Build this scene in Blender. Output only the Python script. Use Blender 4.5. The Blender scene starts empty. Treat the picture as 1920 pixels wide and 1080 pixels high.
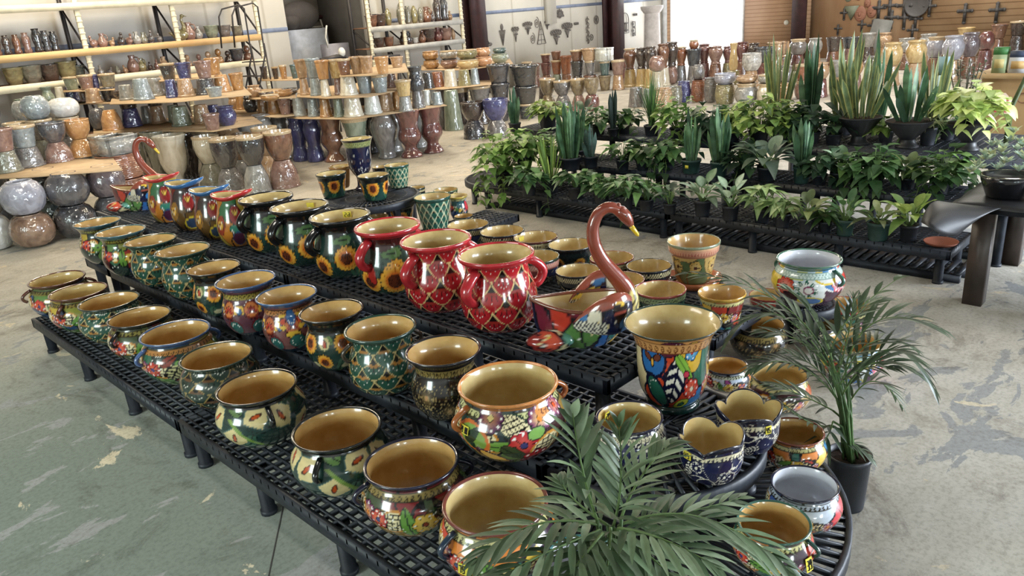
import bpy, math, random
import numpy as np
from mathutils import Matrix, Vector

SC = bpy.context.scene
COL = SC.collection

# ---------------------------------------------------------------- camera
def make_camera():
    cam = bpy.data.cameras.new('camera')
    cam.sensor_fit = 'HORIZONTAL'
    cam.sensor_width = 36.0
    cam.lens = 36.0 * 1443.0 / 1920.0
    cam.clip_start = 0.05
    cam.clip_end = 300
    ob = bpy.data.objects.new('camera', cam)
    yaw, pitch, roll = math.radians(44.8), math.radians(19.9), math.radians(-4.48)
    f = Vector((math.sin(yaw) * math.cos(pitch), math.cos(yaw) * math.cos(pitch), -math.sin(pitch)))
    r = Vector((math.cos(yaw), -math.sin(yaw), 0))
    u = r.cross(f)
    r2 = r * math.cos(roll) + u * math.sin(roll)
    u2 = u * math.cos(roll) - r * math.sin(roll)
    m = Matrix((r2, u2, -f)).transposed().to_4x4()
    m.translation = (0, 0, 2.0)
    ob.matrix_world = m
    COL.objects.link(ob)
    SC.camera = ob
make_camera()

# ---------------------------------------------------------------- daylight, lamps, exposure
SC.view_settings.view_transform = 'Standard'
SC.view_settings.look = 'None'
SC.view_settings.exposure = 0.28
SC.view_settings.gamma = 1.0
SC.view_settings.use_curve_mapping = False
SC.cycles.use_denoising = True
SC.cycles.max_bounces = 6
SC.cycles.diffuse_bounces = 3
SC.cycles.glossy_bounces = 3
SC.cycles.transmission_bounces = 2
SC.cycles.sample_clamp_indirect = 6.0

w = bpy.data.worlds.new('overcast_sky')
SC.world = w
w.use_nodes = True
bg = w.node_tree.nodes['Background']
bg.inputs[0].default_value = (0.86, 0.93, 1.0, 1)
bg.inputs[1].default_value = 1.0

def area(name, loc, target, sx, sy, power, col):
    l = bpy.data.lights.new(name, 'AREA')
    l.shape = 'RECTANGLE'
    l.size = sx
    l.size_y = sy
    l.energy = power
    l.color = col
    o = bpy.data.objects.new(name, l)
    o.location = loc
    d = Vector(target) - Vector(loc)
    o.rotation_euler = d.to_track_quat('-Z', 'Y').to_euler()
    COL.objects.link(o)
    return o
# daylight through the open roller doors behind and to the right of the camera
area('right_door_daylight', (9.0, -6.0, 2.3), (4.6, 1.4, 0.2), 5.0, 3.4, 1900, (0.80, 0.89, 1.0))
area('left_window_daylight', (-4.6, 3.4, 2.3), (2.0, 4.2, 0.5), 2.2, 1.8, 190, (0.84, 1.0, 0.96))
# translucent roof panels, extra ones added to brighten the back wall and plywood
for i, (px, py, k) in enumerate(((0.6, 4.6, .45), (3.0, 8.5, 1.0), (7.5, 0.5, .5), (9.0, 8.0, 1.0), (4.0, 12.2, 1.7), (9.5, 12.2, 1.5), (15.0, 4.0, 1.5), (15.5, 11.5, 1.4), (20.0, 6.5, 2.4))):
    area('skylight_fill_panel', (px, py, 5.3), (px, py, 0), 0.8, 2.6, 150 * k, (1.0, 0.87, 0.66) if py > 7 and px < 12 else (1.0, 0.95, 0.86))
area('doorway_daylight', (22.6, 13.5, 2.0), (12, 9, 0.3), 2.4, 3.4, 110, (0.95, 0.97, 1.0))
# unseen window lights added behind the camera to give the glazes highlights
for x in (-3.2, 0.2): area('front_highlight_lamp', (x, -7.9, 2.5), (x + 3.5, 6, 1.0), 1.5, 1.2, 130, (0.84, 0.98, 1.0))
sun = bpy.data.lights.new('sun', 'SUN'); sun.energy = 4.0; sun.angle = 0.01; sun.color = (1.0, 0.96, 0.9)
so = bpy.data.objects.new('sun', sun); so.rotation_euler = Vector((-1.0, -0.35, -1.3)).to_track_quat('-Z', 'Y').to_euler(); COL.objects.link(so)
area('store_room_fill', (9.6, 16.6, 3.6), (9.9, 17.0, 0), 0.6, 0.6, 22, (1.0, 0.93, 0.84))  # unseen fill lamp added to lighten the store room

# ---------------------------------------------------------------- small helpers
TAU = 2 * math.pi
def lin(c):
    """display colour 0-255 -> linear"""
    c = np.asarray(c, float) / 255.0
    return np.where(c <= 0.04045, c / 12.92, ((c + 0.055) / 1.055) ** 2.4)
def rgba(c):
    l = lin(c)
    return (float(l[0]), float(l[1]), float(l[2]), 1.0)

def raw_mesh(name, verts, quads, tris=None, cols=None, smooth=True):
    """verts Nx3, quads Mx4, tris Kx3, cols Nx3 (linear)"""
    me = bpy.data.meshes.new(name)
    verts = np.asarray(verts, np.float32).reshape(-1, 3)
    quads = np.asarray(quads, np.int32).reshape(-1, 4)
    tris = np.zeros((0, 3), np.int32) if tris is None else np.asarray(tris, np.int32).reshape(-1, 3)
    nl = quads.size + tris.size
    npoly = len(quads) + len(tris)
    me.vertices.add(len(verts))
    me.vertices.foreach_set('co', verts.ravel())
    me.loops.add(nl)
    me.loops.foreach_set('vertex_index', np.concatenate([quads.ravel(), tris.ravel()]).astype(np.int32))
    me.polygons.add(npoly)
    st = np.concatenate([np.arange(len(quads)) * 4, quads.size + np.arange(len(tris)) * 3]).astype(np.int32)
    me.polygons.foreach_set('loop_start', st)
    if smooth:
        me.polygons.foreach_set('use_smooth', np.ones(npoly, bool))
    if cols is not None:
        a = me.attributes.new('paint', 'FLOAT_COLOR', 'POINT')
        c4 = np.ones((len(verts), 4), np.float32)
        c4[:, :3] = cols
        a.data.foreach_set('color', c4.ravel())
    me.update(calc_edges=True)
    me.validate()
    return me

class MB:
    """collects boxes, tubes, strips into one mesh"""
    def __init__(self):
        self.v = []; self.q = []; self.t = []; self.c = []; self.n = 0
    def add(self, v, q=(), t=(), c=None):
        v = np.asarray(v, float).reshape(-1, 3)
        if len(q): self.q.append(np.asarray(q, int).reshape(-1, 4) + self.n)
        if len(t): self.t.append(np.asarray(t, int).reshape(-1, 3) + self.n)
        self.v.append(v)
        if c is not None:
            c = np.asarray(c, float)
            self.c.append(np.broadcast_to(c, (len(v), 3)) if c.ndim == 1 else c)
        self.n += len(v)
    def box(self, x0, x1, y0, y1, z0, z1, c=None):
        v = [(x0,y0,z0),(x1,y0,z0),(x1,y1,z0),(x0,y1,z0),(x0,y0,z1),(x1,y0,z1),(x1,y1,z1),(x0,y1,z1)]
        self.add(v, [(0,3,2,1),(4,5,6,7),(0,1,5,4),(1,2,6,5),(2,3,7,6),(3,0,4,7)], c=c)
    def beam(self, a, b, w, h=None, c=None):
        """rectangular bar from a to b"""
        a = np.array(a, float); b = np.array(b, float); h = h or w
        d = b - a; d /= np.linalg.norm(d)
        up = np.array((0, 0, 1.0)) if abs(d[2]) < 0.95 else np.array((1.0, 0, 0))
        s = np.cross(d, up); s /= np.linalg.norm(s); u = np.cross(s, d)
        o = [-s*w/2 - u*h/2, s*w/2 - u*h/2, s*w/2 + u*h/2, -s*w/2 + u*h/2]
        v = [a + k for k in o] + [b + k for k in o]
        self.add(v, [(0,1,2,3),(7,6,5,4),(0,4,5,1),(1,5,6,2),(2,6,7,3),(3,7,4,0)], c=c)
    def tube(self, pts, rad, n=8, c=None, flat=1.0, cap=True):
        P = np.asarray(pts, float); m = len(P)
        R = np.broadcast_to(np.asarray(rad, float), (m,))
        T = np.gradient(P, axis=0); T /= np.linalg.norm(T, axis=1)[:, None] + 1e-9
        ref = np.array((0, 0, 1.0)) if abs(T[0][2]) < 0.9 else np.array((1.0, 0, 0))
        s = np.cross(T[0], ref); s /= np.linalg.norm(s)
        vs = []
        for i in range(m):
            s = s - T[i] * (s @ T[i]); s /= np.linalg.norm(s) + 1e-9
            u = np.cross(T[i], s)
            a = np.linspace(0, TAU, n, endpoint=False)
            vs.append(P[i] + R[i] * (np.cos(a)[:, None] * s + flat * np.sin(a)[:, None] * u))
        v = np.concatenate(vs)
        q = [(i*n + j, i*n + (j+1) % n, (i+1)*n + (j+1) % n, (i+1)*n + j) for i in range(m-1) for j in range(n)]
        t = []
        if cap:
            v = np.concatenate([v, [P[0]], [P[-1]]]); k = m * n
            t = [(k, (j+1) % n, j) for j in range(n)] + [(k+1, (m-1)*n + j, (m-1)*n + (j+1) % n) for j in range(n)]
        self.add(v, q, t, c)
    def lathe(self, prof, n=24, c=None, o=(0, 0, 0), sx=1, sy=1):
        prof = np.asarray(prof, float); m = len(prof)
        a = np.linspace(0, TAU, n, endpoint=False)
        v = np.stack([np.outer(prof[:, 0], np.cos(a)) * sx + o[0], np.outer(prof[:, 0], np.sin(a)) * sy + o[1],
                      np.repeat(prof[:, 1:2], n, 1) + o[2]], -1).reshape(-1, 3)
        i = np.arange(m-1)[:, None] * n; j = np.arange(n)[None]; j2 = (j + 1) % n
        q = np.stack([i + j, i + j2, i + n + j2, i + n + j], -1).reshape(-1, 4)
        self.add(v, q, c=c)
    def ball(self, o, rx, ry=None, rz=None, n=12, m=8, c=None):
        ry = ry or rx; rz = rz or rx
        ph = np.linspace(-math.pi/2, math.pi/2, m)
        self.lathe(np.stack([np.maximum(np.cos(ph), 1e-4) * rx, np.sin(ph) * rz], 1), n, c, o, 1, ry / rx)
    def mesh(self, name, smooth=False):
        return raw_mesh(name, np.concatenate(self.v), np.concatenate(self.q) if self.q else np.zeros((0, 4)),
                        np.concatenate(self.t) if self.t else None, np.concatenate(self.c) if self.c else None, smooth)
    def obj(self, name, mat, parent=None, smooth=False, loc=None):
        return put(name, self.mesh(name, smooth), mat, parent, loc)

def put(name, me, mat, parent=None, loc=None, rotz=0):
    o = bpy.data.objects.new(name, me)
    if mat is not None and me is not None:
        if len(me.materials) == 0: me.materials.append(mat)
        elif me.materials[0] != mat:
            o.material_slots[0].link = 'OBJECT'; o.material_slots[0].material = mat
    COL.objects.link(o)
    if parent: o.parent = parent
    if loc is not None: o.location = loc
    if rotz: o.rotation_euler = (0, 0, rotz)
    return o
def tag(o, label, cat, group=None, kind=None):
    o['label'] = label; o['category'] = cat
    if group: o['group'] = group
    if kind: o['kind'] = kind
    return o
def thing(name, label, cat, loc=(0, 0, 0), rotz=0, group=None):
    o = bpy.data.objects.new(name, None)
    o.empty_display_size = 0.1
    o.location = loc; o.rotation_euler = (0, 0, rotz)
    COL.objects.link(o)
    return tag(o, label, cat, group)
def structure(o):
    o['kind'] = 'structure'; return o

# ---------------------------------------------------------------- materials (all node based)
MATS = {}
def new_mat(name):
    m = bpy.data.materials.new(name); m.use_nodes = True
    nt = m.node_tree
    return m, nt, nt.nodes['Principled BSDF']
def N(nt, kind, **kw):
    n = nt.nodes.new(kind)
    for k, v in kw.items():
        if k in n.inputs: n.inputs[k].default_value = v
        else: setattr(n, k, v)
    return n
def ramp(nt, stops, interp='LINEAR'):
    r = nt.nodes.new('ShaderNodeValToRGB'); cr = r.color_ramp; cr.interpolation = interp
    while len(cr.elements) < len(stops): cr.elements.new(0.5)
    for e, (p, c) in zip(cr.elements, stops): e.position = p; e.color = rgba(c)
    return r
def bump(nt, b, height, strength, dist=0.01):
    n = N(nt, 'ShaderNodeBump', Strength=strength, Distance=dist)
    nt.links.new(height, n.inputs['Height']); nt.links.new(n.outputs[0], b.inputs['Normal'])
def plain(name, c, rough=0.5, metal=0.0, var=0.12, scale=6.0, c2=None, bmp=0.0, coat=0.0, stretch=None):
    """mottled surface of one colour"""
    if name in MATS: return MATS[name]
    m, nt, b = new_mat(name)
    c = np.array(c, float); c2 = np.array(c2, float) if c2 is not None else np.clip(c * (1 - var), 0, 255)
    tc = N(nt, 'ShaderNodeTexCoord'); ns = N(nt, 'ShaderNodeTexNoise', Scale=scale, Detail=4.0, Roughness=0.6)
    src = tc.outputs['Object']
    if stretch:
        mp = N(nt, 'ShaderNodeMapping'); mp.inputs['Scale'].default_value = stretch
        nt.links.new(src, mp.inputs[0]); src = mp.outputs[0]
    nt.links.new(src, ns.inputs['Vector'])
    r = ramp(nt, [(0.35, c2), (0.65, c)])
    nt.links.new(ns.outputs['Fac'], r.inputs[0]); nt.links.new(r.outputs[0], b.inputs['Base Color'])
    b.inputs['Roughness'].default_value = rough; b.inputs['Metallic'].default_value = metal
    b.inputs['Coat Weight'].default_value = coat; b.inputs['Coat Roughness'].default_value = 0.06
    if bmp: bump(nt, b, ns.outputs['Fac'], bmp)
    MATS[name] = m
    return m
def glaze(name, c, c2, scale=2.6, wrap=0.0, rough=0.22):
    """fired glaze, two tones running into each other; wrap = crinkled clear film around it"""
    if name in MATS: return MATS[name]
    m, nt, b = new_mat(name)
    tc = N(nt, 'ShaderNodeTexCoord'); oi = N(nt, 'ShaderNodeObjectInfo')
    ad = N(nt, 'ShaderNodeVectorMath', operation='ADD')
    nt.links.new(tc.outputs['Object'], ad.inputs[0]); nt.links.new(oi.outputs['Location'], ad.inputs[1])
    mp = N(nt, 'ShaderNodeMapping'); mp.inputs['Scale'].default_value = (1, 1, 1.5)
    nt.links.new(ad.outputs[0], mp.inputs[0])
    ns = N(nt, 'ShaderNodeTexNoise', Scale=scale, Detail=3.0, Roughness=0.5, Distortion=0.6)
    nt.links.new(mp.outputs[0], ns.inputs['Vector'])
    r = ramp(nt, [(0.30, c2), (0.66, c)])
    nt.links.new(ns.outputs['Fac'], r.inputs[0]); nt.links.new(r.outputs[0], b.inputs['Base Color'])
    b.inputs['Roughness'].default_value = rough
    b.inputs['Coat Weight'].default_value = 1.0; b.inputs['Coat Roughness'].default_value = 0.06; b.inputs['Coat IOR'].default_value = 1.7
    if wrap:
        n2 = N(nt, 'ShaderNodeTexNoise', Scale=2.6, Detail=1.0, Roughness=0.4, Distortion=1.2)
        nt.links.new(mp.outputs[0], n2.inputs['Vector'])
        bn = N(nt, 'ShaderNodeBump', Strength=wrap * 0.5, Distance=0.08)
        nt.links.new(n2.outputs['Fac'], bn.inputs['Height']); nt.links.new(bn.outputs[0], b.inputs['Coat Normal'])
        bn2 = N(nt, 'ShaderNodeBump', Strength=wrap * 0.2, Distance=0.08)
        nt.links.new(n2.outputs['Fac'], bn2.inputs['Height']); nt.links.new(bn2.outputs[0], b.inputs['Normal'])
    MATS[name] = m
    return m
def painted(name, rough=0.18, coat=0.7, bmp=0.15):
    """colour brushed on by hand (stored per point) under a clear glaze"""
    if name in MATS: return MATS[name]
    m, nt, b = new_mat(name)
    at = N(nt, 'ShaderNodeAttribute', attribute_name='paint')
    tc = N(nt, 'ShaderNodeTexCoord'); ns = N(nt, 'ShaderNodeTexNoise', Scale=28.0, Detail=3.0)
    nt.links.new(tc.outputs['Object'], ns.inputs['Vector'])
    mx = N(nt, 'ShaderNodeMix', data_type='RGBA', blend_type='MULTIPLY'); mx.inputs[0].default_value = 0.35
    nt.links.new(at.outputs['Color'], mx.inputs[6])
    r = ramp(nt, [(0.3, (205, 205, 205)), (0.6, (255, 255, 255))])
    nt.links.new(ns.outputs['Fac'], r.inputs[0]); nt.links.new(r.outputs[0], mx.inputs[7])
    nt.links.new(mx.outputs[2], b.inputs['Base Color'])
    b.inputs['Roughness'].default_value = rough
    b.inputs['Coat Weight'].default_value = coat; b.inputs['Coat Roughness'].default_value = 0.04
    if bmp: bump(nt, b, ns.outputs['Fac'], bmp, 0.004)
    MATS[name] = m
    return m
def leafy(name, rough=0.42):
    if name in MATS: return MATS[name]
    m, nt, b = new_mat(name)
    at = N(nt, 'ShaderNodeAttribute', attribute_name='paint')
    tc = N(nt, 'ShaderNodeTexCoord'); ns = N(nt, 'ShaderNodeTexNoise', Scale=40.0, Detail=2.0)
    nt.links.new(tc.outputs['Object'], ns.inputs['Vector'])
    mx = N(nt, 'ShaderNodeMix', data_type='RGBA', blend_type='MULTIPLY'); mx.inputs[0].default_value = 0.5
    r = ramp(nt, [(0.3, (190, 200, 180)), (0.65, (255, 255, 255))])
    nt.links.new(ns.outputs['Fac'], r.inputs[0])
    nt.links.new(at.outputs['Color'], mx.inputs[6]); nt.links.new(r.outputs[0], mx.inputs[7])
    nt.links.new(mx.outputs[2], b.inputs['Base Color'])
    b.inputs['Roughness'].default_value = rough
    tr = N(nt, 'ShaderNodeBsdfTranslucent'); nt.links.new(mx.outputs[2], tr.inputs['Color'])
    ms = N(nt, 'ShaderNodeMixShader'); ms.inputs[0].default_value = 0.25
    out = nt.nodes['Material Output']
    nt.links.new(b.outputs[0], ms.inputs[1]); nt.links.new(tr.outputs[0], ms.inputs[2]); nt.links.new(ms.outputs[0], out.inputs[0])
    MATS[name] = m
    return m
BLACK_PLASTIC = plain('black_bench_plastic', (42, 47, 56), 0.5, var=0.25, scale=14, c2=(27, 31, 38))
NURSERY_BLACK = plain('nursery_pot_black', (34, 38, 46), 0.45, var=0.2, scale=8)
NURSERY_GREEN = plain('nursery_pot_green', (44, 72, 66), 0.5, var=0.2, scale=8)
SOIL = plain('potting_soil', (58, 38, 24), 0.95, c2=(30, 20, 14), scale=40, bmp=0.8)
CARD = plain('cardboard', (186, 160, 126), 0.85, c2=(166, 140, 108), scale=5, bmp=0.1)

# ---------------------------------------------------------------- the hall
YW, XW, CEIL = 15.0, 22.9, 5.6
def concrete():
    m, nt, b = new_mat('worn_painted_concrete')
    tc = N(nt, 'ShaderNodeTexCoord')
    n1 = N(nt, 'ShaderNodeTexNoise', Scale=0.55, Detail=2.0, Roughness=0.5)
    n2 = N(nt, 'ShaderNodeTexNoise', Scale=3.2, Detail=6.0, Roughness=0.6, Distortion=0.6)
    n3 = N(nt, 'ShaderNodeTexNoise', Scale=46.0, Detail=4.0, Roughness=0.7)
    n4 = N(nt, 'ShaderNodeTexNoise', Scale=1.5, Detail=7.0, Roughness=0.62, Distortion=1.1)
    mp = N(nt, 'ShaderNodeMapping'); mp.inputs['Scale'].default_value = (1.0, 1.9, 1); mp.inputs['Rotation'].default_value = (0, 0, 0.6)
    nt.links.new(tc.outputs['Object'], mp.inputs[0])
    for n in (n1, n3): nt.links.new(tc.outputs['Object'], n.inputs['Vector'])
    for n in (n2, n4): nt.links.new(mp.outputs[0], n.inputs['Vector'])
    base = ramp(nt, [(0.35, (174, 167, 154)), (0.65, (190, 184, 173))])
    nt.links.new(n2.outputs['Fac'], base.inputs[0])
    # dim greenish light in the aisle before the display, put into the floor colour
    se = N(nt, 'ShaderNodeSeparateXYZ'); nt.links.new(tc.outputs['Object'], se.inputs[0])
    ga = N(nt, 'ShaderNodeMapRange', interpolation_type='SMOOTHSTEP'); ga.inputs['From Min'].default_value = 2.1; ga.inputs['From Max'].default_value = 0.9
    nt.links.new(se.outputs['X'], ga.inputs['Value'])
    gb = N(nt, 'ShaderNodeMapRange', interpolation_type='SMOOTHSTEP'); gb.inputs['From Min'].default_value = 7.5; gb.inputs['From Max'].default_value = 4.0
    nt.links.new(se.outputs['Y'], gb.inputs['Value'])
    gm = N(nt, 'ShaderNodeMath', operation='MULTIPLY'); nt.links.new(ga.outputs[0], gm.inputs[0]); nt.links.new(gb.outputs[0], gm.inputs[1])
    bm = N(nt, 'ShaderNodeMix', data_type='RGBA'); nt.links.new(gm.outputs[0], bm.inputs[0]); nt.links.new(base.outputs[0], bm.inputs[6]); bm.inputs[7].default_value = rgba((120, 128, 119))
    # flakes where the grey floor paint is still on, with sharp edges
    fl = ramp(nt, [(0.60, (0, 0, 0)), (0.615, (255, 255, 255))])
    # more of the grey paint has survived along the walkway right of the display
    sx = N(nt, 'ShaderNodeSeparateXYZ'); nt.links.new(tc.outputs['Object'], sx.inputs[0])
    gx = N(nt, 'ShaderNodeMapRange'); gx.inputs['From Min'].default_value = 4.5; gx.inputs['From Max'].default_value = 1.5
    nt.links.new(sx.outputs['Y'], gx.inputs['Value']); gx.inputs['To Max'].default_value = 0.055
    ad = N(nt, 'ShaderNodeMath', operation='ADD'); nt.links.new(n4.outputs['Fac'], ad.inputs[0]); nt.links.new(gx.outputs[0], ad.inputs[1])
    nt.links.new(ad.outputs[0], fl.inputs[0])
    mx = N(nt, 'ShaderNodeMix', data_type='RGBA')
    nt.links.new(fl.outputs[0], mx.inputs[0]); nt.links.new(bm.outputs[2], mx.inputs[6])
    mx.inputs[7].default_value = rgba((148, 148, 146))
    # pale cream chips
    n5 = N(nt, 'ShaderNodeTexNoise', Scale=2.3, Detail=7.0, Roughness=0.6, Distortion=0.8)
    mp5 = N(nt, 'ShaderNodeMapping'); mp5.inputs['Location'].default_value = (7.3, 2.2, 0); mp5.inputs['Scale'].default_value = (1.6, 1.0, 1)
    nt.links.new(tc.outputs['Object'], mp5.inputs[0]); nt.links.new(mp5.outputs[0], n5.inputs['Vector'])
    f5 = ramp(nt, [(0.635, (0, 0, 0)), (0.65, (255, 255, 255))]); nt.links.new(n5.outputs['Fac'], f5.inputs[0])
    m5 = N(nt, 'ShaderNodeMix', data_type='RGBA'); nt.links.new(f5.outputs[0], m5.inputs[0])
    nt.links.new(mx.outputs[2], m5.inputs[6]); m5.inputs[7].default_value = rgba((205, 192, 166))
    # fine dirt
    dr = ramp(nt, [(0.3, (200, 198, 194)), (0.55, (255, 255, 255))]); nt.links.new(n3.outputs['Fac'], dr.inputs[0])
    m6 = N(nt, 'ShaderNodeMix', data_type='RGBA', blend_type='MULTIPLY'); m6.inputs[0].default_value = 0.7
    nt.links.new(m5.outputs[2], m6.inputs[6]); nt.links.new(dr.outputs[0], m6.inputs[7])
    # scuffs
    n7 = N(nt, 'ShaderNodeTexNoise', Scale=1.1, Detail=9.0, Roughness=0.75, Distortion=2.0)
    nt.links.new(tc.outputs['Object'], n7.inputs['Vector'])
    r7 = ramp(nt, [(0.36, (150, 140, 128)), (0.47, (255, 255, 255))]); nt.links.new(n7.outputs['Fac'], r7.inputs[0])
    m8 = N(nt, 'ShaderNodeMix', data_type='RGBA', blend_type='MULTIPLY'); m8.inputs[0].default_value = 0.55
    nt.links.new(m6.outputs[2], m8.inputs[6]); nt.links.new(r7.outputs[0], m8.inputs[7])
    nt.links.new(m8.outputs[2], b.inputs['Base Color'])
    b.inputs['Roughness'].default_value = 0.55
    bump(nt, b, n3.outputs['Fac'], 0.12, 0.004)
    return m
def wall_paint(name, c, seam=0.0):
    m, nt, b = new_mat(name)
    tc = N(nt, 'ShaderNodeTexCoord')
    ns = N(nt, 'ShaderNodeTexNoise', Scale=0.9, Detail=5.0, Roughness=0.6); nt.links.new(tc.outputs['Object'], ns.inputs['Vector'])
    r = ramp(nt, [(0.3, tuple(np.array(c) * 0.93)), (0.7, c)]); nt.links.new(ns.outputs['Fac'], r.inputs[0])
    wv = N(nt, 'ShaderNodeTexWave', wave_type='BANDS', bands_direction='X', Scale=0.26); nt.links.new(tc.outputs['Object'], wv.inputs['Vector'])
    r2 = ramp(nt, [(0.0, (214, 210, 202)), (0.01, (255, 255, 255))]); nt.links.new(wv.outputs['Fac'], r2.inputs[0])
    mx = N(nt, 'ShaderNodeMix', data_type='RGBA', blend_type='MULTIPLY'); mx.inputs[0].default_value = seam
    nt.links.new(r.outputs[0], mx.inputs[6]); nt.links.new(r2.outputs[0], mx.inputs[7]); nt.links.new(mx.outputs[2], b.inputs['Base Color'])
    b.inputs['Roughness'].default_value = 0.6
    return m
def slatwall(name, c, line, pitch):
    """horizontal grooves every pitch metres along local Z"""
    m, nt, b = new_mat(name)
    tc = N(nt, 'ShaderNodeTexCoord'); sp = N(nt, 'ShaderNodeSeparateXYZ'); nt.links.new(tc.outputs['Object'], sp.inputs[0])
    md = N(nt, 'ShaderNodeMath', operation='MULTIPLY'); md.inputs[1].default_value = 1.0 / pitch; nt.links.new(sp.outputs['Z'], md.inputs[0])
    fr = N(nt, 'ShaderNodeMath', operation='FRACT'); nt.links.new(md.outputs[0], fr.inputs[0])
    r = ramp(nt, [(0.0, line), (0.14, line), (0.2, c), (1.0, c)]); nt.links.new(fr.outputs[0], r.inputs[0])
    ns = N(nt, 'ShaderNodeTexNoise', Scale=1.4, Detail=4.0); nt.links.new(tc.outputs['Object'], ns.inputs['Vector'])
    r2 = ramp(nt, [(0.3, (220, 210, 200)), (0.7, (255, 255, 255))]); nt.links.new(ns.outputs['Fac'], r2.inputs[0])
    mx = N(nt, 'ShaderNodeMix', data_type='RGBA', blend_type='MULTIPLY'); mx.inputs[0].default_value = 0.8
    nt.links.new(r.outputs[0], mx.inputs[6]); nt.links.new(r2.outputs[0], mx.inputs[7]); nt.links.new(mx.outputs[2], b.inputs['Base Color'])
    b.inputs['Roughness'].default_value = 0.7
    bump(nt, b, fr.outputs[0], 0.3, 0.01)
    return m
WHITE_WALL = wall_paint('white_metal_panel', (222, 217, 206), 0.7)
BLUE = plain('blue_stripe_paint', (138, 150, 176), 0.6)
MAROON = plain('maroon_steel', (62, 34, 36), 0.5, c2=(44, 24, 27))
GREY_ROOM = plain('store_room_board', (150, 144, 136), 0.8, var=0.15, scale=1)

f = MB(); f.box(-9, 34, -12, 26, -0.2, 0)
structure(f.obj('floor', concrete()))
f = MB(); f.box(-9, XW + 0.3, -12, 19, CEIL, CEIL + 0.15)
structure(f.obj('ceiling', plain('ceiling_panel', (120, 116, 108), 0.8)))
# back wall (white metal panels) with the store-room opening
OX0, OX1, OTOP = 8.95, 10.97, 4.6
f = MB(); f.box(-5.15, OX0, YW, YW + 0.15, 0, CEIL); f.box(OX1, XW + 0.3, YW, YW + 0.15, 0, CEIL); f.box(OX0, OX1, YW, YW + 0.15, OTOP, CEIL)
structure(f.obj('wall_back', WHITE_WALL))
f = MB(); f.box(OX0 - 1.6, OX0 - 1.5, YW + 0.15, 18.4, 0, CEIL); f.box(OX1 + 1.0, OX1 + 1.1, YW + 0.15, 18.4, 0, CEIL); f.box(OX0 - 1.6, OX1 + 1.1, 18.4, 18.5, 0, CEIL)
structure(f.obj('wall_store_room', GREY_ROOM))
for k, (a, b_, nm) in enumerate(((-9, OX0 - 0.002, 'trim_1'), (OX1 + 0.095, 13.84, 'trim_2'), (14.35, 19.6, 'trim_3'), (20.17, XW, 'trim_4'))):
    f = MB(); f.box(a, b_, YW - 0.012, YW + 0.001, 1.905, 1.985); structure(f.obj(nm, BLUE))
# brown steel frame round the opening
f = MB(); f.box(OX1 - 0.02, OX1 + 0.09, YW - 0.06, YW, 0, OTOP); structure(f.obj('trim_5', plain('brown_door_frame', (104, 78, 56), 0.6)))
# side wall with the doorway
DY0, DY1, DTOP = 12.11, 14.86, 4.2
BRICK = slatwall('tan_brick_courses', (184, 150, 120), (150, 116, 88), 0.11)
PEG = slatwall('tan_slat_panel', (192, 162, 128), (150, 120, 90), 0.155)
f = MB(); f.box(XW, XW + 0.2, DY1, YW + 0.15, 0, CEIL); f.box(XW, XW + 0.2, DY0, DY1, DTOP, CEIL); f.box(XW, XW + 0.2, 10.0, DY0, 0, CEIL)
structure(f.obj('wall_right', BRICK))
f = MB(); f.box(XW - 0.02, XW + 0.2, -6, 7.1, 0, CEIL); structure(f.obj('wall_slatted', PEG))
f = MB(); f.box(XW - 0.1, XW, DY1, DY1 + 0.14, 0, DTOP + 0.12); f.box(XW - 0.1, XW, DY0 - 0.02, DY0, 0, DTOP + 0.12); f.box(XW - 0.1, XW, DY0, DY1, DTOP, DTOP + 0.12)
structure(f.obj('trim_6', plain('white_door_casing', (220, 222, 224), 0.5)))

f = MB(); f.box(XW - 0.03, XW + 0.2, 7.1, 10.0, 0, CEIL)
structure(f.obj('wall_plywood', plain('plywood_panel', (190, 156, 122), 0.7, c2=(172, 134, 100), scale=1.6, stretch=(1, 1, 0.3))))
# maroon steel columns of the frame
for nm, a, b_ in (('trim_7', 13.85, 14.34), ('trim_8', 19.61, 20.16)):
    f = MB(); f.box(a, b_, YW - 0.06, YW, 0, CEIL); f.box(a + 0.2, a + 0.26, YW - 0.34, YW - 0.06, 0, CEIL); f.box(a, b_, YW - 0.4, YW - 0.34, 0, CEIL)
    structure(f.obj(nm, MAROON))
f = MB(); f.box(XW - 0.4, XW - 0.34, 10.0, 10.42, 0, CEIL); f.box(XW - 0.34, XW, 10.18, 10.24, 0, CEIL)
structure(f.obj('trim_9', MAROON))
f = MB(); f.box(16.98, 17.35, YW - 0.14, YW, 1.52, CEIL)
structure(f.obj('trim_10', WHITE_WALL))
# yard outside the doorway
f = MB(); f.box(XW + 0.2, 60, -5, 40, -0.25, -0.01)
structure(f.obj('ground_yard', plain('pale_gravel_yard', (235, 232, 226), 0.9)))

# unseen walls added to cut sky light on the left, door opening at right
f = MB(); f.box(-5.15, -5.0, -8, YW, 0, CEIL); structure(f.obj('wall_left_blocker', WHITE_WALL))
f = MB(); f.box(-5, 3.5, -8.15, -8, 0, CEIL); f.box(3.5, 14.5, -8.15, -8, 4.2, CEIL); f.box(14.5, XW, -8.15, -8, 0, CEIL); structure(f.obj('wall_front_blocker', WHITE_WALL))

m = MB(); a, b = np.array((0.785, 2.19, 0)), np.array((1.245, 2.79, 0)); dv = (b - a) / np.linalg.norm(b - a); m.beam(a - dv * 1.5 + (0, 0, 0.0002), b + dv * 5 + (0, 0, 0.0002), 0.006, 0.002); structure(m.obj('trim_11', plain('joint_filler', (84, 82, 78), 0.9)))

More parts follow.
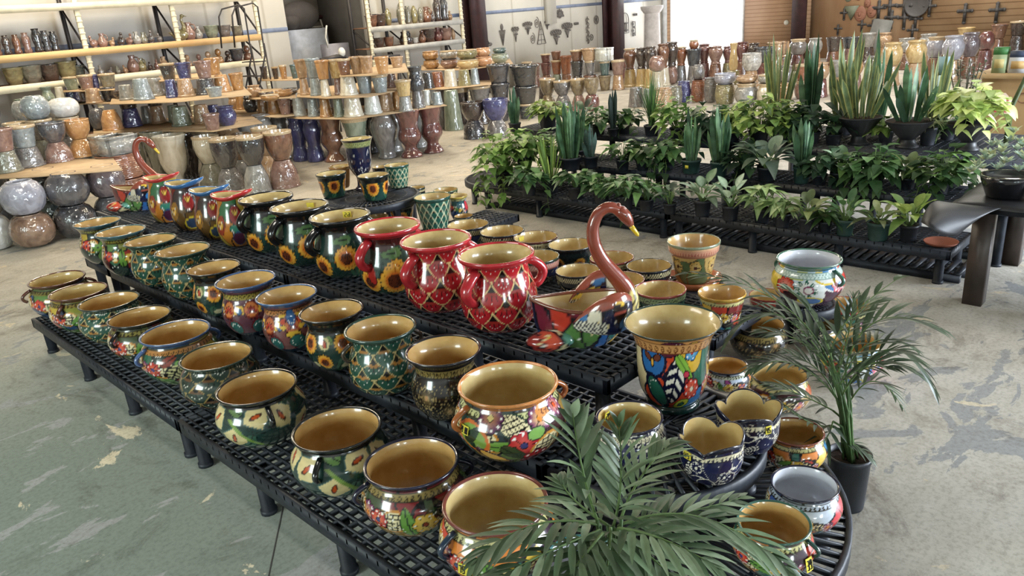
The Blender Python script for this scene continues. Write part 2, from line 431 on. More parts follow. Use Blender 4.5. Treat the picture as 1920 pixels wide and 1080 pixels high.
# ---------------------------------------------------------------- black plastic display benches
def grid_bars(m, x0, x1, y0, y1, z, px=0.047, py=0.062, bw=0.009, inside=None):
    nx = max(2, round((x1 - x0) / px)); ny = max(2, round((y1 - y0) / py))
    for i in range(1, nx):
        x = x0 + (x1 - x0) * i / nx
        a, b = (y0, y1) if inside is None else inside('x', x)
        if b - a > 0.02: m.box(x - bw/2, x + bw/2, a, b, z - 0.022, z)
    for j in range(1, ny):
        y = y0 + (y1 - y0) * j / ny
        a, b = (x0, x1) if inside is None else inside('y', y)
        if b - a > 0.02: m.box(a, b, y - bw/2, y + bw/2, z - 0.022, z - 0.0005)
def leg_obj(x, y, z, parent, r=0.033, zb=0.0):
    m = MB(); m.lathe([(0.001, z), (r, z), (r * 0.92, zb + 0.02), (r * 1.12, zb + 0.02), (r * 1.12, zb), (0.001, zb)], 12, o=(x, y, 0))
    m.obj('leg', BLACK_PLASTIC, parent, True)
def bench(label, x0, x1, y0, y1, z, skirt=0.062, leg_step=0.66, group=None, sides=(0, 1), zb=0.0):
    """rectangular bench: open grid top, skirt frame, tubular legs; origin on the floor at its middle"""
    cx, cy = (x0 + x1) / 2, (y0 + y1) / 2
    t = thing('display_bench', label, 'bench', (cx, cy, 0), 0, group)
    hx, hy = (x1 - x0) / 2, (y1 - y0) / 2
    m = MB(); grid_bars(m, -hx, hx, -hy, hy, z); m.obj('grid_top', BLACK_PLASTIC, t)
    m = MB(); e = 0.022
    m.box(-hx, -hx + e, -hy, hy, z - skirt, z + 0.001); m.box(hx - e, hx, -hy, hy, z - skirt, z + 0.001)
    m.box(-hx, hx, -hy, -hy + e, z - skirt, z); m.box(-hx, hx, hy - e, hy, z - skirt, z)
    m.obj('frame', BLACK_PLASTIC, t)
    n = max(1, round((y1 - y0 - 0.1) / leg_step))
    for i in range(n + 1):
        yy = -hy + 0.07 + (2 * hy - 0.14) * i / n
        for s in sides:
            leg_obj((-hx + 0.06) if s == 0 else (hx - 0.06), yy, z - 0.023, t, zb=zb)
    return t
def round_bench(label, cx, cy, r, z, skirt=0.062, half=True, rot=0.0, group=None, legs=4, ext=0.0, zb=0.0, name='display_bench', cat='bench'):
    """half-round (or full-round) end piece; the flat side lies towards +Y before turning"""
    t = thing(name, label, cat, (cx, cy, 0), rot, group)
    n = 40; a = np.linspace(math.pi, TAU, n) if half else np.linspace(0, TAU, 2 * n)
    m = MB()
    prof_o, prof_i = r, r - 0.022
    for i in range(len(a) - 1):
        pts = []
        for aa in (a[i], a[i + 1]):
            for rr, zz in ((prof_o, z - skirt), (prof_o, z - 0.004), (r - 0.006, z), (prof_i, z), (prof_i, z - skirt)):
                pts.append((rr * math.cos(aa), rr * math.sin(aa), zz))
        m.add(pts, [(k, 5 + k, 5 + (k + 1) % 5, (k + 1) % 5) for k in range(5)])
    if half:
        m.box(-r, r, -0.022, 0, z - skirt, z - 0.002)
        if ext: m.box(-r, -r + 0.022, 0, ext, z - skirt, z); m.box(r - 0.022, r, 0, ext, z - skirt, z); m.box(-r, r, ext - 0.022, ext, z - skirt, z)
    m.obj('frame', BLACK_PLASTIC, t)
    m = MB()
    k = max(16, int(r * 60)); k = k if half else 2 * k
    for i in range(k + 1):
        aa = (math.pi + math.pi * i / k) if half else TAU * i / k
        m.beam((0.28 * r * math.cos(aa), 0.28 * r * math.sin(aa), z - 0.012), ((r - 0.012) * math.cos(aa), (r - 0.012) * math.sin(aa), z - 0.012), 0.011, 0.02)
    for rr in (0.28, 0.5, 0.75):
        nn = 30 if half else 60
        ring = [(rr * r * math.cos(q), rr * r * math.sin(q), z - 0.012) for q in (np.linspace(math.pi, TAU, nn) if half else np.linspace(0, TAU, nn))]
        for p, q in zip(ring[:-1], ring[1:]): m.beam(p, q, 0.012, 0.018)
    for i in range(0, 9):
        xx = -0.26 * r + 0.52 * r * i / 8; hh = math.sqrt(max(0.0, (0.28 * r) ** 2 - xx * xx))
        m.beam((xx, -hh, z - 0.012), (xx, 0 if half else hh, z - 0.012), 0.011, 0.018)
    if half and ext: grid_bars(m, -r, r, 0, ext, z)
    m.obj('grid_top', BLACK_PLASTIC, t)
    for i in range(legs):
        aa = (math.pi + math.pi * (i + 0.5) / legs) if half else TAU * (i + 0.5) / legs
        leg_obj((r - 0.07) * math.cos(aa), (r - 0.07) * math.sin(aa), z - 0.023, t, zb=zb)
    return t
Z1, Z2, Z3 = 0.25, 0.45, 0.62
# the pottery display: three steps climbing to the right
bench('low black grid bench under the near half of the front row of round pots', 1.16, 2.66, 1.56, 3.53, Z1)
bench('low black grid bench under the far half of the front row of round pots', 1.16, 2.66, 3.545, 5.85, Z1)
round_bench('half-round black bench end at the bottom right corner under white-lined pot', 2.0, 1.545, 0.84, Z1, legs=5)
bench('middle-height black bench under the near half of the second row of pots', 1.715, 2.105, 1.655, 3.90, Z2, zb=Z1)
bench('middle-height black bench under the far half of the second row of pots', 1.715, 2.105, 3.915, 5.84, Z2, zb=Z1)
bench('short middle-height black bench at the far end under the teal-rimmed pot', 1.715, 2.105, 5.855, 6.32, Z2)
round_bench('half-round black bench end carrying the blue and white pots and tall vase', 2.145, 1.48, 0.43, Z2, legs=4, ext=0.165, zb=Z1)
bench('tallest black grid bench under the red jugs and the near swan planter', 2.12, 2.62, 1.655, 4.02, Z3, zb=Z1)
bench('tallest black grid bench under the black sunflower jugs', 2.12, 2.62, 4.035, 5.84, Z3, zb=Z1)
bench('tallest black grid bench at the far end under the far swan planter', 2.12, 2.62, 5.855, 7.15, Z3)
bench('low black bench behind the red jugs under the rows of wide bowls', 3.42, 4.16, 2.62, 4.70, Z1)
bench('low black bench behind the swan planter under the pink-rimmed bowl', 3.40, 3.95, 1.92, 2.605, Z1)
round_bench('small round black stand under the white-lined green-rimmed pot', 4.182, 1.762, 0.17, Z1, half=False, legs=4, name='round_display_stand', cat='stand')
round_bench('small round black stand under the cream flower pot and saucer', 4.17, 2.514, 0.19, Z1 - 0.02, half=False, legs=4, name='round_display_stand', cat='stand')
bench('low black bench in the far corner beside the round stand with the sunflower cups', 3.95, 4.85, 4.72, 5.14, Z1)
round_bench('round black display stand holding a dark goblet and sunflower cups', 3.90, 5.62, 0.435, 0.53, half=False, legs=6, name='round_display_stand', cat='stand')
# the plant display
bench('front black bench of the plant display, right half with the green nursery pots', 5.52, 6.05, 1.37, 3.58, Z1)
bench('front black bench of the plant display, left half behind the bowls', 5.52, 6.05, 3.595, 5.95, Z1)
round_bench('half-round black bench at the left end of the plant display under pothos', 6.05, 6.0, 0.50, Z1, rot=math.pi, legs=4)
bench('middle step of the plant display, right half behind the dieffenbachias', 6.08, 6.62, 1.15, 3.3, Z2)
bench('middle step of the plant display, left half below the snake plants', 6.08, 6.62, 3.315, 5.55, Z2)
bench('top step of the plant display, right half under three black pedestal bowls', 6.66, 7.85, 1.0, 3.6, 0.65)
bench('top step of the plant display, left half behind the tall snake plant', 6.66, 7.25, 3.615, 6.5, 0.65)

def pallet(label, x0, x1, y0, y1, z=0.075):
    """black slatted rack lying on the floor"""
    t = thing('slatted_rack', label, 'rack', ((x0 + x1) / 2, (y0 + y1) / 2, 0)); hx, hy = (x1 - x0) / 2, (y1 - y0) / 2
    m = MB()
    for i in range(int((y1 - y0) / 0.07)): y = -hy + 0.07 * i; m.box(-hx, hx, y, y + 0.042, z - 0.02, z)
    m.obj('slats', BLACK_PLASTIC, t)
    m = MB()
    for x in (-hx, -0.02, hx - 0.04): m.box(x, x + 0.04, -hy, hy, 0, z - 0.02)
    m.obj('runner', BLACK_PLASTIC, t)
pallet('black slatted rack on the floor under the right half of the front plant step', 5.63, 5.94, 1.32, 3.56)
pallet('black slatted rack on the floor under the left half of the front plant step', 5.63, 5.94, 3.62, 5.85)
pallet('black slatted rack on the floor under the right half of the middle plant step', 6.19, 6.51, 1.32, 3.30)
pallet('black slatted rack on the floor under the left half of the middle plant step', 6.19, 6.51, 3.36, 5.50)

# ---------------------------------------------------------------- hand painting: colours per point on the clay
class Paint:
    """U runs round the pot (0 = side towards the front), V up the wall, both in rim widths"""
    def __init__(s, U, V, T, per, seed=1):
        s.U, s.V, s.T, s.per = U, V, T, per          # T = relative height 0..1
        s.c = np.zeros(U.shape + (3,)); s.r = random.Random(seed); s.vtop = float(V.max())
    def fill(s, mask, col): s.c[mask] = lin(col)
    def mixin(s, k, col):
        k = np.clip(k, 0, 1)[..., None]; s.c = s.c * (1 - k) + lin(col) * k
    def all(s, col): s.c[:] = lin(col)
    def d(s, u, v):
        du = (s.U - u + s.per / 2) % s.per - s.per / 2
        return du, s.V - v
    def polar(s, u, v, rot=0.0):
        du, dv = s.d(u, v); return np.hypot(du, dv), np.arctan2(dv, du) + rot
    def patches(s, n, cols, edge=(20, 18, 24), w=0.012, vmax=1.0, warp=0.03):
        r = s.r; P = [(r.uniform(-s.per / 2, s.per / 2), r.uniform(-0.05, vmax)) for _ in range(n)]
        wu = warp * np.sin(s.V * 17 + s.U * 7); wv = warp * np.sin(s.U * 15 + 1.3)
        D = np.stack([np.hypot((s.U + wu - u + s.per / 2) % s.per - s.per / 2, s.V + wv - v) for u, v in P], -1)
        o = np.argsort(D, -1); d1 = np.take_along_axis(D, o[..., :1], -1)[..., 0]; d2 = np.take_along_axis(D, o[..., 1:2], -1)[..., 0]
        C = np.array([lin(cols[i % len(cols)]) for i in range(n)]); s.c[:] = C[o[..., 0]]
        s.fill((d2 - d1) < w * 2, edge)
        return P
    def flower(s, u, v, r, n, petal, inner, core, edge=(24, 18, 24), rot=0.0, dots=True, sharp=0.5):
        R, a = s.polar(u, v, rot); lobe = r * (0.72 + 0.28 * np.abs(np.cos(n * a / 2)) ** sharp)
        s.fill(R < lobe + 0.009, edge); s.fill(R < lobe - 0.002, petal)
        k = np.clip(1.4 - R / (lobe * 0.62), 0, 1) * (R < lobe - 0.002); s.mixin(k, inner)
        s.fill((np.abs(np.sin(n * a / 2)) < 0.10) & (R < lobe * 0.8) & (R > r * 0.25), edge)
        s.fill(R < r * 0.27, edge); s.fill(R < r * 0.22, core)
        if dots:
            for i in range(n):
                b = TAU * i / n - rot
                s.fill(np.hypot(*s.d(u + 0.78 * r * math.cos(b), v + 0.78 * r * math.sin(b))) < max(0.010, r * 0.10), (248, 244, 236))
    def blob(s, u, v, ru, rv, ang, col, edge=(24, 18, 24), e=0.010):
        du, dv = s.d(u, v); ca, sa = math.cos(ang), math.sin(ang)
        x = (du * ca + dv * sa) / ru; y = (-du * sa + dv * ca) / rv
        q = np.hypot(x, y); s.fill(q < 1 + e / min(ru, rv), edge); m = q < 1; s.fill(m, col); return x, y, m
    def lattice(s, u, v, ru, rv, ang, bg=(236, 222, 176), line=(30, 24, 20), edge=(196, 130, 40)):
        x, y, m = s.blob(u, v, ru, rv, ang, bg, edge, 0.022)
        k = 0.055 / ru
        g = (np.abs(((x + y) / k / 1.4) % 1 - 0.5) > 0.38) | (np.abs(((x - y * rv / ru) / k / 1.4) % 1 - 0.5) > 0.38)
        s.fill(m & g & (np.hypot(x, y) < 0.95), line)
    def fern(s, u, v, ru, rv, ang, bg=(22, 24, 52), ink=(238, 232, 214)):
        x, y, m = s.blob(u, v, ru, rv, ang, bg)
        g = np.sin(x * 14 + np.abs(y) * 5.5) > 0.05
        s.fill(m & g & (np.abs(y) > 0.09) & (np.abs(y) < 0.92 - np.abs(x) * 0.45), ink)
    def leaf(s, u, v, L, W, ang, col, vein=(20, 36, 30)):
        du, dv = s.d(u, v); ca, sa = math.cos(ang), math.sin(ang)
        x = (du * ca + dv * sa) / L; y = (-du * sa + dv * ca) / W
        wd = np.sqrt(np.clip(1 - x * x, 0, 1)) * (1 - 0.35 * x)
        m = (np.abs(x) < 1) & (np.abs(y) < wd); s.fill((np.abs(x) < 1.04) & (np.abs(y) < wd + 0.008 / W), vein); s.fill(m, col)
        s.fill(m & (np.abs(y) < 0.10), vein)
    def dots(s, u, v, r, n, a0, a1, rad=0.009, col=(248, 244, 236)):
        for i in range(n):
            b = a0 + (a1 - a0) * i / max(1, n - 1)
            s.fill(np.hypot(*s.d(u + r * math.cos(b), v + r * math.sin(b))) < rad, col)
    def band(s, v0, v1, bg, ink, period=0.075, kind='loop'):
        m = (s.V > v0) & (s.V < v1); s.fill(m, bg)
        h = (s.V - v0) / (v1 - v0); x = (s.U / period) % 1
        if kind == 'loop':
            R = np.hypot((x - 0.5) * 1.1, h - 0.42); s.fill(m & (np.abs(R - 0.27) < 0.075) & ((x > 0.35) | (h < 0.5)), ink)
            s.fill(m & (np.hypot(x - 0.5, h - 0.42) < 0.09), ink)
        elif kind == 'dots': s.fill(m & (np.hypot(x - 0.5, (h - 0.5) * 0.8) < 0.2), ink)
        elif kind == 'zig': s.fill(m & (np.abs(h - 0.5 - 0.28 * np.sin(x * TAU)) < 0.11), ink)
        elif kind == 'check': s.fill(m & (((x * 2).astype(int) + (h * 2.99).astype(int)) % 2 == 0), ink)
        s.fill((np.abs(s.V - v0) < 0.006) | (np.abs(s.V - v1) < 0.006), ink)
    def sunflower(s, u, v, r):
        R, a = s.polar(u, v); n = 17
        lobe = r * (0.84 + 0.16 * np.abs(np.cos(n * a / 2)))
        s.fill(R < lobe + 0.008, (40, 22, 10)); s.fill(R < lobe, (226, 166, 62))
        s.fill((np.abs(np.sin(n * a / 2)) < 0.16) & (R < lobe) & (R > 0.5 * r), (150, 84, 28))
        s.mixin(np.clip(1.0 - (R - 0.44 * r) / (0.3 * r), 0, 1) * (R < lobe) * (R >= 0.42 * r), (206, 92, 34))
        s.fill(R < 0.46 * r, (52, 24, 16)); s.fill(R < 0.42 * r, (96, 46, 28))
        g = np.sin(s.U * 190) * np.sin(s.V * 190) > 0.25; s.fill((R < 0.38 * r) & g, (48, 24, 18))
    def scales(s, pal, nu, rows, v0, v1, rim_fan=True):
        """petal scales in staggered rows, each pointing down, outlined in cream"""
        fill_, dark, line_, fan = pal
        w = s.per / nu; h = (v1 - v0) / rows
        best = np.full(s.U.shape, False); s.fill((s.V > v0 - h) & (s.V < v1 + h), dark)
        for k in range(0, rows + 2):                      # upper rows lie over the lower ones
            kk = k
            top = v0 + kk * h
            off = 0.5 * (kk % 2)
            x = ((s.U / w + off) % 1) - 0.5; y = (s.V - top) / (h * 1.75)          # y 0 at the top, -1 at the tip
            t = -y; half = 0.5 * np.sqrt(np.clip(1 - ((t - 0.28) / 0.74) ** 2, 0, 1)) * np.where(t > 0.28, 1 - 0.35 * np.clip((t - 0.28) / 0.72, 0, 1) ** 2, 1)
            ins = (t > 0.04) & (t < 1.0) & (np.abs(x) < half)
            s.fill((t > 0.0) & (t < 1.03) & (np.abs(x) < half + 0.055) & (t > 0.18), line_)
            s.fill(ins, fill_)
            f = ins & (t < 0.44 - 0.9 * x * x); s.fill(f, fan)
            s.fill(ins & (t < 0.30 - 0.9 * x * x), dark)
            s.fill(ins & (np.abs(np.sin(np.arctan2(x, t + 0.25) * 13)) < 0.28) & (t > 0.40) & (t < 0.62), dark)
            for dx, dt in ((-0.2, 0.56), (-0.1, 0.66), (0.0, 0.70), (0.1, 0.66), (0.2, 0.56)):
                s.fill(ins & (np.hypot((x - dx) * w, (t - dt) * h * 1.75) < 0.0075), (246, 240, 226))

CREAM, NAVY = (232, 216, 168), (22, 24, 54)
def d_mix(p, cols=None, seed=3, neck=(196, 190, 130), ink=(52, 44, 26), n=26, sizes=1.0):
    r = p.r; vm = p.vtop - 0.19
    cols = cols or [(176, 44, 42), (38, 92, 84), (206, 112, 44), (52, 92, 140), (222, 178, 66), (96, 46, 84), (84, 138, 62), (70, 26, 34), (44, 62, 54)]
    p.patches(n, cols, vmax=vm + 0.1)
    for i in range(20):
        u = p.per * ((i * 0.381 + 0.04) % 1 - 0.5); v = 0.06 + (vm - 0.06) * ((i * 0.618) % 1) ** 0.8; q = r.uniform(0.085, 0.13) * sizes
        k = i % 6
        if k == 0: p.flower(u, v, q, 8, (122, 56, 104), (226, 160, 120), (226, 132, 48))
        elif k == 1: p.lattice(u, v, q * 1.15, q * 0.95, 0.6)
        elif k == 2: p.flower(u, v, q * 1.1, 7, (188, 42, 44), (226, 110, 70), (60, 60, 120))
        elif k == 3: p.leaf(u, v, q * 1.5, q * 0.6, r.uniform(0, 3), (104, 150, 64))
        elif k == 4: p.fern(u, v, q * 1.3, q * 0.85, r.uniform(0, 3), (40, 34, 30), (226, 206, 150))
        else: p.flower(u, v, q, 6, (222, 178, 60), (236, 206, 110), (150, 60, 30))
    for i in range(9):
        u = p.per * ((i * 0.29 + 0.11) % 1 - 0.5); v = r.uniform(0.1, vm); p.dots(u, v, 0.09, 7, 0.3, 2.8)
    p.band(vm + 0.09, vm + 0.17, neck, ink)
def d_scale_green(p): p.all((22, 44, 40)); p.scales(((42, 84, 70), (14, 22, 22), (206, 184, 128), (168, 116, 52)), 9, 5, 0.0, p.vtop)
def d_scale_red(p): p.all((30, 12, 14)); p.scales(((172, 32, 40), (26, 12, 14), (222, 192, 132), (150, 40, 34)), 9, 5, 0.0, p.vtop)
def d_sunflower(p, bg=(30, 52, 46), shoulder=(20, 18, 20)):
    p.all(bg)
    for i in range(16): p.leaf(p.per * (i / 16 - 0.5), 0.12 + 0.30 * (i % 3), 0.19, 0.075, 0.6 + i * 1.9, [(52, 92, 66), (34, 66, 58), (84, 116, 70)][i % 3], (18, 30, 28))
    for u, v, r in ((-0.42, 0.28, 0.205), (0.06, 0.42, 0.215), (0.52, 0.27, 0.2), (1.0, 0.45, 0.2), (1.45, 0.3, 0.2), (-0.92, 0.46, 0.2), (-1.4, 0.3, 0.19)): p.sunflower(u, v, r)
    p.fill(p.V > p.vtop - 0.15 + 0.04 * np.sin(p.U * 9), shoulder)
def d_lily(p):
    p.all((34, 60, 54))
    for i in range(14): p.leaf(p.per * (i / 14 - 0.5), 0.10 + 0.28 * (i % 3), 0.22, 0.07, 0.4 + 1.7 * i, [(60, 98, 80), (30, 56, 52), (100, 130, 74)][i % 3], (20, 32, 30))
    for i in range(11):
        u = p.per * (i / 11 - 0.5) + 0.06; v = (0.46, 0.24, 0.52)[i % 3]; a = (0.5, -0.4, 1.2, 0.1)[i % 4]
        du, dv = p.d(u, v); ca, sa = math.cos(a), math.sin(a); x = du * ca + dv * sa; y = -du * sa + dv * ca
        m = (np.abs(x) < 0.145 - 0.25 * np.abs(y)) & (np.abs(y) < 0.125)
        p.fill((np.abs(x) < 0.16 - 0.25 * np.abs(y)) & (np.abs(y) < 0.137), (74, 104, 100)); p.fill(m, (226, 206, 150))
        p.blob(u, v, 0.06, 0.020, a + 0.7, (196, 82, 34), (70, 40, 30))
    s = np.abs(np.sin(p.U * 2.2 + p.V * 2)) < 0.07; p.fill(s & (p.V < 0.5), (126, 156, 72))
    p.fill(p.V > p.vtop - 0.025, (22, 24, 24))
def d_navy(p, n=40):
    p.all((18, 20, 48))
    p.patches(n, [(18, 20, 48), (24, 28, 62), (18, 20, 48), (30, 34, 70)], edge=(224, 216, 196), w=0.0045, vmax=0.9)
    r = p.r
    for i in range(16):
        u = p.per * ((i * 0.381) % 1 - 0.5); v = r.uniform(0.08, 0.62); q = r.uniform(0.07, 0.11)
        if i % 3 == 0: p.flower(u, v, q, 8, (24, 28, 70), (20, 22, 52), (236, 230, 212), (232, 224, 200))
        elif i % 3 == 1: p.fern(u, v, q * 1.3, q * 0.8, r.uniform(0, 3), (18, 20, 46))
        else:
            R, a = p.polar(u, v); p.fill(R < q, (232, 222, 196)); p.fill(R < q * 0.86, (20, 22, 54)); p.dots(u, v, q * 0.62, 8, 0, TAU * 0.88, 0.011)
    for i in range(60): p.fill(np.hypot(*p.d(r.uniform(-p.per/2, p.per/2), r.uniform(0, 0.7))) < 0.010, (242, 238, 226))
    p.band(p.vtop - 0.11, p.vtop - 0.03, (222, 212, 178), (26, 28, 50), 0.07, 'loop')
def d_scroll(p, a=(96, 60, 72), b=(206, 120, 62), c=(44, 92, 138), neck=(164, 150, 74)):
    p.all(a)
    for i in range(7):
        u = p.per * (i / 7 - 0.5) + p.per / 14 * (1 if i % 2 else 1)
        p.blob(u, 0.52, 0.145, 0.155, 0, (120, 42, 36)); R, q = p.polar(u, 0.53)
        p.fill(R < 0.125, b)
        for k in range(-2, 3): p.blob(u + 0.075 * math.sin(k * 0.62), 0.46 + 0.085 * math.cos(k * 0.62), 0.038, 0.019, math.pi / 2 - k * 0.62, (170, 44, 34), (80, 22, 20), 0.006)
        p.blob(u + 0.1, 0.20, 0.13, 0.14, 0, (46, 96, 92), (94, 26, 34), 0.03)
        p.dots(u + 0.1, 0.20, 0.09, 9, 0, 3.1); p.dots(u, 0.52, 0.15, 12, -0.6, 3.7)
        du, dv = p.d(u + p.per / 14, 0.5); R = np.hypot(du, dv); p.fill((np.abs(R - 0.085) < 0.022) & (dv > -0.05), (222, 178, 62)); p.blob(u + p.per / 14, 0.50, 0.045, 0.05, 0, c)
    p.fill(p.V < 0.07, (26, 44, 60))
    p.band(p.vtop - 0.17, p.vtop - 0.06, neck, (58, 46, 22), 0.05, 'zig')
def d_darkfloral(p):
    p.all((28, 24, 22))
    for i in range(10):
        u = p.per * (i / 10 - 0.5); v = (0.42, 0.22)[i % 2]
        p.flower(u, v, 0.15, 10, (40, 34, 28), (112, 92, 60), (196, 150, 106), (168, 146, 100), dots=False, sharp=0.35)
    n = np.sin(p.U * 70 + 6 * np.sin(p.V * 40)) * np.sin(p.V * 83) > 0.72; p.fill(n & (p.V < 0.6), (150, 130, 88))
    p.band(p.vtop - 0.16, p.vtop - 0.05, (142, 124, 72), (40, 32, 20), 0.06, 'loop')
def d_bowl(p, band=(222, 208, 160), ink=(28, 26, 34), base=(30, 32, 40), kind='check'):
    p.patches(22, [base, (120, 34, 36), base, (46, 78, 62), base, (60, 70, 110)], edge=(200, 190, 150), w=0.006, vmax=0.4)
    for i in range(10): p.fern(p.per * (i / 10 - 0.5), 0.14, 0.11, 0.07, i * 1.1, base, (214, 204, 170))
    p.band(p.vtop - 0.13, p.vtop - 0.01, band, ink, 0.055, kind)
def d_tallvase(p):
    p.patches(30, [(206, 74, 40), (222, 176, 60), (204, 68, 40), (44, 110, 88), (226, 208, 160), (66, 128, 182), (150, 48, 50)], vmax=0.8, edge=(24, 22, 48), w=0.016)
    p.fill(p.V > p.vtop - 0.17, (206, 146, 84))
    # butterfly-blue wing, white fern on navy, yellow corner flower, green wing
    x, y, m = p.blob(-0.30, 0.66, 0.185, 0.17, 0.15, (48, 108, 172), (18, 20, 48), 0.035)
    p.blob(-0.37, 0.70, 0.055, 0.035, 2.5, (110, 60, 44)); p.blob(-0.22, 0.70, 0.055, 0.035, 0.5, (110, 60, 44)); p.blob(-0.30, 0.64, 0.022, 0.04, 0, (226, 168, 66))
    p.fern(0.03, 0.44, 0.27, 0.14, 1.25, (18, 20, 46))
    p.blob(0.28, 0.72, 0.16, 0.19, 0.3, (226, 182, 62), (30, 40, 36)); p.flower(0.27, 0.76, 0.10, 5, (66, 136, 186), (120, 180, 210), (190, 60, 50))
    p.leaf(0.17, 0.60, 0.20, 0.055, -0.9, (136, 184, 72))
    p.blob(-0.24, 0.30, 0.20, 0.10, -0.95, (36, 92, 74), (20, 22, 44), 0.03); p.dots(-0.28, 0.36, 0.08, 5, 1.2, 3.4)
    p.flower(0.29, 0.34, 0.125, 7, (208, 58, 42), (226, 110, 80), (236, 220, 190)); p.blob(0.14, 0.14, 0.13, 0.07, 0.4, (204, 210, 70), (50, 90, 40)); p.blob(0.14, 0.14, 0.05, 0.03, 0.4, (40, 96, 70))
    p.blob(0.20, 0.52, 0.04, 0.035, 0, (206, 62, 84)); p.blob(-0.02, 0.83, 0.17, 0.10, 0.2, (90, 30, 52)); p.dots(0.05, 0.78, 0.12, 6, 0.0, 1.6)
    for i in range(6):
        u = 0.62 + i * 0.36
        p.flower(u, 0.3 + 0.25 * (i % 2), 0.13, 7, [(208, 58, 42), (66, 136, 186)][i % 2], (236, 190, 120), (226, 176, 60)); p.fern(u + 0.16, 0.62 - 0.3 * (i % 2), 0.17, 0.1, i)
    p.band(p.vtop - 0.17, p.vtop - 0.05, (212, 156, 96), (120, 70, 36), 0.085, 'loop')
    p.fill(p.V < 0.075, (20, 52, 46))
def d_white(p):
    p.patches(26, [(196, 214, 226), (206, 60, 50), (222, 228, 226), (60, 118, 172), (222, 196, 70), (70, 40, 60), (226, 140, 140)], edge=(226, 226, 220), w=0.012, vmax=0.7)
    p.flower(-0.34, 0.36, 0.16, 9, (196, 62, 40), (222, 150, 140), (60, 40, 50), dots=False); p.flower(0.52, 0.40, 0.15, 8, (222, 92, 104), (240, 210, 214), (110, 150, 210))
    p.blob(-0.14, 0.56, 0.20, 0.06, 0.05, (62, 116, 178), (190, 200, 90)); p.dots(-0.14, 0.56, 0.12, 4, 0, 3.1, 0.018, (180, 40, 60))
    for i in range(9): p.leaf(-0.02 + 0.13 * math.cos(i * 0.75), 0.34 + 0.13 * math.sin(i * 0.75), 0.05, 0.026, i * 0.75, (36, 96, 78), (228, 232, 228))
    p.blob(0.02, 0.34, 0.055, 0.05, 0, (226, 226, 222), (130, 50, 90), 0.02); p.blob(0.26, 0.52, 0.14, 0.07, -0.3, (226, 226, 220), (226, 196, 60), 0.03)
    p.blob(-0.22, 0.20, 0.14, 0.07, -0.3, (60, 36, 48)); p.blob(0.06, 0.12, 0.17, 0.08, 0.0, (92, 132, 190), (214, 200, 70), 0.02)
    p.band(p.vtop - 0.13, p.vtop - 0.03, (206, 222, 214), (130, 160, 150), 0.06, 'zig')
def d_pitcher(p, red=True):
    p.all((178, 150, 58) if red else (112, 42, 34))
    p.patches(16, [(178, 150, 58), (52, 102, 66), (190, 120, 44)] if red else [(112, 42, 34), (60, 40, 34), (96, 70, 36), (52, 40, 40)], vmax=1.2, w=0.006)
    p.blob(0.0, 0.86, 0.17, 0.24, 0, (132, 36, 34), (30, 20, 20), 0.03)
    for k in range(-1, 2): p.blob(0.05 * k, 0.92, 0.022, 0.08, -k * 0.5, (210, 176, 76), (90, 60, 30), 0.004)
    if red:
        p.blob(0, 0.52, 0.21, 0.10, 0, (56, 128, 108), (24, 24, 24)); p.dots(0, 0.50, 0.15, 9, 3.3, 6.1, 0.012)
        p.blob(0.0, 0.24, 0.16, 0.18, 0, (74, 34, 56), (48, 84, 120), 0.02)
    else:
        p.dots(0, 0.86, 0.21, 18, 0, 6.2, 0.011); p.blob(0, 0.25, 0.18, 0.15, 0, (52, 66, 88), (206, 178, 52), 0.035); p.dots(0.0, 0.55, 0.10, 5, 0.2, 2.9, 0.014)
    for sgn in (-1, 1): p.blob(sgn * 0.5, 0.6, 0.16, 0.26, 0.2 * sgn, (150, 60, 40) if red else (150, 104, 40)); p.flower(sgn * 0.5, 0.62, 0.12, 7, (206, 150, 56), (226, 190, 110), (120, 40, 30))
def d_cupflower(p, bg=(32, 66, 58)):
    p.all(bg)
    for i in range(12): p.leaf(p.per * (i / 12 - 0.5), 0.2 + 0.3 * (i % 2), 0.2, 0.07, 0.9 + i * 2.1, [(60, 110, 80), (24, 48, 46)][i % 2])
    for i in range(5): p.sunflower(p.per * (i / 5) , 0.42, 0.26)
    p.fill(p.V > p.vtop - 0.1, (16, 20, 24))
def d_weave(p):
    """green pot with cut-out triangles and cream net"""
    p.all((40, 92, 78)); w = p.per / 14; h = 0.16
    k = np.floor(p.V / h); x = ((p.U / w + 0.5 * (k % 2)) % 1) - 0.5; y = (p.V / h) % 1
    p.fill(np.abs(np.abs(x) - (0.5 - 0.5 * y)) < 0.08, (206, 214, 176)); p.fill((np.abs(x) < 0.26 - 0.42 * (y - 0.38)) & (y > 0.38) & (y < 0.8), (212, 196, 150))
    p.fill((np.abs(x) < 0.20 - 0.42 * (y - 0.42)) & (y > 0.42) & (y < 0.78), (14, 20, 20))
def d_creampot(p):
    p.all((206, 172, 104)); p.patches(18, [(206, 172, 104), (180, 140, 80), (96, 112, 74), (206, 172, 104)], vmax=0.8, edge=(110, 80, 50), w=0.006)
    for i in range(7): p.flower(p.per * (i / 7) + 0.05, 0.36, 0.15, 5, (206, 166, 88), (226, 196, 130), (90, 50, 40), dots=False)
    p.fill(p.V > p.vtop - 0.2, (214, 170, 130)); p.band(p.vtop - 0.19, p.vtop - 0.03, (206, 150, 122), (170, 96, 80), 0.06, 'dots')

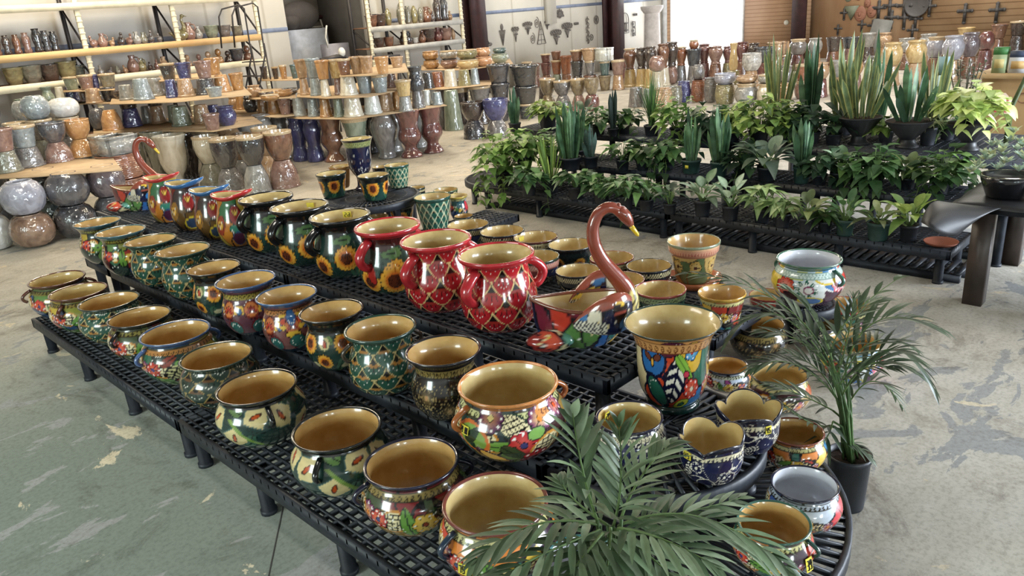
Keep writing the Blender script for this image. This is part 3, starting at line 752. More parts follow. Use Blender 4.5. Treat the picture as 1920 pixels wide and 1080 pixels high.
# ---------------------------------------------------------------- painted clay pots
PROF = {   # (radius / rim radius, height / total height) of the outside, up to where the coloured lip starts
 'olla': [(0.001, 0.0), (0.50, 0.0), (0.55, 0.015), (0.72, 0.09), (0.93, 0.22), (1.06, 0.36), (1.12, 0.50), (1.08, 0.64), (0.99, 0.75), (0.90, 0.83), (0.87, 0.88)],
 'jar': [(0.001, 0.0), (0.50, 0.0), (0.55, 0.015), (0.70, 0.09), (0.86, 0.22), (0.93, 0.36), (0.93, 0.48), (0.87, 0.60), (0.79, 0.69), (0.755, 0.76), (0.78, 0.83), (0.87, 0.90)],
 'jug': [(0.001, 0.0), (0.60, 0.0), (0.66, 0.015), (0.82, 0.08), (0.96, 0.20), (1.01, 0.33), (0.99, 0.46), (0.92, 0.60), (0.84, 0.72), (0.80, 0.80), (0.83, 0.88)],
 'vase': [(0.001, 0.0), (0.54, 0.0), (0.56, 0.02), (0.55, 0.06), (0.50, 0.085), (0.60, 0.15), (0.69, 0.26), (0.73, 0.40), (0.735, 0.55), (0.74, 0.68), (0.77, 0.79), (0.83, 0.88), (0.92, 0.955)],
 'bowl': [(0.001, 0.0), (0.62, 0.0), (0.68, 0.03), (0.84, 0.22), (0.93, 0.45), (0.97, 0.70), (0.985, 0.90)],
 'cup': [(0.001, 0.0), (0.66, 0.0), (0.69, 0.02), (0.78, 0.3), (0.87, 0.6), (0.94, 0.88)],
 'pitcher': [(0.001, 0.0), (0.60, 0.0), (0.66, 0.01), (0.80, 0.07), (0.94, 0.18), (1.0, 0.32), (0.97, 0.48), (0.86, 0.64), (0.76, 0.76), (0.74, 0.83), (0.80, 0.90)],
 'goblet': [(0.001, 0.0), (0.52, 0.0), (0.52, 0.03), (0.34, 0.07), (0.30, 0.18), (0.32, 0.26), (0.52, 0.34), (0.70, 0.45), (0.76, 0.60), (0.76, 0.76), (0.82, 0.88), (0.93, 0.96)],
 'flowerpot': [(0.001, 0.0), (0.62, 0.0), (0.65, 0.02), (0.74, 0.3), (0.84, 0.62), (0.885, 0.74), (0.95, 0.75), (0.97, 0.93)],
 'lobed': [(0.001, 0.0), (0.50, 0.0), (0.56, 0.02), (0.76, 0.12), (0.91, 0.32), (0.97, 0.50), (0.98, 0.66), (0.97, 0.80), (0.97, 0.90)],
}
LIP = {  # coloured lip: outside, over the top, down to the inside
 'olla': [(0.86, 0.88), (0.895, 0.915), (0.96, 0.945), (0.995, 0.965), (1.0, 0.982), (0.985, 0.997), (0.955, 1.0), (0.925, 0.988), (0.91, 0.972)],
 'jar': [(0.865, 0.90), (0.94, 0.942), (0.99, 0.962), (1.0, 0.98), (0.985, 0.996), (0.955, 1.0), (0.925, 0.988), (0.905, 0.972)],
 'jug': [(0.825, 0.88), (0.88, 0.905), (0.965, 0.93), (0.998, 0.952), (1.0, 0.975), (0.985, 0.995), (0.95, 1.0), (0.92, 0.988), (0.90, 0.970)],
 'vase': [(0.915, 0.955), (0.965, 0.978), (0.995, 0.988), (1.0, 0.996), (0.985, 1.0), (0.965, 0.995), (0.945, 0.985)],
 'bowl': [(0.984, 0.90), (1.0, 0.93), (1.0, 0.975), (0.985, 0.998), (0.965, 1.0), (0.95, 0.99), (0.945, 0.975)],
 'lobed': [(0.985, 0.88), (0.995, 0.92), (1.0, 0.97), (0.985, 0.995), (0.955, 1.0), (0.94, 0.992), (0.935, 0.975)],
}
for k, s_ in (('cup', 'bowl'), ('pitcher', 'jar'), ('goblet', 'vase'), ('flowerpot', 'bowl')): LIP[k] = LIP[s_]
def lip_for(style):
    L = np.array(LIP[style], float); p = PROF[style][-1]
    L[0] = (p[0] - 0.003, p[1]); return L
def smooth_profile(P, n):
    """resample a polyline profile evenly with a little rounding"""
    P = np.asarray(P, float); d = np.r_[0, np.cumsum(np.hypot(*np.diff(P, axis=0).T))]
    t = np.linspace(0, d[-1], n); Q = np.stack([np.interp(t, d, P[:, 0]), np.interp(t, d, P[:, 1])], 1)
    for _ in range(2):
        Q[2:-1] = 0.25 * Q[1:-2] + 0.5 * Q[2:-1] + 0.25 * Q[3:]
    return Q
def rev(prof_m, nu, deform=None):
    a = np.linspace(0, TAU, nu, endpoint=False); m = len(prof_m)
    R = np.repeat(prof_m[:, :1], nu, 1); Z = np.repeat(prof_m[:, 1:2], nu, 1); A = np.repeat(a[None], m, 0)
    if deform: R, Z = deform(R, Z, A)
    v = np.stack([R * np.cos(A), R * np.sin(A), Z], -1).reshape(-1, 3)
    i = np.arange(m - 1)[:, None] * nu; j = np.arange(nu)[None]; j2 = (j + 1) % nu
    return v, np.stack([i + j, i + j2, i + nu + j2, i + nu + j], -1).reshape(-1, 4), A
OCHRE = painted('painted_clay')
def lining_mat(name, c, c2):
    return plain(name, c, 0.24, var=0.1, scale=7, c2=c2, coat=0.6)
LIN_TAN = lining_mat('ochre_inside_glaze', (206, 172, 112), (180, 140, 80))
LIN_PALE = lining_mat('straw_inside_glaze', (208, 186, 132), (184, 156, 100))
LIN_WHITE = lining_mat('white_inside_glaze', (214, 216, 222), (196, 198, 206))
LIN = {'t': LIN_TAN, 'p': LIN_PALE, 'w': LIN_WHITE}
def gloss(c): return plain('glaze_%02x%02x%02x' % tuple(int(x) for x in c), c, 0.2, var=0.22, scale=12, coat=0.8)
STICK = plain('yellow_price_sticker', (232, 214, 70), 0.6)
INK = plain('price_ink', (30, 28, 24), 0.6)
FONT_SEG = {'0': 'abcdef', '1': 'bc', '2': 'abged', '3': 'abgcd', '4': 'fgbc', '5': 'afgcd', '6': 'afgedc', '7': 'abc', '8': 'abcdefg', '9': 'abcdfg'}
def digits(m, text, w, h, o, ex, ey):
    """handwritten looking figures out of short strokes on a small card"""
    o, ex, ey = (np.array(k, float) for k in (o, ex, ey)); adv = w / max(1, len(text) + 0.5); x = adv * 0.4
    P = {'a': ((0, 1), (1, 1)), 'b': ((1, 1), (1, .5)), 'c': ((1, .5), (1, 0)), 'd': ((0, 0), (1, 0)), 'e': ((0, 0), (0, .5)), 'f': ((0, .5), (0, 1)), 'g': ((0, .5), (1, .5))}
    for ch in text:
        if ch == '.': m.beam(o + ex * (x + adv * .2) + ey * h * .14, o + ex * (x + adv * .3) + ey * h * .14, h * .1, h * .04)
        else:
            for s in FONT_SEG[ch]:
                a, b = P[s]; f = lambda q: o + ex * (x + q[0] * adv * .55) + ey * (h * .16 + q[1] * h * .66)
                m.beam(f(a), f(b), h * .085, h * .04)
        x += adv
def sticker(root, w, h, style, ang, t, text='', size=(0.16, 0.12), inside=False):
    """small yellow paper price label stuck on the wall of the pot"""
    pr = np.array(PROF[style]); r = np.interp(t, pr[1:, 1], pr[1:, 0]) * w / 2; z = t * h
    r2 = np.interp(t + 0.05, pr[1:, 1], pr[1:, 0]) * w / 2
    er = np.array((math.cos(ang), math.sin(ang), 0)); et = np.array((-math.sin(ang), math.cos(ang), 0))
    up = er * (r2 - r) + np.array((0, 0, 0.05 * h)); up /= np.linalg.norm(up)
    nrm = np.cross(et, up)
    if inside: r -= 0.05 * w; nrm = -nrm
    c = er * r + np.array((0, 0, z)) + nrm * 0.004
    sw, sh = size[0] * w, size[1] * w
    m = MB(); v = []
    for i in range(5):                       # bent to the wall
        q = (i / 4 - 0.5) * sw; b = c + et * q - er * (q * q / (2 * max(r, 0.02))) * (1 if not inside else -1)
        v += [b - up * sh / 2, b + up * sh / 2, b - up * sh / 2 + nrm * 0.0012, b + up * sh / 2 + nrm * 0.0012]
    m.add(v, [(4*i+2, 4*i+6, 4*i+7, 4*i+3) for i in range(4)] + [(4*i, 4*i+1, 4*i+5, 4*i+4) for i in range(4)])
    s = m.obj('price_sticker', STICK, root); s['label'] = 'small yellow price sticker'
    if text:
        m = MB(); digits(m, text, sw, sh, c - et * sw / 2 - up * sh / 2 + nrm * 0.0022, et, up); m.obj('price_figures', INK, s)
def make_pot(name, label, cat, loc, w, h, style, design, rim, lining='t', seed=1, nu=200, face=None, turn=0.0, handles=None,
             hcol=None, group=None, st=None, deform=None, **kw):
    """one pot: painted body, coloured rim, glazed lining, handles; local +X is the painted front"""
    face = math.atan2(-loc[1], -loc[0]) if face is None else face
    t = thing(name, label, cat, loc, face + turn, group)
    R = w / 2; P = smooth_profile(PROF[style], max(24, int(nu * 0.36))) * (R, h)
    v, q, A = rev(P, nu, deform)
    arc = np.r_[0, np.cumsum(np.hypot(*np.diff(P, axis=0).T))] / w; arc = arc - arc[int(np.argmax(P[:, 1] > 0.012 * h))]
    U = np.where(A > math.pi, A - TAU, A) * 0.53
    p = Paint(U, np.repeat(arc[:, None], nu, 1), np.repeat(P[:, 1:2] / h, nu, 1), TAU * 0.53, seed)
    if style in ('olla', 'jar'): p.V = p.V - (0.15 if style == 'olla' else 0.05); p.vtop = float(p.V.max())
    design(p, **kw)
    put('body', raw_mesh('body', v, q, cols=p.c.reshape(-1, 3)), OCHRE, t)
    L = smooth_profile(lip_for(style), 12) * (R, h)
    v, q, A = rev(L, min(nu, 96), deform); put('rim', raw_mesh('rim', v, q), gloss(rim), t)
    pin = np.array([p_ for p_ in PROF[style] if p_[1] > 0.06]) - (0.075, 0); pin[:, 0] = np.maximum(pin[:, 0], 0.1)
    li = lip_for(style)[-1]; thick = 0.05
    pin = np.concatenate([[(0.001, 0.07), (pin[0, 0] * 0.82, 0.07)], pin[pin[:, 1] < li[1] - 0.02], [li]])
    v, q, A = rev(smooth_profile(pin, 20) * (R, h), min(nu, 96), deform); put('lining', raw_mesh('lining', v, q[:, ::-1]), LIN[lining], t)
    for hd in handles or ():
        kind, ang = hd[0], hd[1]; m = MB(); pr = np.array(PROF[style])
        f = lambda tt: np.interp(tt, pr[1:, 1], pr[1:, 0]) * R
        if kind == 'loop':
            a, b, out, rad = 0.84, 0.56, 0.11 * w, 0.035 * w
        elif kind == 'arm':
            a, b, out, rad = 0.84, 0.46, 0.17 * w, 0.080 * w
        th = np.linspace(0, 1, 11); zz = (a + (b - a) * th) * h
        rr = f(a + (b - a) * th) * 0 + (f(a) * (1 - th) + f(b) * th) + out * np.sin(math.pi * th) ** 0.8 + 0.008 * w
        pts = np.stack([rr * math.cos(ang), rr * math.sin(ang), zz], 1); m.tube(pts, rad, 10, flat=0.8)
        m.obj('handle', gloss(hcol or rim), t, True)
    for s in st or (): sticker(t, w, h, style, *s)
    return t
def lobes(h, n, k, kz, ph=0.0):
    """scalloped mouth"""
    def f(R, Z, A):
        zt = Z / h; b = np.clip((zt - 0.55) / 0.45, 0, 1) ** 1.5
        c = np.abs(np.cos(n * (A - ph) / 2)); c = c ** 0.55
        return R * (1 + b * k * (c - 0.75)), Z + b * kz * (c - 0.6)
    return f
def spout(w, h, ang):
    """wavy pitcher lip: pinched spout to one side, high at the spout and the back"""
    def f(R, Z, A):
        b = np.clip((Z / h - 0.74) / 0.26, 0, 1) ** 1.3; c = np.cos(A - ang)
        k = 1 + b * (0.20 * np.clip(c, 0, 1) ** 2 - 0.26 * np.abs(np.sin(A - ang)) ** 1.5 + 0.12 * np.clip(-c, 0, 1))
        return R * k, Z + b * h * (0.06 * np.clip(c, 0, 1) ** 2 + 0.02 * np.cos(2 * (A - ang)) - 0.02)
    return f
PALS = {
 'C1': [(132, 134, 60), (60, 104, 80), (150, 52, 42), (196, 170, 70), (52, 80, 116), (70, 36, 40), (96, 130, 70), (44, 62, 56)],
 'C2': [(128, 34, 36), (44, 84, 74), (96, 116, 62), (60, 34, 36), (176, 90, 50), (70, 84, 60), (150, 120, 60), (40, 52, 56)],
 'C3': [(200, 62, 44), (52, 110, 92), (222, 132, 56), (66, 130, 170), (222, 186, 76), (120, 40, 40), (60, 44, 54)],
 'C4': [(150, 70, 130), (206, 66, 74), (196, 206, 220), (70, 96, 160), (222, 130, 80), (90, 50, 110), (52, 90, 96)],
}
def d_yellowflower(p):
    d_mix(p, PALS['C1'], neck=(190, 130, 70)); p.fern(-0.13, 0.26, 0.13, 0.12, 1.0, (30, 30, 26), (214, 206, 150)); p.leaf(-0.18, 0.46, 0.13, 0.06, 0.5, (136, 62, 50))
    p.flower(0.11, 0.40, 0.135, 6, (222, 176, 50), (226, 196, 90), (60, 40, 20), dots=False)
def d_scale_dark(p):
    p.all((26, 34, 34)); p.scales(((44, 62, 54), (20, 24, 26), (168, 142, 88), (104, 72, 48)), 9, 4, 0.0, p.vtop)
def d_sunlily(p):
    p.all((34, 60, 54))
    for i in range(14): p.leaf(p.per * (i / 14 - 0.5), 0.10 + 0.27 * (i % 3), 0.2, 0.07, 0.4 + 1.7 * i, [(58, 92, 70), (30, 56, 50), (104, 132, 70)][i % 3], (20, 32, 30))
    for i in range(5):
        u = p.per * i / 5; p.sunflower(u - 0.12, 0.52, 0.17); p.sunflower(u + 0.16, 0.22, 0.15)
        p.blob(u + 0.20, 0.54, 0.10, 0.10, 0.3, (214, 196, 142), (60, 80, 60)); p.blob(u + 0.20, 0.54, 0.035, 0.06, 0.4, (180, 70, 40)); p.blob(u - 0.1, 0.14, 0.11, 0.06, 0.3, (200, 190, 150), (60, 80, 60))
    p.fill(p.V > p.vtop - 0.2, (24, 26, 26))
def d_scroll2(p):
    d_scroll(p, (120, 76, 74), (196, 110, 60), (52, 96, 150), (190, 128, 80))
    p.blob(0.0, 0.66, 0.09, 0.13, 0, (52, 100, 156), (40, 60, 100)); p.dots(0, 0.62, 0.06, 5, 3.3, 6.1, 0.012)
    for s in (-1, 1):
        R, a = p.polar(s * 0.17, 0.60); p.fill((np.abs(R - 0.10) < 0.024) & (s * np.cos(a) > -0.5), (222, 180, 66)); p.blob(s * 0.17, 0.60, 0.05, 0.05, 0, (196, 72, 44))
    p.blob(0, 0.38, 0.13, 0.05, 0, (222, 180, 66)); p.blob(0.05, 0.24, 0.14, 0.12, 0.3, (44, 100, 92), (60, 40, 40)); p.dots(0.05, 0.24, 0.09, 8, 0, 4)
def d_orange(p):
    d_mix(p, PALS['C2'], seed=4, neck=(206, 206, 148), ink=(60, 60, 40), n=30)
    p.lattice(0.02, 0.50, 0.17, 0.10, -0.5, edge=(40, 60, 50)); p.flower(0.30, 0.52, 0.13, 8, (128, 64, 104), (226, 180, 130), (226, 140, 50)); p.flower(-0.22, 0.58, 0.15, 9, (96, 44, 84), (176, 120, 90), (226, 200, 130))
    p.flower(0.10, 0.30, 0.155, 8, (184, 40, 48), (206, 80, 70), (70, 70, 120)); p.blob(0.23, 0.40, 0.085, 0.055, 0.2, (120, 164, 76)); p.lattice(0.33, 0.22, 0.16, 0.115, 0.6, edge=(206, 146, 60))
    p.blob(-0.40, 0.36, 0.16, 0.12, -0.5, (124, 158, 72), (206, 110, 50), 0.03); p.leaf(-0.40, 0.38, 0.12, 0.045, 0.9, (36, 60, 40)); p.leaf(-0.44, 0.34, 0.12, 0.03, 2.0, (36, 60, 40))
    p.blob(-0.20, 0.12, 0.17, 0.06, -0.6, (226, 176, 80), (80, 40, 50), 0.02); p.leaf(0.02, 0.20, 0.17, 0.06, -0.7, (56, 70, 44)); p.flower(0.24, 0.04, 0.17, 8, (170, 30, 40), (190, 60, 60), (90, 20, 30))
    p.lattice(0.44, 0.60, 0.12, 0.06, 0.2, (222, 150, 80), (120, 60, 40), (222, 150, 80)); p.flower(0.56, 0.56, 0.11, 8, (128, 60, 100), (220, 140, 120), (220, 90, 50))
def d_sunred(p): d_sunflower(p, (40, 66, 54), (60, 26, 26)); p.sunflower(0.02, 0.30, 0.26); p.blob(-0.36, 0.42, 0.07, 0.16, 0.2, (170, 44, 38))
def d_bowlsun(p):
    p.all((24, 34, 34))
    for i in range(12): p.leaf(p.per * (i / 12 - 0.5), 0.16, 0.16, 0.06, 0.5 + i * 2.1, (44, 90, 70))
    for i in range(6): p.sunflower(p.per * (i / 6) + 0.22, 0.16, 0.17)
    p.fill(p.V > p.vtop - 0.05, (20, 20, 22))
def d_plainbrown(p): p.all((150, 100, 52)); p.blob(0, 0.5, 0.2, 0.3, 0, (190, 110, 40), (60, 40, 20))
def d_plainblack(p): p.all((24, 26, 30))
def d_goblet(p):
    p.all((24, 26, 52)); r = p.r
    for i in range(26): p.flower(p.per * ((i * 0.381) % 1 - 0.5), 0.5 + 0.75 * r.random(), r.uniform(0.05, 0.09), 7, (26, 30, 66), (22, 24, 56), (220, 214, 190))
    for i in range(130): p.fill(np.hypot(*p.d(r.uniform(-p.per/2, p.per/2), r.uniform(0.0, p.vtop))) < 0.013, (226, 222, 206))
    p.band(p.vtop - 0.20, p.vtop - 0.02, (150, 156, 100), (80, 84, 60), 0.08, 'zig')
DEF = {'L1': 0.55, 'L2': 0.2}

# name, label, everyday word, base position, rim width, height, shape, painting, rim colour, more
POT_TABLE = [
('round_pot', 'brown-rimmed round pot with yellow-green flowers, farthest of the front row', 'pot', (1.3485, 5.7153, 0.25), 0.3584, 0.2652, 'olla', 'd_mix', (96, 52, 40), {'seed': 11, 'lining': 'p', 'nu': 140, 'handles': (('loop', -1.5), ('loop', 1.6)), 'group': 'round pots in the front row', 'neck': (120, 110, 60), 'cols': 'C1'}),
('round_pot', 'brown-rimmed round pot with red and yellow scrolls, second farthest in the front row', 'pot', (1.3479, 5.2983, 0.25), 0.3521, 0.2606, 'olla', 'd_mix', (100, 54, 40), {'seed': 12, 'lining': 'p', 'nu': 150, 'handles': (('loop', -0.7), ('loop', 2.4)), 'group': 'round pots in the front row', 'neck': (140, 120, 60), 'cols': 'C1'}),
('round_pot', 'dark green scale-patterned round pot third from the far end of the front row', 'pot', (1.3967, 4.8993, 0.25), 0.3552, 0.2628, 'olla', 'd_scale_green', (30, 48, 44), {'lining': 't', 'nu': 160, 'group': 'round pots in the front row'}),
('round_pot', 'black-rimmed round pot with red grapes and leaves beside the green scale pot', 'pot', (1.405, 4.4564, 0.25), 0.3493, 0.2585, 'olla', 'd_mix', (26, 26, 30), {'seed': 14, 'lining': 't', 'nu': 160, 'handles': (('loop', -0.9), ('loop', 2.2)), 'group': 'round pots in the front row', 'neck': (140, 130, 70), 'cols': 'C2'}),
('round_pot', 'blue-rimmed round pot with a yellow flower in the front row', 'pot', (1.4117, 3.9863, 0.25), 0.3667, 0.2714, 'olla', 'd_yellowflower', (70, 100, 148), {'lining': 't', 'nu': 180, 'handles': (('loop', -1.2), ('loop', 1.9)), 'hcol': (84, 110, 160), 'group': 'round pots in the front row'}),
('round_pot', 'green-rimmed round pot with dark scales right of the blue-rimmed yellow flower pot', 'pot', (1.4089, 3.5147, 0.25), 0.3539, 0.2619, 'olla', 'd_scale_dark', (44, 62, 52), {'lining': 't', 'nu': 180, 'group': 'round pots in the front row'}),
('round_pot', 'black-rimmed round lily pot with a black handle, farther of the two lily pots', 'pot', (1.356, 3.0185, 0.25), 0.3585, 0.2653, 'olla', 'd_lily', (22, 24, 26), {'seed': 3, 'lining': 't', 'nu': 200, 'handles': (('loop', 0.15), ('loop', 3.2)), 'group': 'round pots in the front row'}),
('round_pot', 'black-rimmed round lily pot with large cream lilies, nearer of the two lily pots', 'pot', (1.3642, 2.4074, 0.25), 0.3559, 0.2634, 'olla', 'd_lily', (22, 24, 26), {'seed': 5, 'turn': 0.5, 'lining': 't', 'nu': 220, 'handles': (('loop', -1.0), ('loop', 2.1)), 'group': 'round pots in the front row'}),
('round_pot', 'navy-rimmed round pot with dark red flowers and cream lattice in the front row', 'pot', (1.3969, 1.9878, 0.25), 0.349, 0.2583, 'olla', 'd_mix', (30, 30, 56), {'seed': 17, 'lining': 't', 'nu': 240, 'handles': (('loop', -1.35), ('loop', 1.7)), 'group': 'round pots in the front row', 'neck': (150, 130, 76), 'cols': 'C2'}),
('round_pot', 'maroon-rimmed round pot partly behind the near palm fronds', 'pot', (1.4117, 1.5762, 0.25), 0.3519, 0.2604, 'olla', 'd_mix', (122, 62, 54), {'seed': 18, 'lining': 'p', 'nu': 240, 'handles': (('loop', -1.0),), 'hcol': (40, 56, 76), 'group': 'round pots in the front row', 'st': ((-0.55, 0.52, '79.00', (0.2, 0.1)),), 'cols': 'C3'}),
('round_pot', 'teal-rimmed pot hidden among the near palm fronds', 'pot', (1.4567, 1.2557, 0.25), 0.2296, 0.1699, 'olla', 'd_mix', (52, 110, 112), {'seed': 19, 'lining': 'w', 'nu': 120, 'cols': 'C2'}),
('round_pot', 'white-lined navy-rimmed pot with purple flowers at the bottom right', 'pot', (2.2239, 0.9047, 0.25), 0.2257, 0.167, 'olla', 'd_mix', (26, 26, 52), {'seed': 21, 'lining': 'w', 'nu': 200, 'cols': 'C4', 'neck': (190, 200, 214)}),
('round_pot', 'green-rimmed pot with orange flowers and yellow sticker by the palm fronds', 'pot', (1.9661, 0.8899, 0.25), 0.2315, 0.1713, 'olla', 'd_mix', (64, 106, 92), {'seed': 22, 'lining': 't', 'nu': 200, 'cols': 'C3', 'handles': (('loop', 1.2),), 'hcol': (36, 70, 62), 'st': ((0.95, 0.5, '39', (0.13, 0.2)),)}),
('round_pot', 'brick-red-rimmed pot with orange flowers beside the tall palm pot', 'pot', (2.5346, 1.0803, 0.25), 0.2146, 0.1588, 'olla', 'd_mix', (140, 74, 58), {'seed': 23, 'lining': 't', 'nu': 170, 'cols': 'C3'}),
('flared_pot', 'teal-rimmed flared pot at the far end of the second row', 'pot', (1.7942, 6.0774, 0.45), 0.3337, 0.307, 'jar', 'd_mix', (58, 98, 112), {'seed': 31, 'lining': 't', 'nu': 140, 'handles': (('loop', 0.7),), 'hcol': (44, 100, 130), 'group': 'flared pots in the second row', 'cols': 'C1', 'neck': (128, 128, 56)}),
('flared_pot', 'teal-rimmed flared pot with yellow-green leaves, second in the second row', 'pot', (1.7842, 5.5972, 0.45), 0.3348, 0.308, 'jar', 'd_mix', (70, 110, 122), {'seed': 32, 'lining': 't', 'nu': 140, 'handles': (('loop', 0.8),), 'hcol': (44, 104, 140), 'group': 'flared pots in the second row', 'cols': 'C1', 'neck': (140, 132, 56)}),
('flared_pot', 'dark green flared scale pot, farther of the two in the second row', 'pot', (1.8066, 5.1457, 0.45), 0.3307, 0.3043, 'jar', 'd_scale_green', (42, 72, 62), {'lining': 't', 'nu': 150, 'handles': (('loop', 0.6),), 'group': 'flared pots in the second row'}),
('flared_pot', 'dark green flared scale pot, nearer of the two in the second row', 'pot', (1.8196, 4.6897, 0.45), 0.3342, 0.3075, 'jar', 'd_scale_green', (42, 72, 62), {'lining': 't', 'nu': 150, 'turn': 0.2, 'handles': (('loop', 0.7),), 'group': 'flared pots in the second row'}),
('flared_pot', 'black-rimmed flared pot with two small sunflowers, far one in the second row', 'pot', (1.7908, 4.2291, 0.45), 0.3068, 0.2823, 'jar', 'd_sunlily', (22, 24, 24), {'lining': 't', 'nu': 150, 'group': 'flared pots in the second row'}),
('flared_pot', 'blue-rimmed flared pot with an orange medallion in the second row', 'pot', (1.763, 3.794, 0.45), 0.3242, 0.2982, 'jar', 'd_scroll', (66, 98, 148), {'lining': 't', 'nu': 170, 'group': 'flared pots in the second row'}),
('flared_pot', 'blue-rimmed flared pot with a blue strap and yellow scrolls in the second row', 'pot', (1.7793, 3.4063, 0.45), 0.3115, 0.2866, 'jar', 'd_scroll2', (70, 104, 150), {'lining': 't', 'nu': 170, 'group': 'flared pots in the second row'}),
('flared_pot', 'black-rimmed flared sunflower pot beside the big green scale pot', 'pot', (1.7848, 3.0152, 0.45), 0.309, 0.2843, 'jar', 'd_sunlily', (22, 24, 24), {'lining': 't', 'nu': 180, 'turn': 0.45, 'group': 'flared pots in the second row'}),
('flared_pot', 'green-rimmed pot with cream-outlined green scales in the second row', 'pot', (1.7827, 2.6307, 0.45), 0.3222, 0.29, 'jug', 'd_scale_green', (40, 72, 62), {'lining': 't', 'nu': 220, 'handles': (('loop', -1.3), ('loop', 1.8)), 'hcol': (70, 60, 50), 'group': 'flared pots in the second row'}),
('flared_pot', 'black flared pot with tan engraved flowers in the second row', 'pot', (1.7877, 2.2212, 0.45), 0.3134, 0.2883, 'jar', 'd_darkfloral', (24, 24, 32), {'lining': 't', 'nu': 200, 'group': 'flared pots in the second row'}),
('round_pot', 'large orange-rimmed round pot with purple flowers and price sticker', 'pot', (1.7434, 1.8156, 0.45), 0.3732, 0.2799, 'olla', 'd_orange', (218, 142, 74), {'lining': 'p', 'nu': 280, 'handles': (('loop', -1.05), ('loop', 1.95)), 'hcol': (176, 104, 56), 'st': ((-0.93, 0.6, '79.00', (0.12, 0.09)),)}),
('round_pot', 'navy and white round pot behind the near palm, rim unbroken', 'pot', (1.9506, 1.4296, 0.45), 0.24, 0.1728, 'olla', 'd_navy', (24, 24, 50), {'seed': 41, 'lining': 'p', 'nu': 190, 'st': ((-2.1, 0.86, '45', (0.14, 0.14), True),)}),
('lobed_pot', 'navy and white pot with scalloped rim, front one of two', 'pot', (2.0243, 1.1485, 0.45), 0.2199, 0.1584, 'lobed', 'd_navy', (20, 22, 46), {'seed': 42, 'lining': 'p', 'nu': 210, 'deform': 'L1', 'st': ((-0.75, 0.8, '45', (0.15, 0.13)),)}),
('lobed_pot', 'navy and white pot with scalloped rim, rear one of two', 'pot', (2.2625, 1.1382, 0.45), 0.2244, 0.1616, 'lobed', 'd_navy', (20, 22, 46), {'seed': 43, 'lining': 'p', 'nu': 200, 'deform': 'L2', 'st': ((0.65, 0.8, '45', (0.1, 0.14)),)}),
('bell_vase', 'tall flared bell vase with blue butterfly wing and white fern pattern', 'vase', (2.383, 1.5283, 0.45), 0.3823, 0.3632, 'vase', 'd_tallvase', (34, 64, 56), {'lining': 'p', 'nu': 300}),
('pitcher', 'red-lipped wavy pitcher, farther of the two red-lipped ones', 'pitcher', (2.3473, 6.1489, 0.62), 0.2708, 0.3655, 'pitcher', 'd_pitcher', (196, 52, 52), {'red': True, 'lining': 'p', 'nu': 130, 'deform': 'S'}),
('pitcher', 'blue-lipped wavy pitcher, farther of the two blue ones', 'pitcher', (2.3287, 5.6951, 0.62), 0.2739, 0.3697, 'pitcher', 'd_pitcher', (58, 110, 164), {'red': False, 'lining': 'p', 'nu': 130, 'deform': 'S'}),
('pitcher', 'blue-lipped wavy pitcher, nearer of the two blue ones', 'pitcher', (2.3147, 5.2644, 0.62), 0.2694, 0.3637, 'pitcher', 'd_pitcher', (58, 110, 164), {'red': False, 'lining': 'p', 'nu': 130, 'deform': 'S'}),
('pitcher', 'red-lipped wavy pitcher beside the black sunflower jugs', 'pitcher', (2.3193, 4.9457, 0.62), 0.268, 0.3618, 'pitcher', 'd_pitcher', (196, 52, 52), {'red': True, 'lining': 'p', 'nu': 130, 'deform': 'S'}),
('handled_jug', 'black-rimmed sunflower jug farthest back of three', 'jug', (2.386, 4.6051, 0.62), 0.3553, 0.3553, 'jug', 'd_sunflower', (22, 22, 24), {'lining': 'p', 'nu': 170, 'handles': (('arm', -0.95), ('arm', 2.2)), 'group': 'jugs on the top bench'}),
('handled_jug', 'black-rimmed sunflower jug in the middle of three', 'jug', (2.3525, 4.1416, 0.62), 0.3603, 0.3603, 'jug', 'd_sunflower', (22, 22, 24), {'lining': 'p', 'nu': 170, 'handles': (('arm', -0.95), ('arm', 2.2)), 'group': 'jugs on the top bench', 'st': ((2.6, 0.9, '', (0.14, 0.08), True),)}),
('handled_jug', 'black-rimmed sunflower jug nearest of three, beside the red-rimmed one', 'jug', (2.3534, 3.7153, 0.62), 0.3538, 0.3538, 'jug', 'd_sunflower', (22, 22, 24), {'lining': 'p', 'nu': 180, 'turn': -0.1, 'handles': (('arm', -0.95), ('arm', 2.2)), 'group': 'jugs on the top bench', 'st': ((2.9, 0.9, '65', (0.14, 0.1), True),)}),
('handled_jug', 'red-rimmed jug with sunflowers on green', 'jug', (2.3458, 3.2634, 0.62), 0.3573, 0.3573, 'jug', 'd_sunred', (190, 44, 52), {'lining': 'p', 'nu': 190, 'handles': (('arm', -0.8), ('arm', 2.3)), 'group': 'jugs on the top bench'}),
('handled_jug', 'red jug with cream-edged petal scales, rear one of two', 'jug', (2.31, 2.8297, 0.62), 0.3576, 0.3576, 'jug', 'd_scale_red', (190, 44, 52), {'lining': 'p', 'nu': 230, 'handles': (('arm', -0.8), ('arm', 2.0)), 'group': 'jugs on the top bench'}),
('handled_jug', 'red jug with cream-edged petal scales, front one of two beside the swan', 'jug', (2.3012, 2.4049, 0.62), 0.3554, 0.3554, 'jug', 'd_scale_red', (190, 44, 52), {'lining': 'p', 'nu': 250, 'turn': 0.15, 'handles': (('arm', -0.85), ('arm', 1.75)), 'group': 'jugs on the top bench'}),
('wide_bowl', 'dark-rimmed tan bowl farthest back in the outer row', 'bowl', (3.9643, 4.4338, 0.25), 0.3405, 0.1703, 'bowl', 'd_bowl', (34, 34, 40), {'seed': 51, 'lining': 'p', 'nu': 110, 'group': 'wide bowls behind the jugs'}),
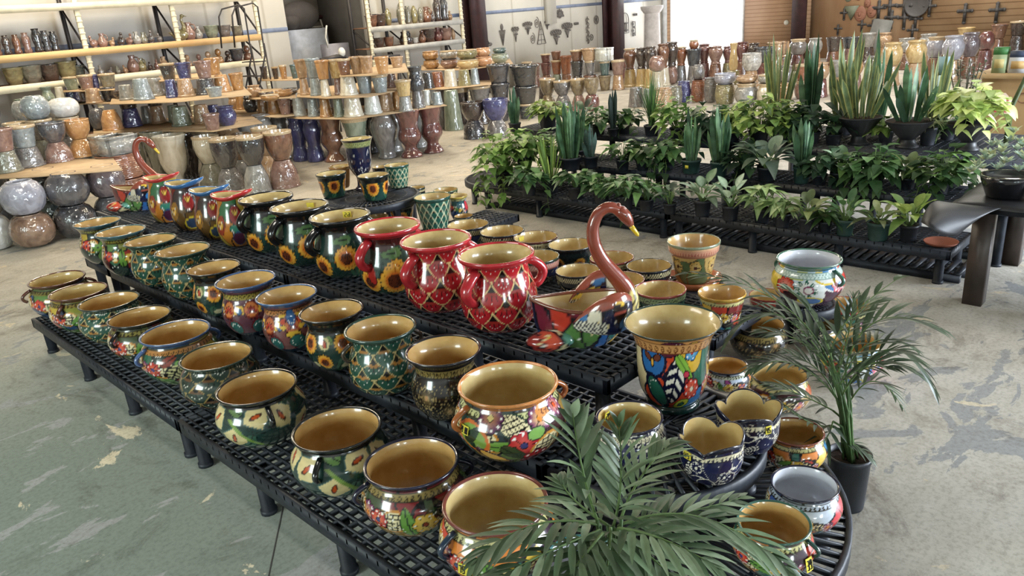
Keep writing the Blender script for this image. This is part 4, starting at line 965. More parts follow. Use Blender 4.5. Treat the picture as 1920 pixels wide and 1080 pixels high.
('wide_bowl', 'dark-rimmed tan bowl second from the far end of the outer row', 'bowl', (3.9642, 4.0525, 0.25), 0.3426, 0.1713, 'bowl', 'd_bowl', (34, 34, 40), {'seed': 52, 'lining': 'p', 'nu': 110, 'group': 'wide bowls behind the jugs'}),
('wide_bowl', 'brown-rimmed tan bowl with yellow sticker inside, behind the front red jug', 'bowl', (3.9894, 3.7305, 0.25), 0.3308, 0.1654, 'bowl', 'd_bowl', (92, 48, 40), {'seed': 53, 'lining': 'p', 'nu': 110, 'group': 'wide bowls behind the jugs', 'kind': 'dots', 'st': ((-2.3, 0.75, '', (0.16, 0.1), True),)}),
('wide_bowl', 'black-rimmed bowl with sunflower sides just left of the swan neck', 'bowl', (3.9832, 3.3903, 0.25), 0.3239, 0.162, 'bowl', 'd_bowlsun', (24, 26, 28), {'lining': 'p', 'nu': 120, 'group': 'wide bowls behind the jugs'}),
('wide_bowl', 'green-edged bowl with a pink band touching the front red jug', 'bowl', (3.6155, 3.3879, 0.25), 0.3172, 0.1745, 'bowl', 'd_bowl', (60, 70, 56), {'seed': 55, 'lining': 'p', 'nu': 120, 'band': (206, 170, 150), 'ink': (180, 104, 90), 'kind': 'check', 'group': 'wide bowls behind the jugs'}),
('wide_bowl', 'black-rimmed bowl with checked band in front of the sunflower bowl', 'bowl', (3.6065, 3.0221, 0.25), 0.2877, 0.1438, 'bowl', 'd_bowl', (26, 26, 30), {'seed': 56, 'lining': 'p', 'nu': 130, 'group': 'wide bowls behind the jugs'}),
('wide_bowl', 'red-rimmed tan bowl right behind the swan neck', 'bowl', (3.9205, 2.9844, 0.25), 0.2965, 0.1483, 'bowl', 'd_bowl', (150, 66, 50), {'seed': 57, 'lining': 'p', 'nu': 110, 'group': 'wide bowls behind the jugs', 'kind': 'dots'}),
('wide_bowl', 'maroon-rimmed pale bowl crossed by the lower swan neck', 'bowl', (3.5907, 2.6777, 0.25), 0.304, 0.152, 'bowl', 'd_bowl', (116, 50, 44), {'seed': 58, 'lining': 'p', 'nu': 110, 'group': 'wide bowls behind the jugs', 'band': (176, 130, 110)}),
('wide_bowl', 'dark-rimmed tan bowl left of the cream flower pot', 'bowl', (3.918, 2.6865, 0.25), 0.2897, 0.1448, 'bowl', 'd_bowl', (30, 34, 44), {'seed': 59, 'lining': 'p', 'nu': 110, 'group': 'wide bowls behind the jugs'}),
('wide_bowl', 'pink-rimmed bowl above the tall bell vase', 'bowl', (3.5887, 2.3813, 0.25), 0.2978, 0.1489, 'bowl', 'd_bowl', (176, 84, 74), {'seed': 60, 'lining': 'p', 'nu': 110, 'group': 'wide bowls behind the jugs', 'band': (150, 170, 120), 'kind': 'zig'}),
('wide_bowl', 'yellow-rimmed tan pot below the cream flower pot', 'pot', (3.6169, 2.0003, 0.25), 0.2621, 0.1965, 'cup', 'd_mix', (206, 160, 60), {'seed': 61, 'lining': 't', 'nu': 120, 'cols': 'C3'}),
('round_pot', 'navy-rimmed pot just right of the tall bell vase', 'pot', (2.9533, 1.6035, 0.25), 0.2008, 0.1245, 'olla', 'd_mix', (30, 30, 58), {'seed': 62, 'lining': 't', 'nu': 130, 'neck': (190, 196, 170), 'cols': 'C4'}),
('flower_pot', 'cream tapered flower pot with a pink band, standing on a saucer', 'pot', (4.1701, 2.5142, 0.25), 0.3402, 0.2721, 'flowerpot', 'd_creampot', (150, 160, 130), {'lining': 't', 'nu': 170}),
('round_pot', 'white-lined green-rimmed pot with bright flowers, standing apart by the floor', 'pot', (4.1822, 1.7623, 0.25), 0.3687, 0.2765, 'olla', 'd_white', (70, 112, 92), {'lining': 'w', 'nu': 230, 'handles': (('loop', 0.95), ('loop', -2.2)), 'hcol': (64, 110, 92)}),
('wide_bowl', 'red-rimmed bowl left of the white-lined pot', 'bowl', (4.489, 2.1501, 0.0), 0.2394, 0.1197, 'bowl', 'd_bowl', (170, 60, 52), {'seed': 64, 'lining': 'p', 'nu': 90, 'band': (170, 60, 52), 'ink': (150, 50, 44)}),
('wide_bowl', 'red-rimmed ochre bowl right of the white-lined pot behind the palm', 'bowl', (4.4894, 1.6421, 0.0), 0.2872, 0.158, 'bowl', 'd_mix', (180, 62, 50), {'seed': 65, 'lining': 't', 'nu': 100, 'cols': 'C3'}),
('round_pot', 'bright-flowered pot with yellow sticker behind the tall palm', 'pot', (3.8407, 1.3574, 0.0), 0.2833, 0.2266, 'olla', 'd_white', (180, 170, 120), {'lining': 't', 'nu': 120, 'st': ((0.3, 0.7, '', (0.14, 0.14)),)}),
('round_pot', 'black pot with white dots behind the tall palm fronds', 'pot', (3.8176, 1.873, 0.0), 0.2896, 0.2172, 'olla', 'd_darkfloral', (30, 30, 30), {'lining': 't', 'nu': 120}),
('round_pot', 'cream-lined dark-edged pot left of the tall palm stems', 'pot', (3.3299, 1.5172, 0.0), 0.2811, 0.2024, 'olla', 'd_mix', (40, 30, 30), {'seed': 66, 'lining': 'p', 'nu': 120, 'cols': 'C2'}),
('round_pot', 'black and cream pot with pale lining deep among the palm fronds', 'pot', (4.1204, 1.6546, 0.0), 0.23, 0.161, 'olla', 'd_navy', (60, 60, 60), {'seed': 67, 'lining': 'p', 'nu': 110}),
('flower_cup', 'small green sunflower cup on the round stand, left one', 'cup', (3.7334, 5.9309, 0.53), 0.2716, 0.2173, 'cup', 'd_cupflower', (22, 34, 30), {'lining': 'p', 'nu': 110, 'turn': 0.1}),
('flower_cup', 'small green sunflower cup on the round stand, front one beside the goblet', 'cup', (3.8562, 5.4711, 0.53), 0.2738, 0.219, 'cup', 'd_cupflower', (22, 34, 30), {'lining': 'p', 'nu': 110, 'turn': -0.15}),
('flower_cup', 'small green cut-work cup at the right of the round stand', 'cup', (4.2771, 5.6817, 0.53), 0.2338, 0.2104, 'cup', 'd_weave', (44, 84, 72), {'lining': 'p', 'nu': 90}),
('flower_cup', 'small brown cup behind the left sunflower cup', 'cup', (4.0003, 6.1922, 0.53), 0.2073, 0.2073, 'cup', 'd_plainbrown', (170, 120, 60), {'lining': 'p', 'nu': 70}),
('flower_cup', 'small black bowl at the back of the round stand', 'cup', (4.3883, 6.0691, 0.53), 0.1838, 0.1379, 'bowl', 'd_plainblack', (22, 22, 24), {'lining': 'p', 'nu': 60}),
('goblet', 'dark blue dotted goblet with a green band on the round stand', 'goblet', (4.05, 5.9243, 0.53), 0.292, 0.4731, 'goblet', 'd_goblet', (40, 40, 44), {'lining': 'p', 'nu': 150}),
('cutwork_pot', 'green cut-work pot with cream net right of the round stand', 'pot', (4.1374, 5.0496, 0.25), 0.3208, 0.2952, 'cup', 'd_weave', (50, 92, 80), {'lining': 'p', 'nu': 130}),
('flared_pot', 'yellow-rimmed small pot with red flowers at the far corner', 'pot', (4.4542, 5.0797, 0.25), 0.1812, 0.2265, 'jar', 'd_mix', (206, 180, 84), {'seed': 71, 'lining': 'p', 'nu': 80, 'cols': 'C4'}),
('wide_bowl', 'pale green-rimmed small bowl behind the cut-work pot', 'bowl', (4.8127, 5.6602, 0.25), 0.2401, 0.1441, 'bowl', 'd_bowl', (96, 120, 86), {'seed': 72, 'lining': 'p', 'nu': 70}),
('flower_cup', 'teal-rimmed small bowl behind the round stand', 'bowl', (4.6614, 5.9293, 0.25), 0.1891, 0.1702, 'bowl', 'd_bowl', (30, 52, 52), {'seed': 73, 'lining': 'p', 'nu': 60}),
('wide_bowl', 'small green-rimmed bowl under the round stand front', 'bowl', (4.0673, 5.8219, 0.25), 0.1865, 0.1305, 'bowl', 'd_bowl', (50, 80, 66), {'seed': 74, 'lining': 'p', 'nu': 70, 'band': (196, 190, 150)}),
('flower_cup', 'dark sunflower cup below the round stand beside the cut-work pot', 'cup', (4.0592, 5.3964, 0.25), 0.2263, 0.1923, 'cup', 'd_cupflower', (26, 30, 28), {'lining': 'p', 'nu': 90}),
('wide_bowl', 'dark-rimmed bowl at the foot of the yellow-rimmed pot', 'bowl', (4.3562, 4.9172, 0.25), 0.1685, 0.0843, 'bowl', 'd_bowl', (40, 40, 40), {'seed': 75, 'lining': 't', 'nu': 60}),
('wide_bowl', 'straw-lined bowl just behind the red-rimmed sunflower jug', 'bowl', (3.9327, 5.5936, 0.25), 0.1901, 0.095, 'bowl', 'd_bowl', (196, 160, 96), {'seed': 76, 'lining': 'p', 'nu': 60}),
]
for row in POT_TABLE:
    name, label, cat, loc, w, h, style, design, rim, kw = row
    kw = dict(kw)
    if isinstance(kw.get('cols'), str): kw['cols'] = PALS[kw['cols']]
    if kw.get('deform') == 'S':
        kw['face'] = math.atan2(-loc[1], -loc[0]); kw['deform'] = spout(w, h, 0.95)
    elif kw.get('deform'): kw['deform'] = lobes(h, 4, 0.19, 0.045, DEF[kw['deform']])
    make_pot(name, label, cat, loc, w, h, style, globals()[design], rim, **kw)
# saucer under the cream flower pot

# ---------------------------------------------------------------- swan planters
def d_swanbody(p):
    d_mix(p, [(40, 96, 88), (206, 80, 50), (44, 90, 150), (226, 186, 70), (110, 40, 60), (30, 34, 60)], n=26)
def patch_colors(v, cols, seed, n, edge=(22, 20, 30), w=0.006):
    """painted patches on free-form clay: nearest of n spots, outlined, with white dots"""
    r = np.random.RandomState(seed); lo, hi = v.min(0), v.max(0); P = lo + (hi - lo) * r.rand(n, 3)
    D = np.linalg.norm(v[:, None] - P[None], axis=2); o = np.argsort(D, 1); d1 = np.take_along_axis(D, o[:, :1], 1)[:, 0]; d2 = np.take_along_axis(D, o[:, 1:2], 1)[:, 0]
    C = np.array([lin(cols[i % len(cols)]) for i in range(n)])[o[:, 0]]
    ring = (d1 > 0.012) & (d1 < 0.018); C[ring] = lin((232, 214, 160))
    C[d1 < 0.008] = lin((226, 186, 70))
    C[(d2 - d1) < w] = lin(edge)
    Q = lo + (hi - lo) * r.rand(n * 4, 3); C[np.min(np.linalg.norm(v[:, None] - Q[None], axis=2), 1) < 0.006] = lin((240, 236, 226))
    return C
def swan(label, loc, rotz, k):
    """body +X is the breast; k scales metres"""
    t = thing('swan_planter', label, 'planter', loc, rotz)
    n, m_ = 110, 60
    a = np.linspace(0, TAU, n, endpoint=False)
    def outline(A, s):            # boat shape seen from above: pointed tail at -X, round breast at +X
        c, q = np.cos(A), np.sin(A)
        x = np.where(c < 0, 0.225 * c, 0.175 * c); y = 0.125 * q * np.where(c < 0, 1 - 0.55 * c * c, 1)
        return x * s, y * s
    prof = [(0.02, 0.0), (0.62, 0.0), (0.72, 0.012), (0.90, 0.05), (0.97, 0.10), (0.98, 0.15), (1.0, 0.185)]
    P = smooth_profile(prof, m_); x, y = outline(a, 1.0)
    V = np.zeros((m_, n, 3))
    for i, (s, z) in enumerate(P):
        tail = np.clip(-x / 0.225, 0, 1) ** 2 * (z / 0.185); breast = np.clip(x / 0.175, 0, 1) ** 2 * (z / 0.185)
        V[i, :, 0] = x * s + 0.10 * breast * 0.25; V[i, :, 1] = y * s; V[i, :, 2] = z + 0.035 * tail + 0.02 * breast
    v = V.reshape(-1, 3) * k; i = np.arange(m_ - 1)[:, None] * n; j = np.arange(n)[None]; j2 = (j + 1) % n
    q = np.stack([i + j, i + j2, i + n + j2, i + n + j], -1).reshape(-1, 4)
    put('body', raw_mesh('body', v, q, cols=patch_colors(v / k, [(40, 92, 86), (190, 62, 46), (44, 92, 150), (206, 166, 70), (110, 36, 52), (90, 130, 70), (32, 34, 62)], 4, 42)), OCHRE, t)
    # brown edge and inside
    m = MB(); m.tube(np.concatenate([V[-1], V[-1, :1]]) * k, 0.008 * k, 8, cap=False); m.obj('rim', gloss((122, 66, 46)), t, True)
    Li = []
    for s, dz in ((0.985, 0), (0.93, -0.03), (0.82, -0.07), (0.62, -0.105), (0.3, -0.12), (0.01, -0.122)):
        L = V[-1].copy(); L[:, :2] *= s; L[:, 2] = L[:, 2] * (s if s < 0.9 else 1) + dz + (0.0 if s > 0.9 else 0.19 * (1 - s)); Li.append(L)
    Li = np.array(Li); v = Li.reshape(-1, 3) * k; i = np.arange(5)[:, None] * n
    put('lining', raw_mesh('lining', v, np.stack([i + j, i + n + j, i + n + j2, i + j2], -1).reshape(-1, 4)), LIN['p'], t)
    # folded wings along the flanks
    for sg in (-1, 1):
        c = 48; b = 34; th = np.linspace(0, TAU, c, endpoint=False); s = np.linspace(0, 1, b)
        cx = 0.185 - 0.25 * s; cy = sg * (0.105 + 0.052 * np.sin(math.pi * s ** 0.8)); cz = 0.180 - 0.055 * s + 0.02 * np.sin(math.pi * s)
        rr = 0.070 * np.sin(math.pi * np.clip(0.04 + 0.94 * s, 0, 1) ** 0.62) ** 0.7 + 0.002
        W = np.stack([np.repeat(cx[:, None], c, 1) + 0, cy[:, None] + 0.45 * rr[:, None] * np.cos(th), cz[:, None] + 1.25 * rr[:, None] * np.sin(th)], -1).reshape(-1, 3)
        i = np.arange(b - 1)[:, None] * c; jj = np.arange(c)[None]; jn = (jj + 1) % c
        C = patch_colors(W, [(52, 112, 168), (226, 186, 70), (24, 28, 60), (150, 72, 56), (226, 218, 196)], 7 if sg < 0 else 9, 9, w=0.004)
        st = np.sin(W[:, 0] * 330 + W[:, 2] * 260) > 0; low = (W[:, 0] < 0.07) & (W[:, 2] < 0.155); C[low & st] = lin((232, 226, 206)); C[low & ~st] = lin((22, 24, 48))
        top = W[:, 2] > np.repeat(cz + 0.8 * rr, c); C[top] = lin((150, 76, 58))
        put('wing', raw_mesh('wing', W * k, np.stack([i + jj, i + jn, i + c + jn, i + c + jj], -1).reshape(-1, 4), cols=C), OCHRE, t)
    # tail lobe low at the back
    m = MB(); m.ball((-0.16, -0.085, 0.055), 0.105, 0.062, 0.045, 30, 18); v = np.concatenate(m.v)
    put('tail', raw_mesh('tail', v * k, np.concatenate(m.q), cols=patch_colors(v, [(206, 84, 60), (96, 150, 130), (206, 196, 150), (150, 50, 44)], 5, 8)), OCHRE, t)
    # S-shaped neck, head, bill
    pts = np.array([(0.185, 0.11), (0.196, 0.18), (0.175, 0.235), (0.13, 0.29), (0.082, 0.345), (0.052, 0.41), (0.048, 0.475), (0.072, 0.53), (0.112, 0.552), (0.148, 0.545), (0.172, 0.522)])
    tt = np.linspace(0, 10, 46); px = np.interp(tt, range(11), pts[:, 0]); pz = np.interp(tt, range(11), pts[:, 1]) * np.interp(tt, [0, 5, 10], [1, 1.07, 1.07])
    for _ in range(4): px[1:-1] = (px[:-2] + 2 * px[1:-1] + px[2:]) / 4; pz[1:-1] = (pz[:-2] + 2 * pz[1:-1] + pz[2:]) / 4
    rad = np.interp(tt, [0, 1, 2.5, 4.5, 7, 9, 10], [0.048, 0.046, 0.037, 0.029, 0.024, 0.023, 0.024])
    m = MB(); m.tube(np.stack([px, px * 0, pz], 1) * k, rad * k, 20); v = np.concatenate(m.v)
    C = np.tile(lin((132, 62, 46)), (len(v), 1)); low = v[:, 2] < 0.225 * k + 0.25 * (v[:, 0] - 0.19 * k)
    chk = (np.floor(v[:, 2] / k / 0.017) + np.floor(np.arctan2(v[:, 1], v[:, 0] - 0.19 * k) * 3.2)) % 2 == 0
    C[low] = lin((226, 206, 130)); C[low & chk] = lin((30, 28, 24))
    put('neck', raw_mesh('neck', v, np.concatenate(m.q), np.concatenate(m.t), C), OCHRE, t)
    m = MB(); hp = [(0.152, 0.580, 0.020), (0.168, 0.568, 0.030), (0.186, 0.546, 0.032), (0.200, 0.524, 0.026), (0.210, 0.504, 0.017)]
    m.tube(np.array([(x_, 0, z_) for x_, z_, _ in hp]) * k, np.array([r_ for *_, r_ in hp]) * k, 20, flat=0.85); m.ball((0.158 * k, 0, 0.594 * k), 0.014 * k, 0.018 * k, 0.010 * k)
    h = m.obj('head', gloss((132, 62, 46)), t, True)
    m = MB(); m.tube(np.array([(0.206, 0, 0.508), (0.222, 0, 0.483), (0.236, 0, 0.462), (0.240, 0, 0.454)]) * k, np.array([0.015, 0.014, 0.012, 0.004]) * k, 14, flat=0.75); m.obj('bill', gloss((226, 190, 46)), h, True)
    m = MB()
    for sg in (-1, 1): m.ball((0.186 * k, sg * 0.028 * k, 0.552 * k), 0.005 * k, n=8, m=6)
    m.obj('eye', gloss((16, 14, 14)), h, True)
    return t
swan('brown-necked swan planter with blue wings beside the front red scale jug', (2.37, 1.96, Z3), math.radians(-43), 1.0)
swan('brown-necked swan planter at the far end behind the red-lipped pitcher', (2.40, 6.82, Z3), math.radians(-43), 1.0)
# saucer
m = MB(); m.lathe([(0.001, 0.012), (0.15, 0.012), (0.175, 0.045), (0.185, 0.045), (0.162, 0.0), (0.001, 0.0)], 40)
sa = thing('plant_saucer', 'orange glazed saucer under the cream flower pot', 'saucer', (4.17, 2.514, Z1 - 0.02)); m.obj('dish', gloss((200, 112, 66)), sa, True)

# ---------------------------------------------------------------- glazed stock stacked round the hall

PLACES = ['on the floor at the left edge', 'on the left cardboard sheet', 'at the back of the left cardboard sheet', 'behind the far swan planter', 'under the long cardboard', 'among the wrapped goblets on the floor', 'on the front edge of the long cardboard', 'on the second tier of the long cardboard stack', 'on the top tier of the long cardboard stack', 'on the far left cardboard by the shelving', 'above the far left cardboard by the shelving', 'on the cardboard of small ochre pots', 'at the back of the cardboard of small ochre pots', 'far back by the rolling ladder', 'on the floor in front of the centre stack', 'on the lowest cardboard of the centre stack', 'on the middle cardboard of the centre stack', 'on the top cardboard of the centre stack', 'on the floor right of the centre stack', 'among the tall dark nested planters', 'on the small cardboard right of the centre stack', 'in the row of double bowls behind the centre stack', 'among the wrapped gold pots', 'in the row below the wall art', 'in the urn row left of the doorway', 'in the row below the doorway', 'in the wrapped row behind the grass plant', 'in the row right behind the tall snake plants', 'in the back row under the plywood panel', 'in the jar row under the crosses']
# place, shape, colour, level, rank, base position, width, height
STOCK = [
(0,'ball','white','lower','',(1.8,9.5,0.0),0.361,0.362),
(0,'ball','silver grey','upper','',(1.8,9.5,0.362),0.342,0.338),
(0,'ball','marbled brown','lower','',(2.09,9.24,0.0),0.444,0.35),
(0,'ball','lilac grey','upper','',(2.09,9.24,0.35),0.434,0.35),
(0,'ball','charcoal','lower','',(2.52,9.23,0.0),0.445,0.35),
(0,'ball','dark grey','upper','',(2.52,9.23,0.35),0.445,0.35),
(0,'ball','dark grey','lower','left one',(2.1,10.48,0.0),0.379,0.376),
(0,'ball','smoky grey','upper','',(2.1,10.48,0.376),0.325,0.324),
(0,'ball','dark grey','lower','right one',(2.93,9.26,0.0),0.396,0.35),
(0,'ball','plum grey','upper','',(2.93,9.26,0.35),0.407,0.35),
(0,'ball','dark green','lower','',(2.5,9.85,0.0),0.307,0.356),
(0,'ball','charcoal','upper','',(2.5,9.85,0.356),0.384,0.344),
(1,'inv','mossy grey','lower','',(2.22,10.06,0.7),0.305,0.232),
(1,'cup','rose brown','upper','',(2.22,10.06,0.932),0.305,0.244),
(1,'inv','smoky grey','lower','',(2.48,10.21,0.7),0.334,0.222),
(1,'cup','blue grey','upper','',(2.48,10.21,0.922),0.312,0.247),
(1,'bell','rose brown','lower','',(2.8,10.22,0.7),0.311,0.226),
(1,'egg','dark grey','upper','',(2.8,10.22,0.926),0.3,0.226),
(1,'bell','orange','lower','',(3.09,10.29,0.7),0.31,0.211),
(1,'egg','orange','upper','',(3.09,10.29,0.911),0.299,0.231),
(2,'inv','mossy grey','lower','left one',(2.35,11.08,0.7),0.335,0.235),
(2,'cup','smoky grey','upper','left one',(2.35,11.08,0.935),0.313,0.235),
(2,'ball','lilac grey','third-level','',(2.35,11.08,1.169),0.368,0.261),
(2,'ball','silver grey','topmost','',(2.35,11.08,1.43),0.301,0.248),
(2,'inv','smoky grey','lower','left one',(2.61,10.88,0.7),0.307,0.235),
(2,'cup','silver grey','upper','left one',(2.61,10.88,0.935),0.296,0.222),
(2,'inv','mossy grey','lower','right one',(2.8,10.64,0.7),0.3,0.236),
(2,'cup','smoky grey','upper','right one',(2.8,10.64,0.936),0.289,0.236),
(2,'ball','blue grey','third-level','',(2.8,10.64,1.172),0.323,0.275),
(2,'bell','smoky grey','lower','',(3.13,10.73,0.7),0.299,0.22),
(2,'egg','mossy grey','upper','',(3.13,10.73,0.92),0.287,0.227),
(2,'ball','white','third-level','',(3.13,10.73,1.147),0.37,0.227),
(2,'inv','smoky grey','lower','right one',(2.78,11.16,0.7),0.26,0.216),
(2,'cup','silver grey','upper','right one',(2.78,11.16,0.916),0.26,0.216),
(2,'ball','silver grey','third-level','',(2.78,11.16,1.132),0.212,0.243),
(3,'barrel','terracotta','lower','',(3.33,9.9,0.0),0.605,0.419),
(3,'barrel','terracotta','upper','',(3.33,9.9,0.419),0.581,0.297),
(3,'box','silver grey','third-level','',(3.33,9.9,0.716),0.387,0.216),
(4,'flare','silver grey','','leftmost',(3.79,11.94,0.0),0.309,0.76),
(4,'flare','rose brown','','',(3.98,11.72,0.0),0.282,0.76),
(4,'urn','mossy grey','','',(4.1,11.46,0.0),0.297,0.76),
(4,'flare','mossy grey','','',(4.3,11.24,0.0),0.328,0.76),
(4,'urn','dark brown','','',(4.64,11.02,0.0),0.351,0.76),
(4,'flare','silver grey','','second from the left',(5.01,11.14,0.0),0.445,0.76),
(4,'urn','tan','','',(5.2,10.79,0.0),0.377,0.76),
(4,'flare','silver grey','','third from the left',(5.57,10.92,0.0),0.358,0.76),
(4,'urn','silver grey','','',(5.95,11.18,0.0),0.341,0.76),
(4,'urn','smoky grey','','',(6.27,11.23,0.0),0.315,0.76),
(5,'goblet','ivory','','',(4.34,10.78,0.0),0.449,0.729),
(5,'bell','mossy grey','lower','',(4.69,10.44,0.0),0.383,0.302),
(5,'egg','ivory','upper','',(4.69,10.44,0.302),0.369,0.378),
(5,'bell','smoky grey','lower','',(4.67,9.88,0.0),0.358,0.292),
(5,'egg','charcoal','upper','',(4.67,9.88,0.292),0.372,0.394),
(5,'bell','silver grey','lower','right one',(4.76,9.33,0.0),0.35,0.355),
(5,'egg','black','upper','',(4.76,9.33,0.355),0.35,0.369),
(5,'bell','rose brown','lower','',(5.12,9.26,0.0),0.4,0.36),
(5,'egg','brown','upper','',(5.12,9.26,0.36),0.373,0.374),
(5,'bell','tan','lower','',(5.3,9.92,0.0),0.334,0.348),
(5,'egg','tan','upper','right one',(5.3,9.92,0.348),0.363,0.379),
(5,'bell','silver grey','lower','left one',(5.07,10.25,0.0),0.334,0.305),
(5,'egg','tan','upper','left one',(5.07,10.25,0.305),0.363,0.351),
(6,'bell','orange','','',(4.15,12.22,0.76),0.301,0.288),
(6,'inv','cobalt','lower','',(4.45,12.25,0.76),0.309,0.269),
(6,'cup','dark brown','upper','left one',(4.45,12.25,1.029),0.324,0.269),
(6,'inv','silver grey','','',(4.73,12.38,0.76),0.182,0.259),
(6,'inv','tan','lower','',(4.8,12.13,0.76),0.256,0.264),
(6,'cup','dark brown','upper','right one',(4.8,12.13,1.024),0.301,0.264),
(6,'inv','grey green','','right one',(4.81,11.35,0.76),0.306,0.276),
(6,'inv','tan','','',(5.06,11.21,0.76),0.266,0.269),
(6,'cup','rose brown','','',(4.75,10.27,0.76),0.241,0.214),
(6,'jar','cobalt','','',(5.07,10.48,0.76),0.286,0.265),
(6,'ball','dark grey','','',(4.07,12.49,0.76),0.245,0.314),
(6,'bowl','silver grey','','',(4.54,13.45,0.76),0.313,0.187),
(6,'inv','grey green','','left one',(4.96,11.94,0.76),0.197,0.255),
(6,'inv','cobalt','','',(5.43,11.59,0.76),0.217,0.209),
(7,'inv','silver grey','','left one',(4.3,11.81,1.18),0.224,0.209),
(7,'inv','mossy grey','','',(4.5,11.85,1.18),0.199,0.226),
(7,'inv','blue grey','','',(4.38,11.41,1.18),0.29,0.292),
(7,'inv','silver grey','','right one',(4.73,11.81,1.18),0.261,0.259),
(7,'inv','cobalt','','',(4.66,11.11,1.18),0.195,0.247),
(7,'inv','tan','','',(4.78,10.93,1.18),0.253,0.247),
(7,'inv','charcoal','','',(5.05,10.87,1.18),0.314,0.22),
(7,'inv','orange','','',(5.32,10.93,1.18),0.25,0.24),
(7,'cup','golden brown','','',(5.54,10.9,1.18),0.208,0.242),
(7,'cup','blue grey','','',(4.89,10.3,1.18),0.233,0.126),
(8,'cup','charcoal','','',(4.88,11.62,1.4),0.232,0.226),
(8,'cup','cobalt','','',(4.95,11.25,1.4),0.229,0.229),
(8,'cup','rose brown','','',(5.1,10.95,1.4),0.243,0.234),
(8,'cup','golden brown','','',(5.5,11.47,1.4),0.228,0.246),
(9,'inv','ivory','','',(4.06,13.9,1.13),0.168,0.236),
(9,'inv','cobalt','','',(4.23,13.89,1.13),0.214,0.234),
(9,'inv','tan','','',(4.15,12.72,1.13),0.246,0.219),
(9,'vase','grey green','','',(3.88,13.9,1.13),0.203,0.259),
(9,'jar','grey green','','',(3.51,13.9,1.13),0.277,0.121),
(9,'inv','rose brown','','',(3.74,13.9,1.13),0.199,0.136),
(9,'cup','charcoal','','',(4.38,12.73,1.13),0.221,0.205),
(9,'inv','brown','','',(4.24,13.38,1.13),0.15,0.196),
(10,'cup','grey green','','',(4.19,13.67,1.31),0.226,0.197),
(10,'cup','rose brown','','',(4.24,13.14,1.31),0.237,0.223),
(10,'cup','mossy grey','','',(4.54,13.1,1.31),0.257,0.21),
(10,'cup','cobalt','','',(4.4,13.23,1.31),0.135,0.209),
(11,'inv','golden brown','','leftmost',(6.36,12.53,0.74),0.19,0.23),
(11,'jar','charcoal','','',(6.19,11.88,0.74),0.233,0.237),
(11,'inv','golden brown','','second from the left',(6.17,11.44,0.74),0.212,0.232),
(11,'inv','golden brown','','third from the left',(6.19,11.14,0.74),0.241,0.228),
(11,'cup','rose brown','','',(6.2,10.84,0.74),0.206,0.241),
(11,'jar','tan','','',(6.36,12.78,0.74),0.175,0.197),
(12,'jar','tan','','',(6.08,11.47,1.0),0.224,0.178),
(12,'bowl','golden brown','','left one',(5.8,10.5,1.0),0.27,0.091),
(12,'bowl','golden brown','','right one',(6.24,10.87,1.0),0.27,0.096),
(12,'bowl','dark brown','','',(6.16,11.26,1.0),0.24,0.081),
(12,'bowl','charcoal','','',(6.44,11.03,1.0),0.257,0.097),
(13,'cup','dark brown','','left one',(7.3,13.28,1.13),0.131,0.225),
(13,'cup','dark brown','','right one',(7.32,12.92,1.13),0.12,0.212),
(13,'cup','golden brown','','',(7.33,12.66,1.13),0.137,0.237),
(13,'cup','teal','','',(7.42,12.45,1.13),0.137,0.236),
(14,'twist','cobalt','','left one',(6.35,10.84,0.0),0.312,0.7),
(14,'twist','cobalt','','right one',(6.43,10.55,0.0),0.307,0.7),
(14,'urnf','brown','','',(6.56,10.24,0.0),0.387,0.7),
(14,'flare','grey green','','',(6.76,9.88,0.0),0.453,0.7),
(14,'urn','smoky grey','','',(7.08,9.6,0.0),0.422,0.7),
(14,'urnf','oxblood','','left one',(7.3,9.28,0.0),0.39,0.7),
(14,'urnf','oxblood','','right one',(7.71,9.25,0.0),0.382,0.7),
(14,'urn','silver grey','','left one',(7.5,9.93,0.0),0.373,0.7),
(14,'urn','dark grey','','',(7.28,10.24,0.0),0.374,0.7),
(14,'urn','silver grey','','right one',(7.93,9.81,0.0),0.346,0.7),
(15,'inv','ice white','','leftmost',(6.35,10.69,0.7),0.215,0.281),
(15,'inv','blue grey','','left one',(6.38,10.34,0.7),0.197,0.268),
(15,'inv','golden brown','','left one',(6.4,10.04,0.7),0.202,0.272),
(15,'inv','grey green','','',(6.47,9.8,0.7),0.185,0.261),
(15,'inv','ivory','','',(6.57,9.59,0.7),0.307,0.29),
(15,'inv','ice white','','second from the left',(6.86,9.51,0.7),0.281,0.293),
(15,'inv','tan','','',(7.13,9.55,0.7),0.256,0.284),
(15,'inv','silver grey','lower','',(7.21,9.18,0.7),0.22,0.216),
(15,'cup','straw','upper','',(7.21,9.18,0.916),0.251,0.232),
(15,'inv','smoky grey','lower','',(7.53,9.27,0.7),0.217,0.253),
(15,'vase','blue black','upper','',(7.53,9.27,0.953),0.25,0.347),
(15,'inv','ice white','','third from the left',(7.81,9.4,0.7),0.165,0.225),
(15,'inv','blue grey','','right one',(7.88,9.24,0.7),0.181,0.193),
(15,'cup','oxblood','','',(6.33,10.98,0.7),0.194,0.229),
(15,'inv','golden brown','','right one',(7.36,9.54,0.7),0.209,0.253),
(16,'inv','tan','lower','',(6.45,10.61,1.0),0.159,0.253),
(16,'cup','tan','upper','',(6.45,10.61,1.253),0.198,0.269),
(16,'inv','blue grey','lower','',(6.44,10.28,1.0),0.195,0.256),
(16,'cup','blue grey','upper','',(6.44,10.28,1.256),0.211,0.279),
(16,'inv','ivory','lower','',(6.39,9.95,1.0),0.154,0.243),
(16,'cup','orange','upper','',(6.39,9.95,1.243),0.207,0.266),
(16,'inv','rose brown','lower','',(6.6,9.92,1.0),0.154,0.236),
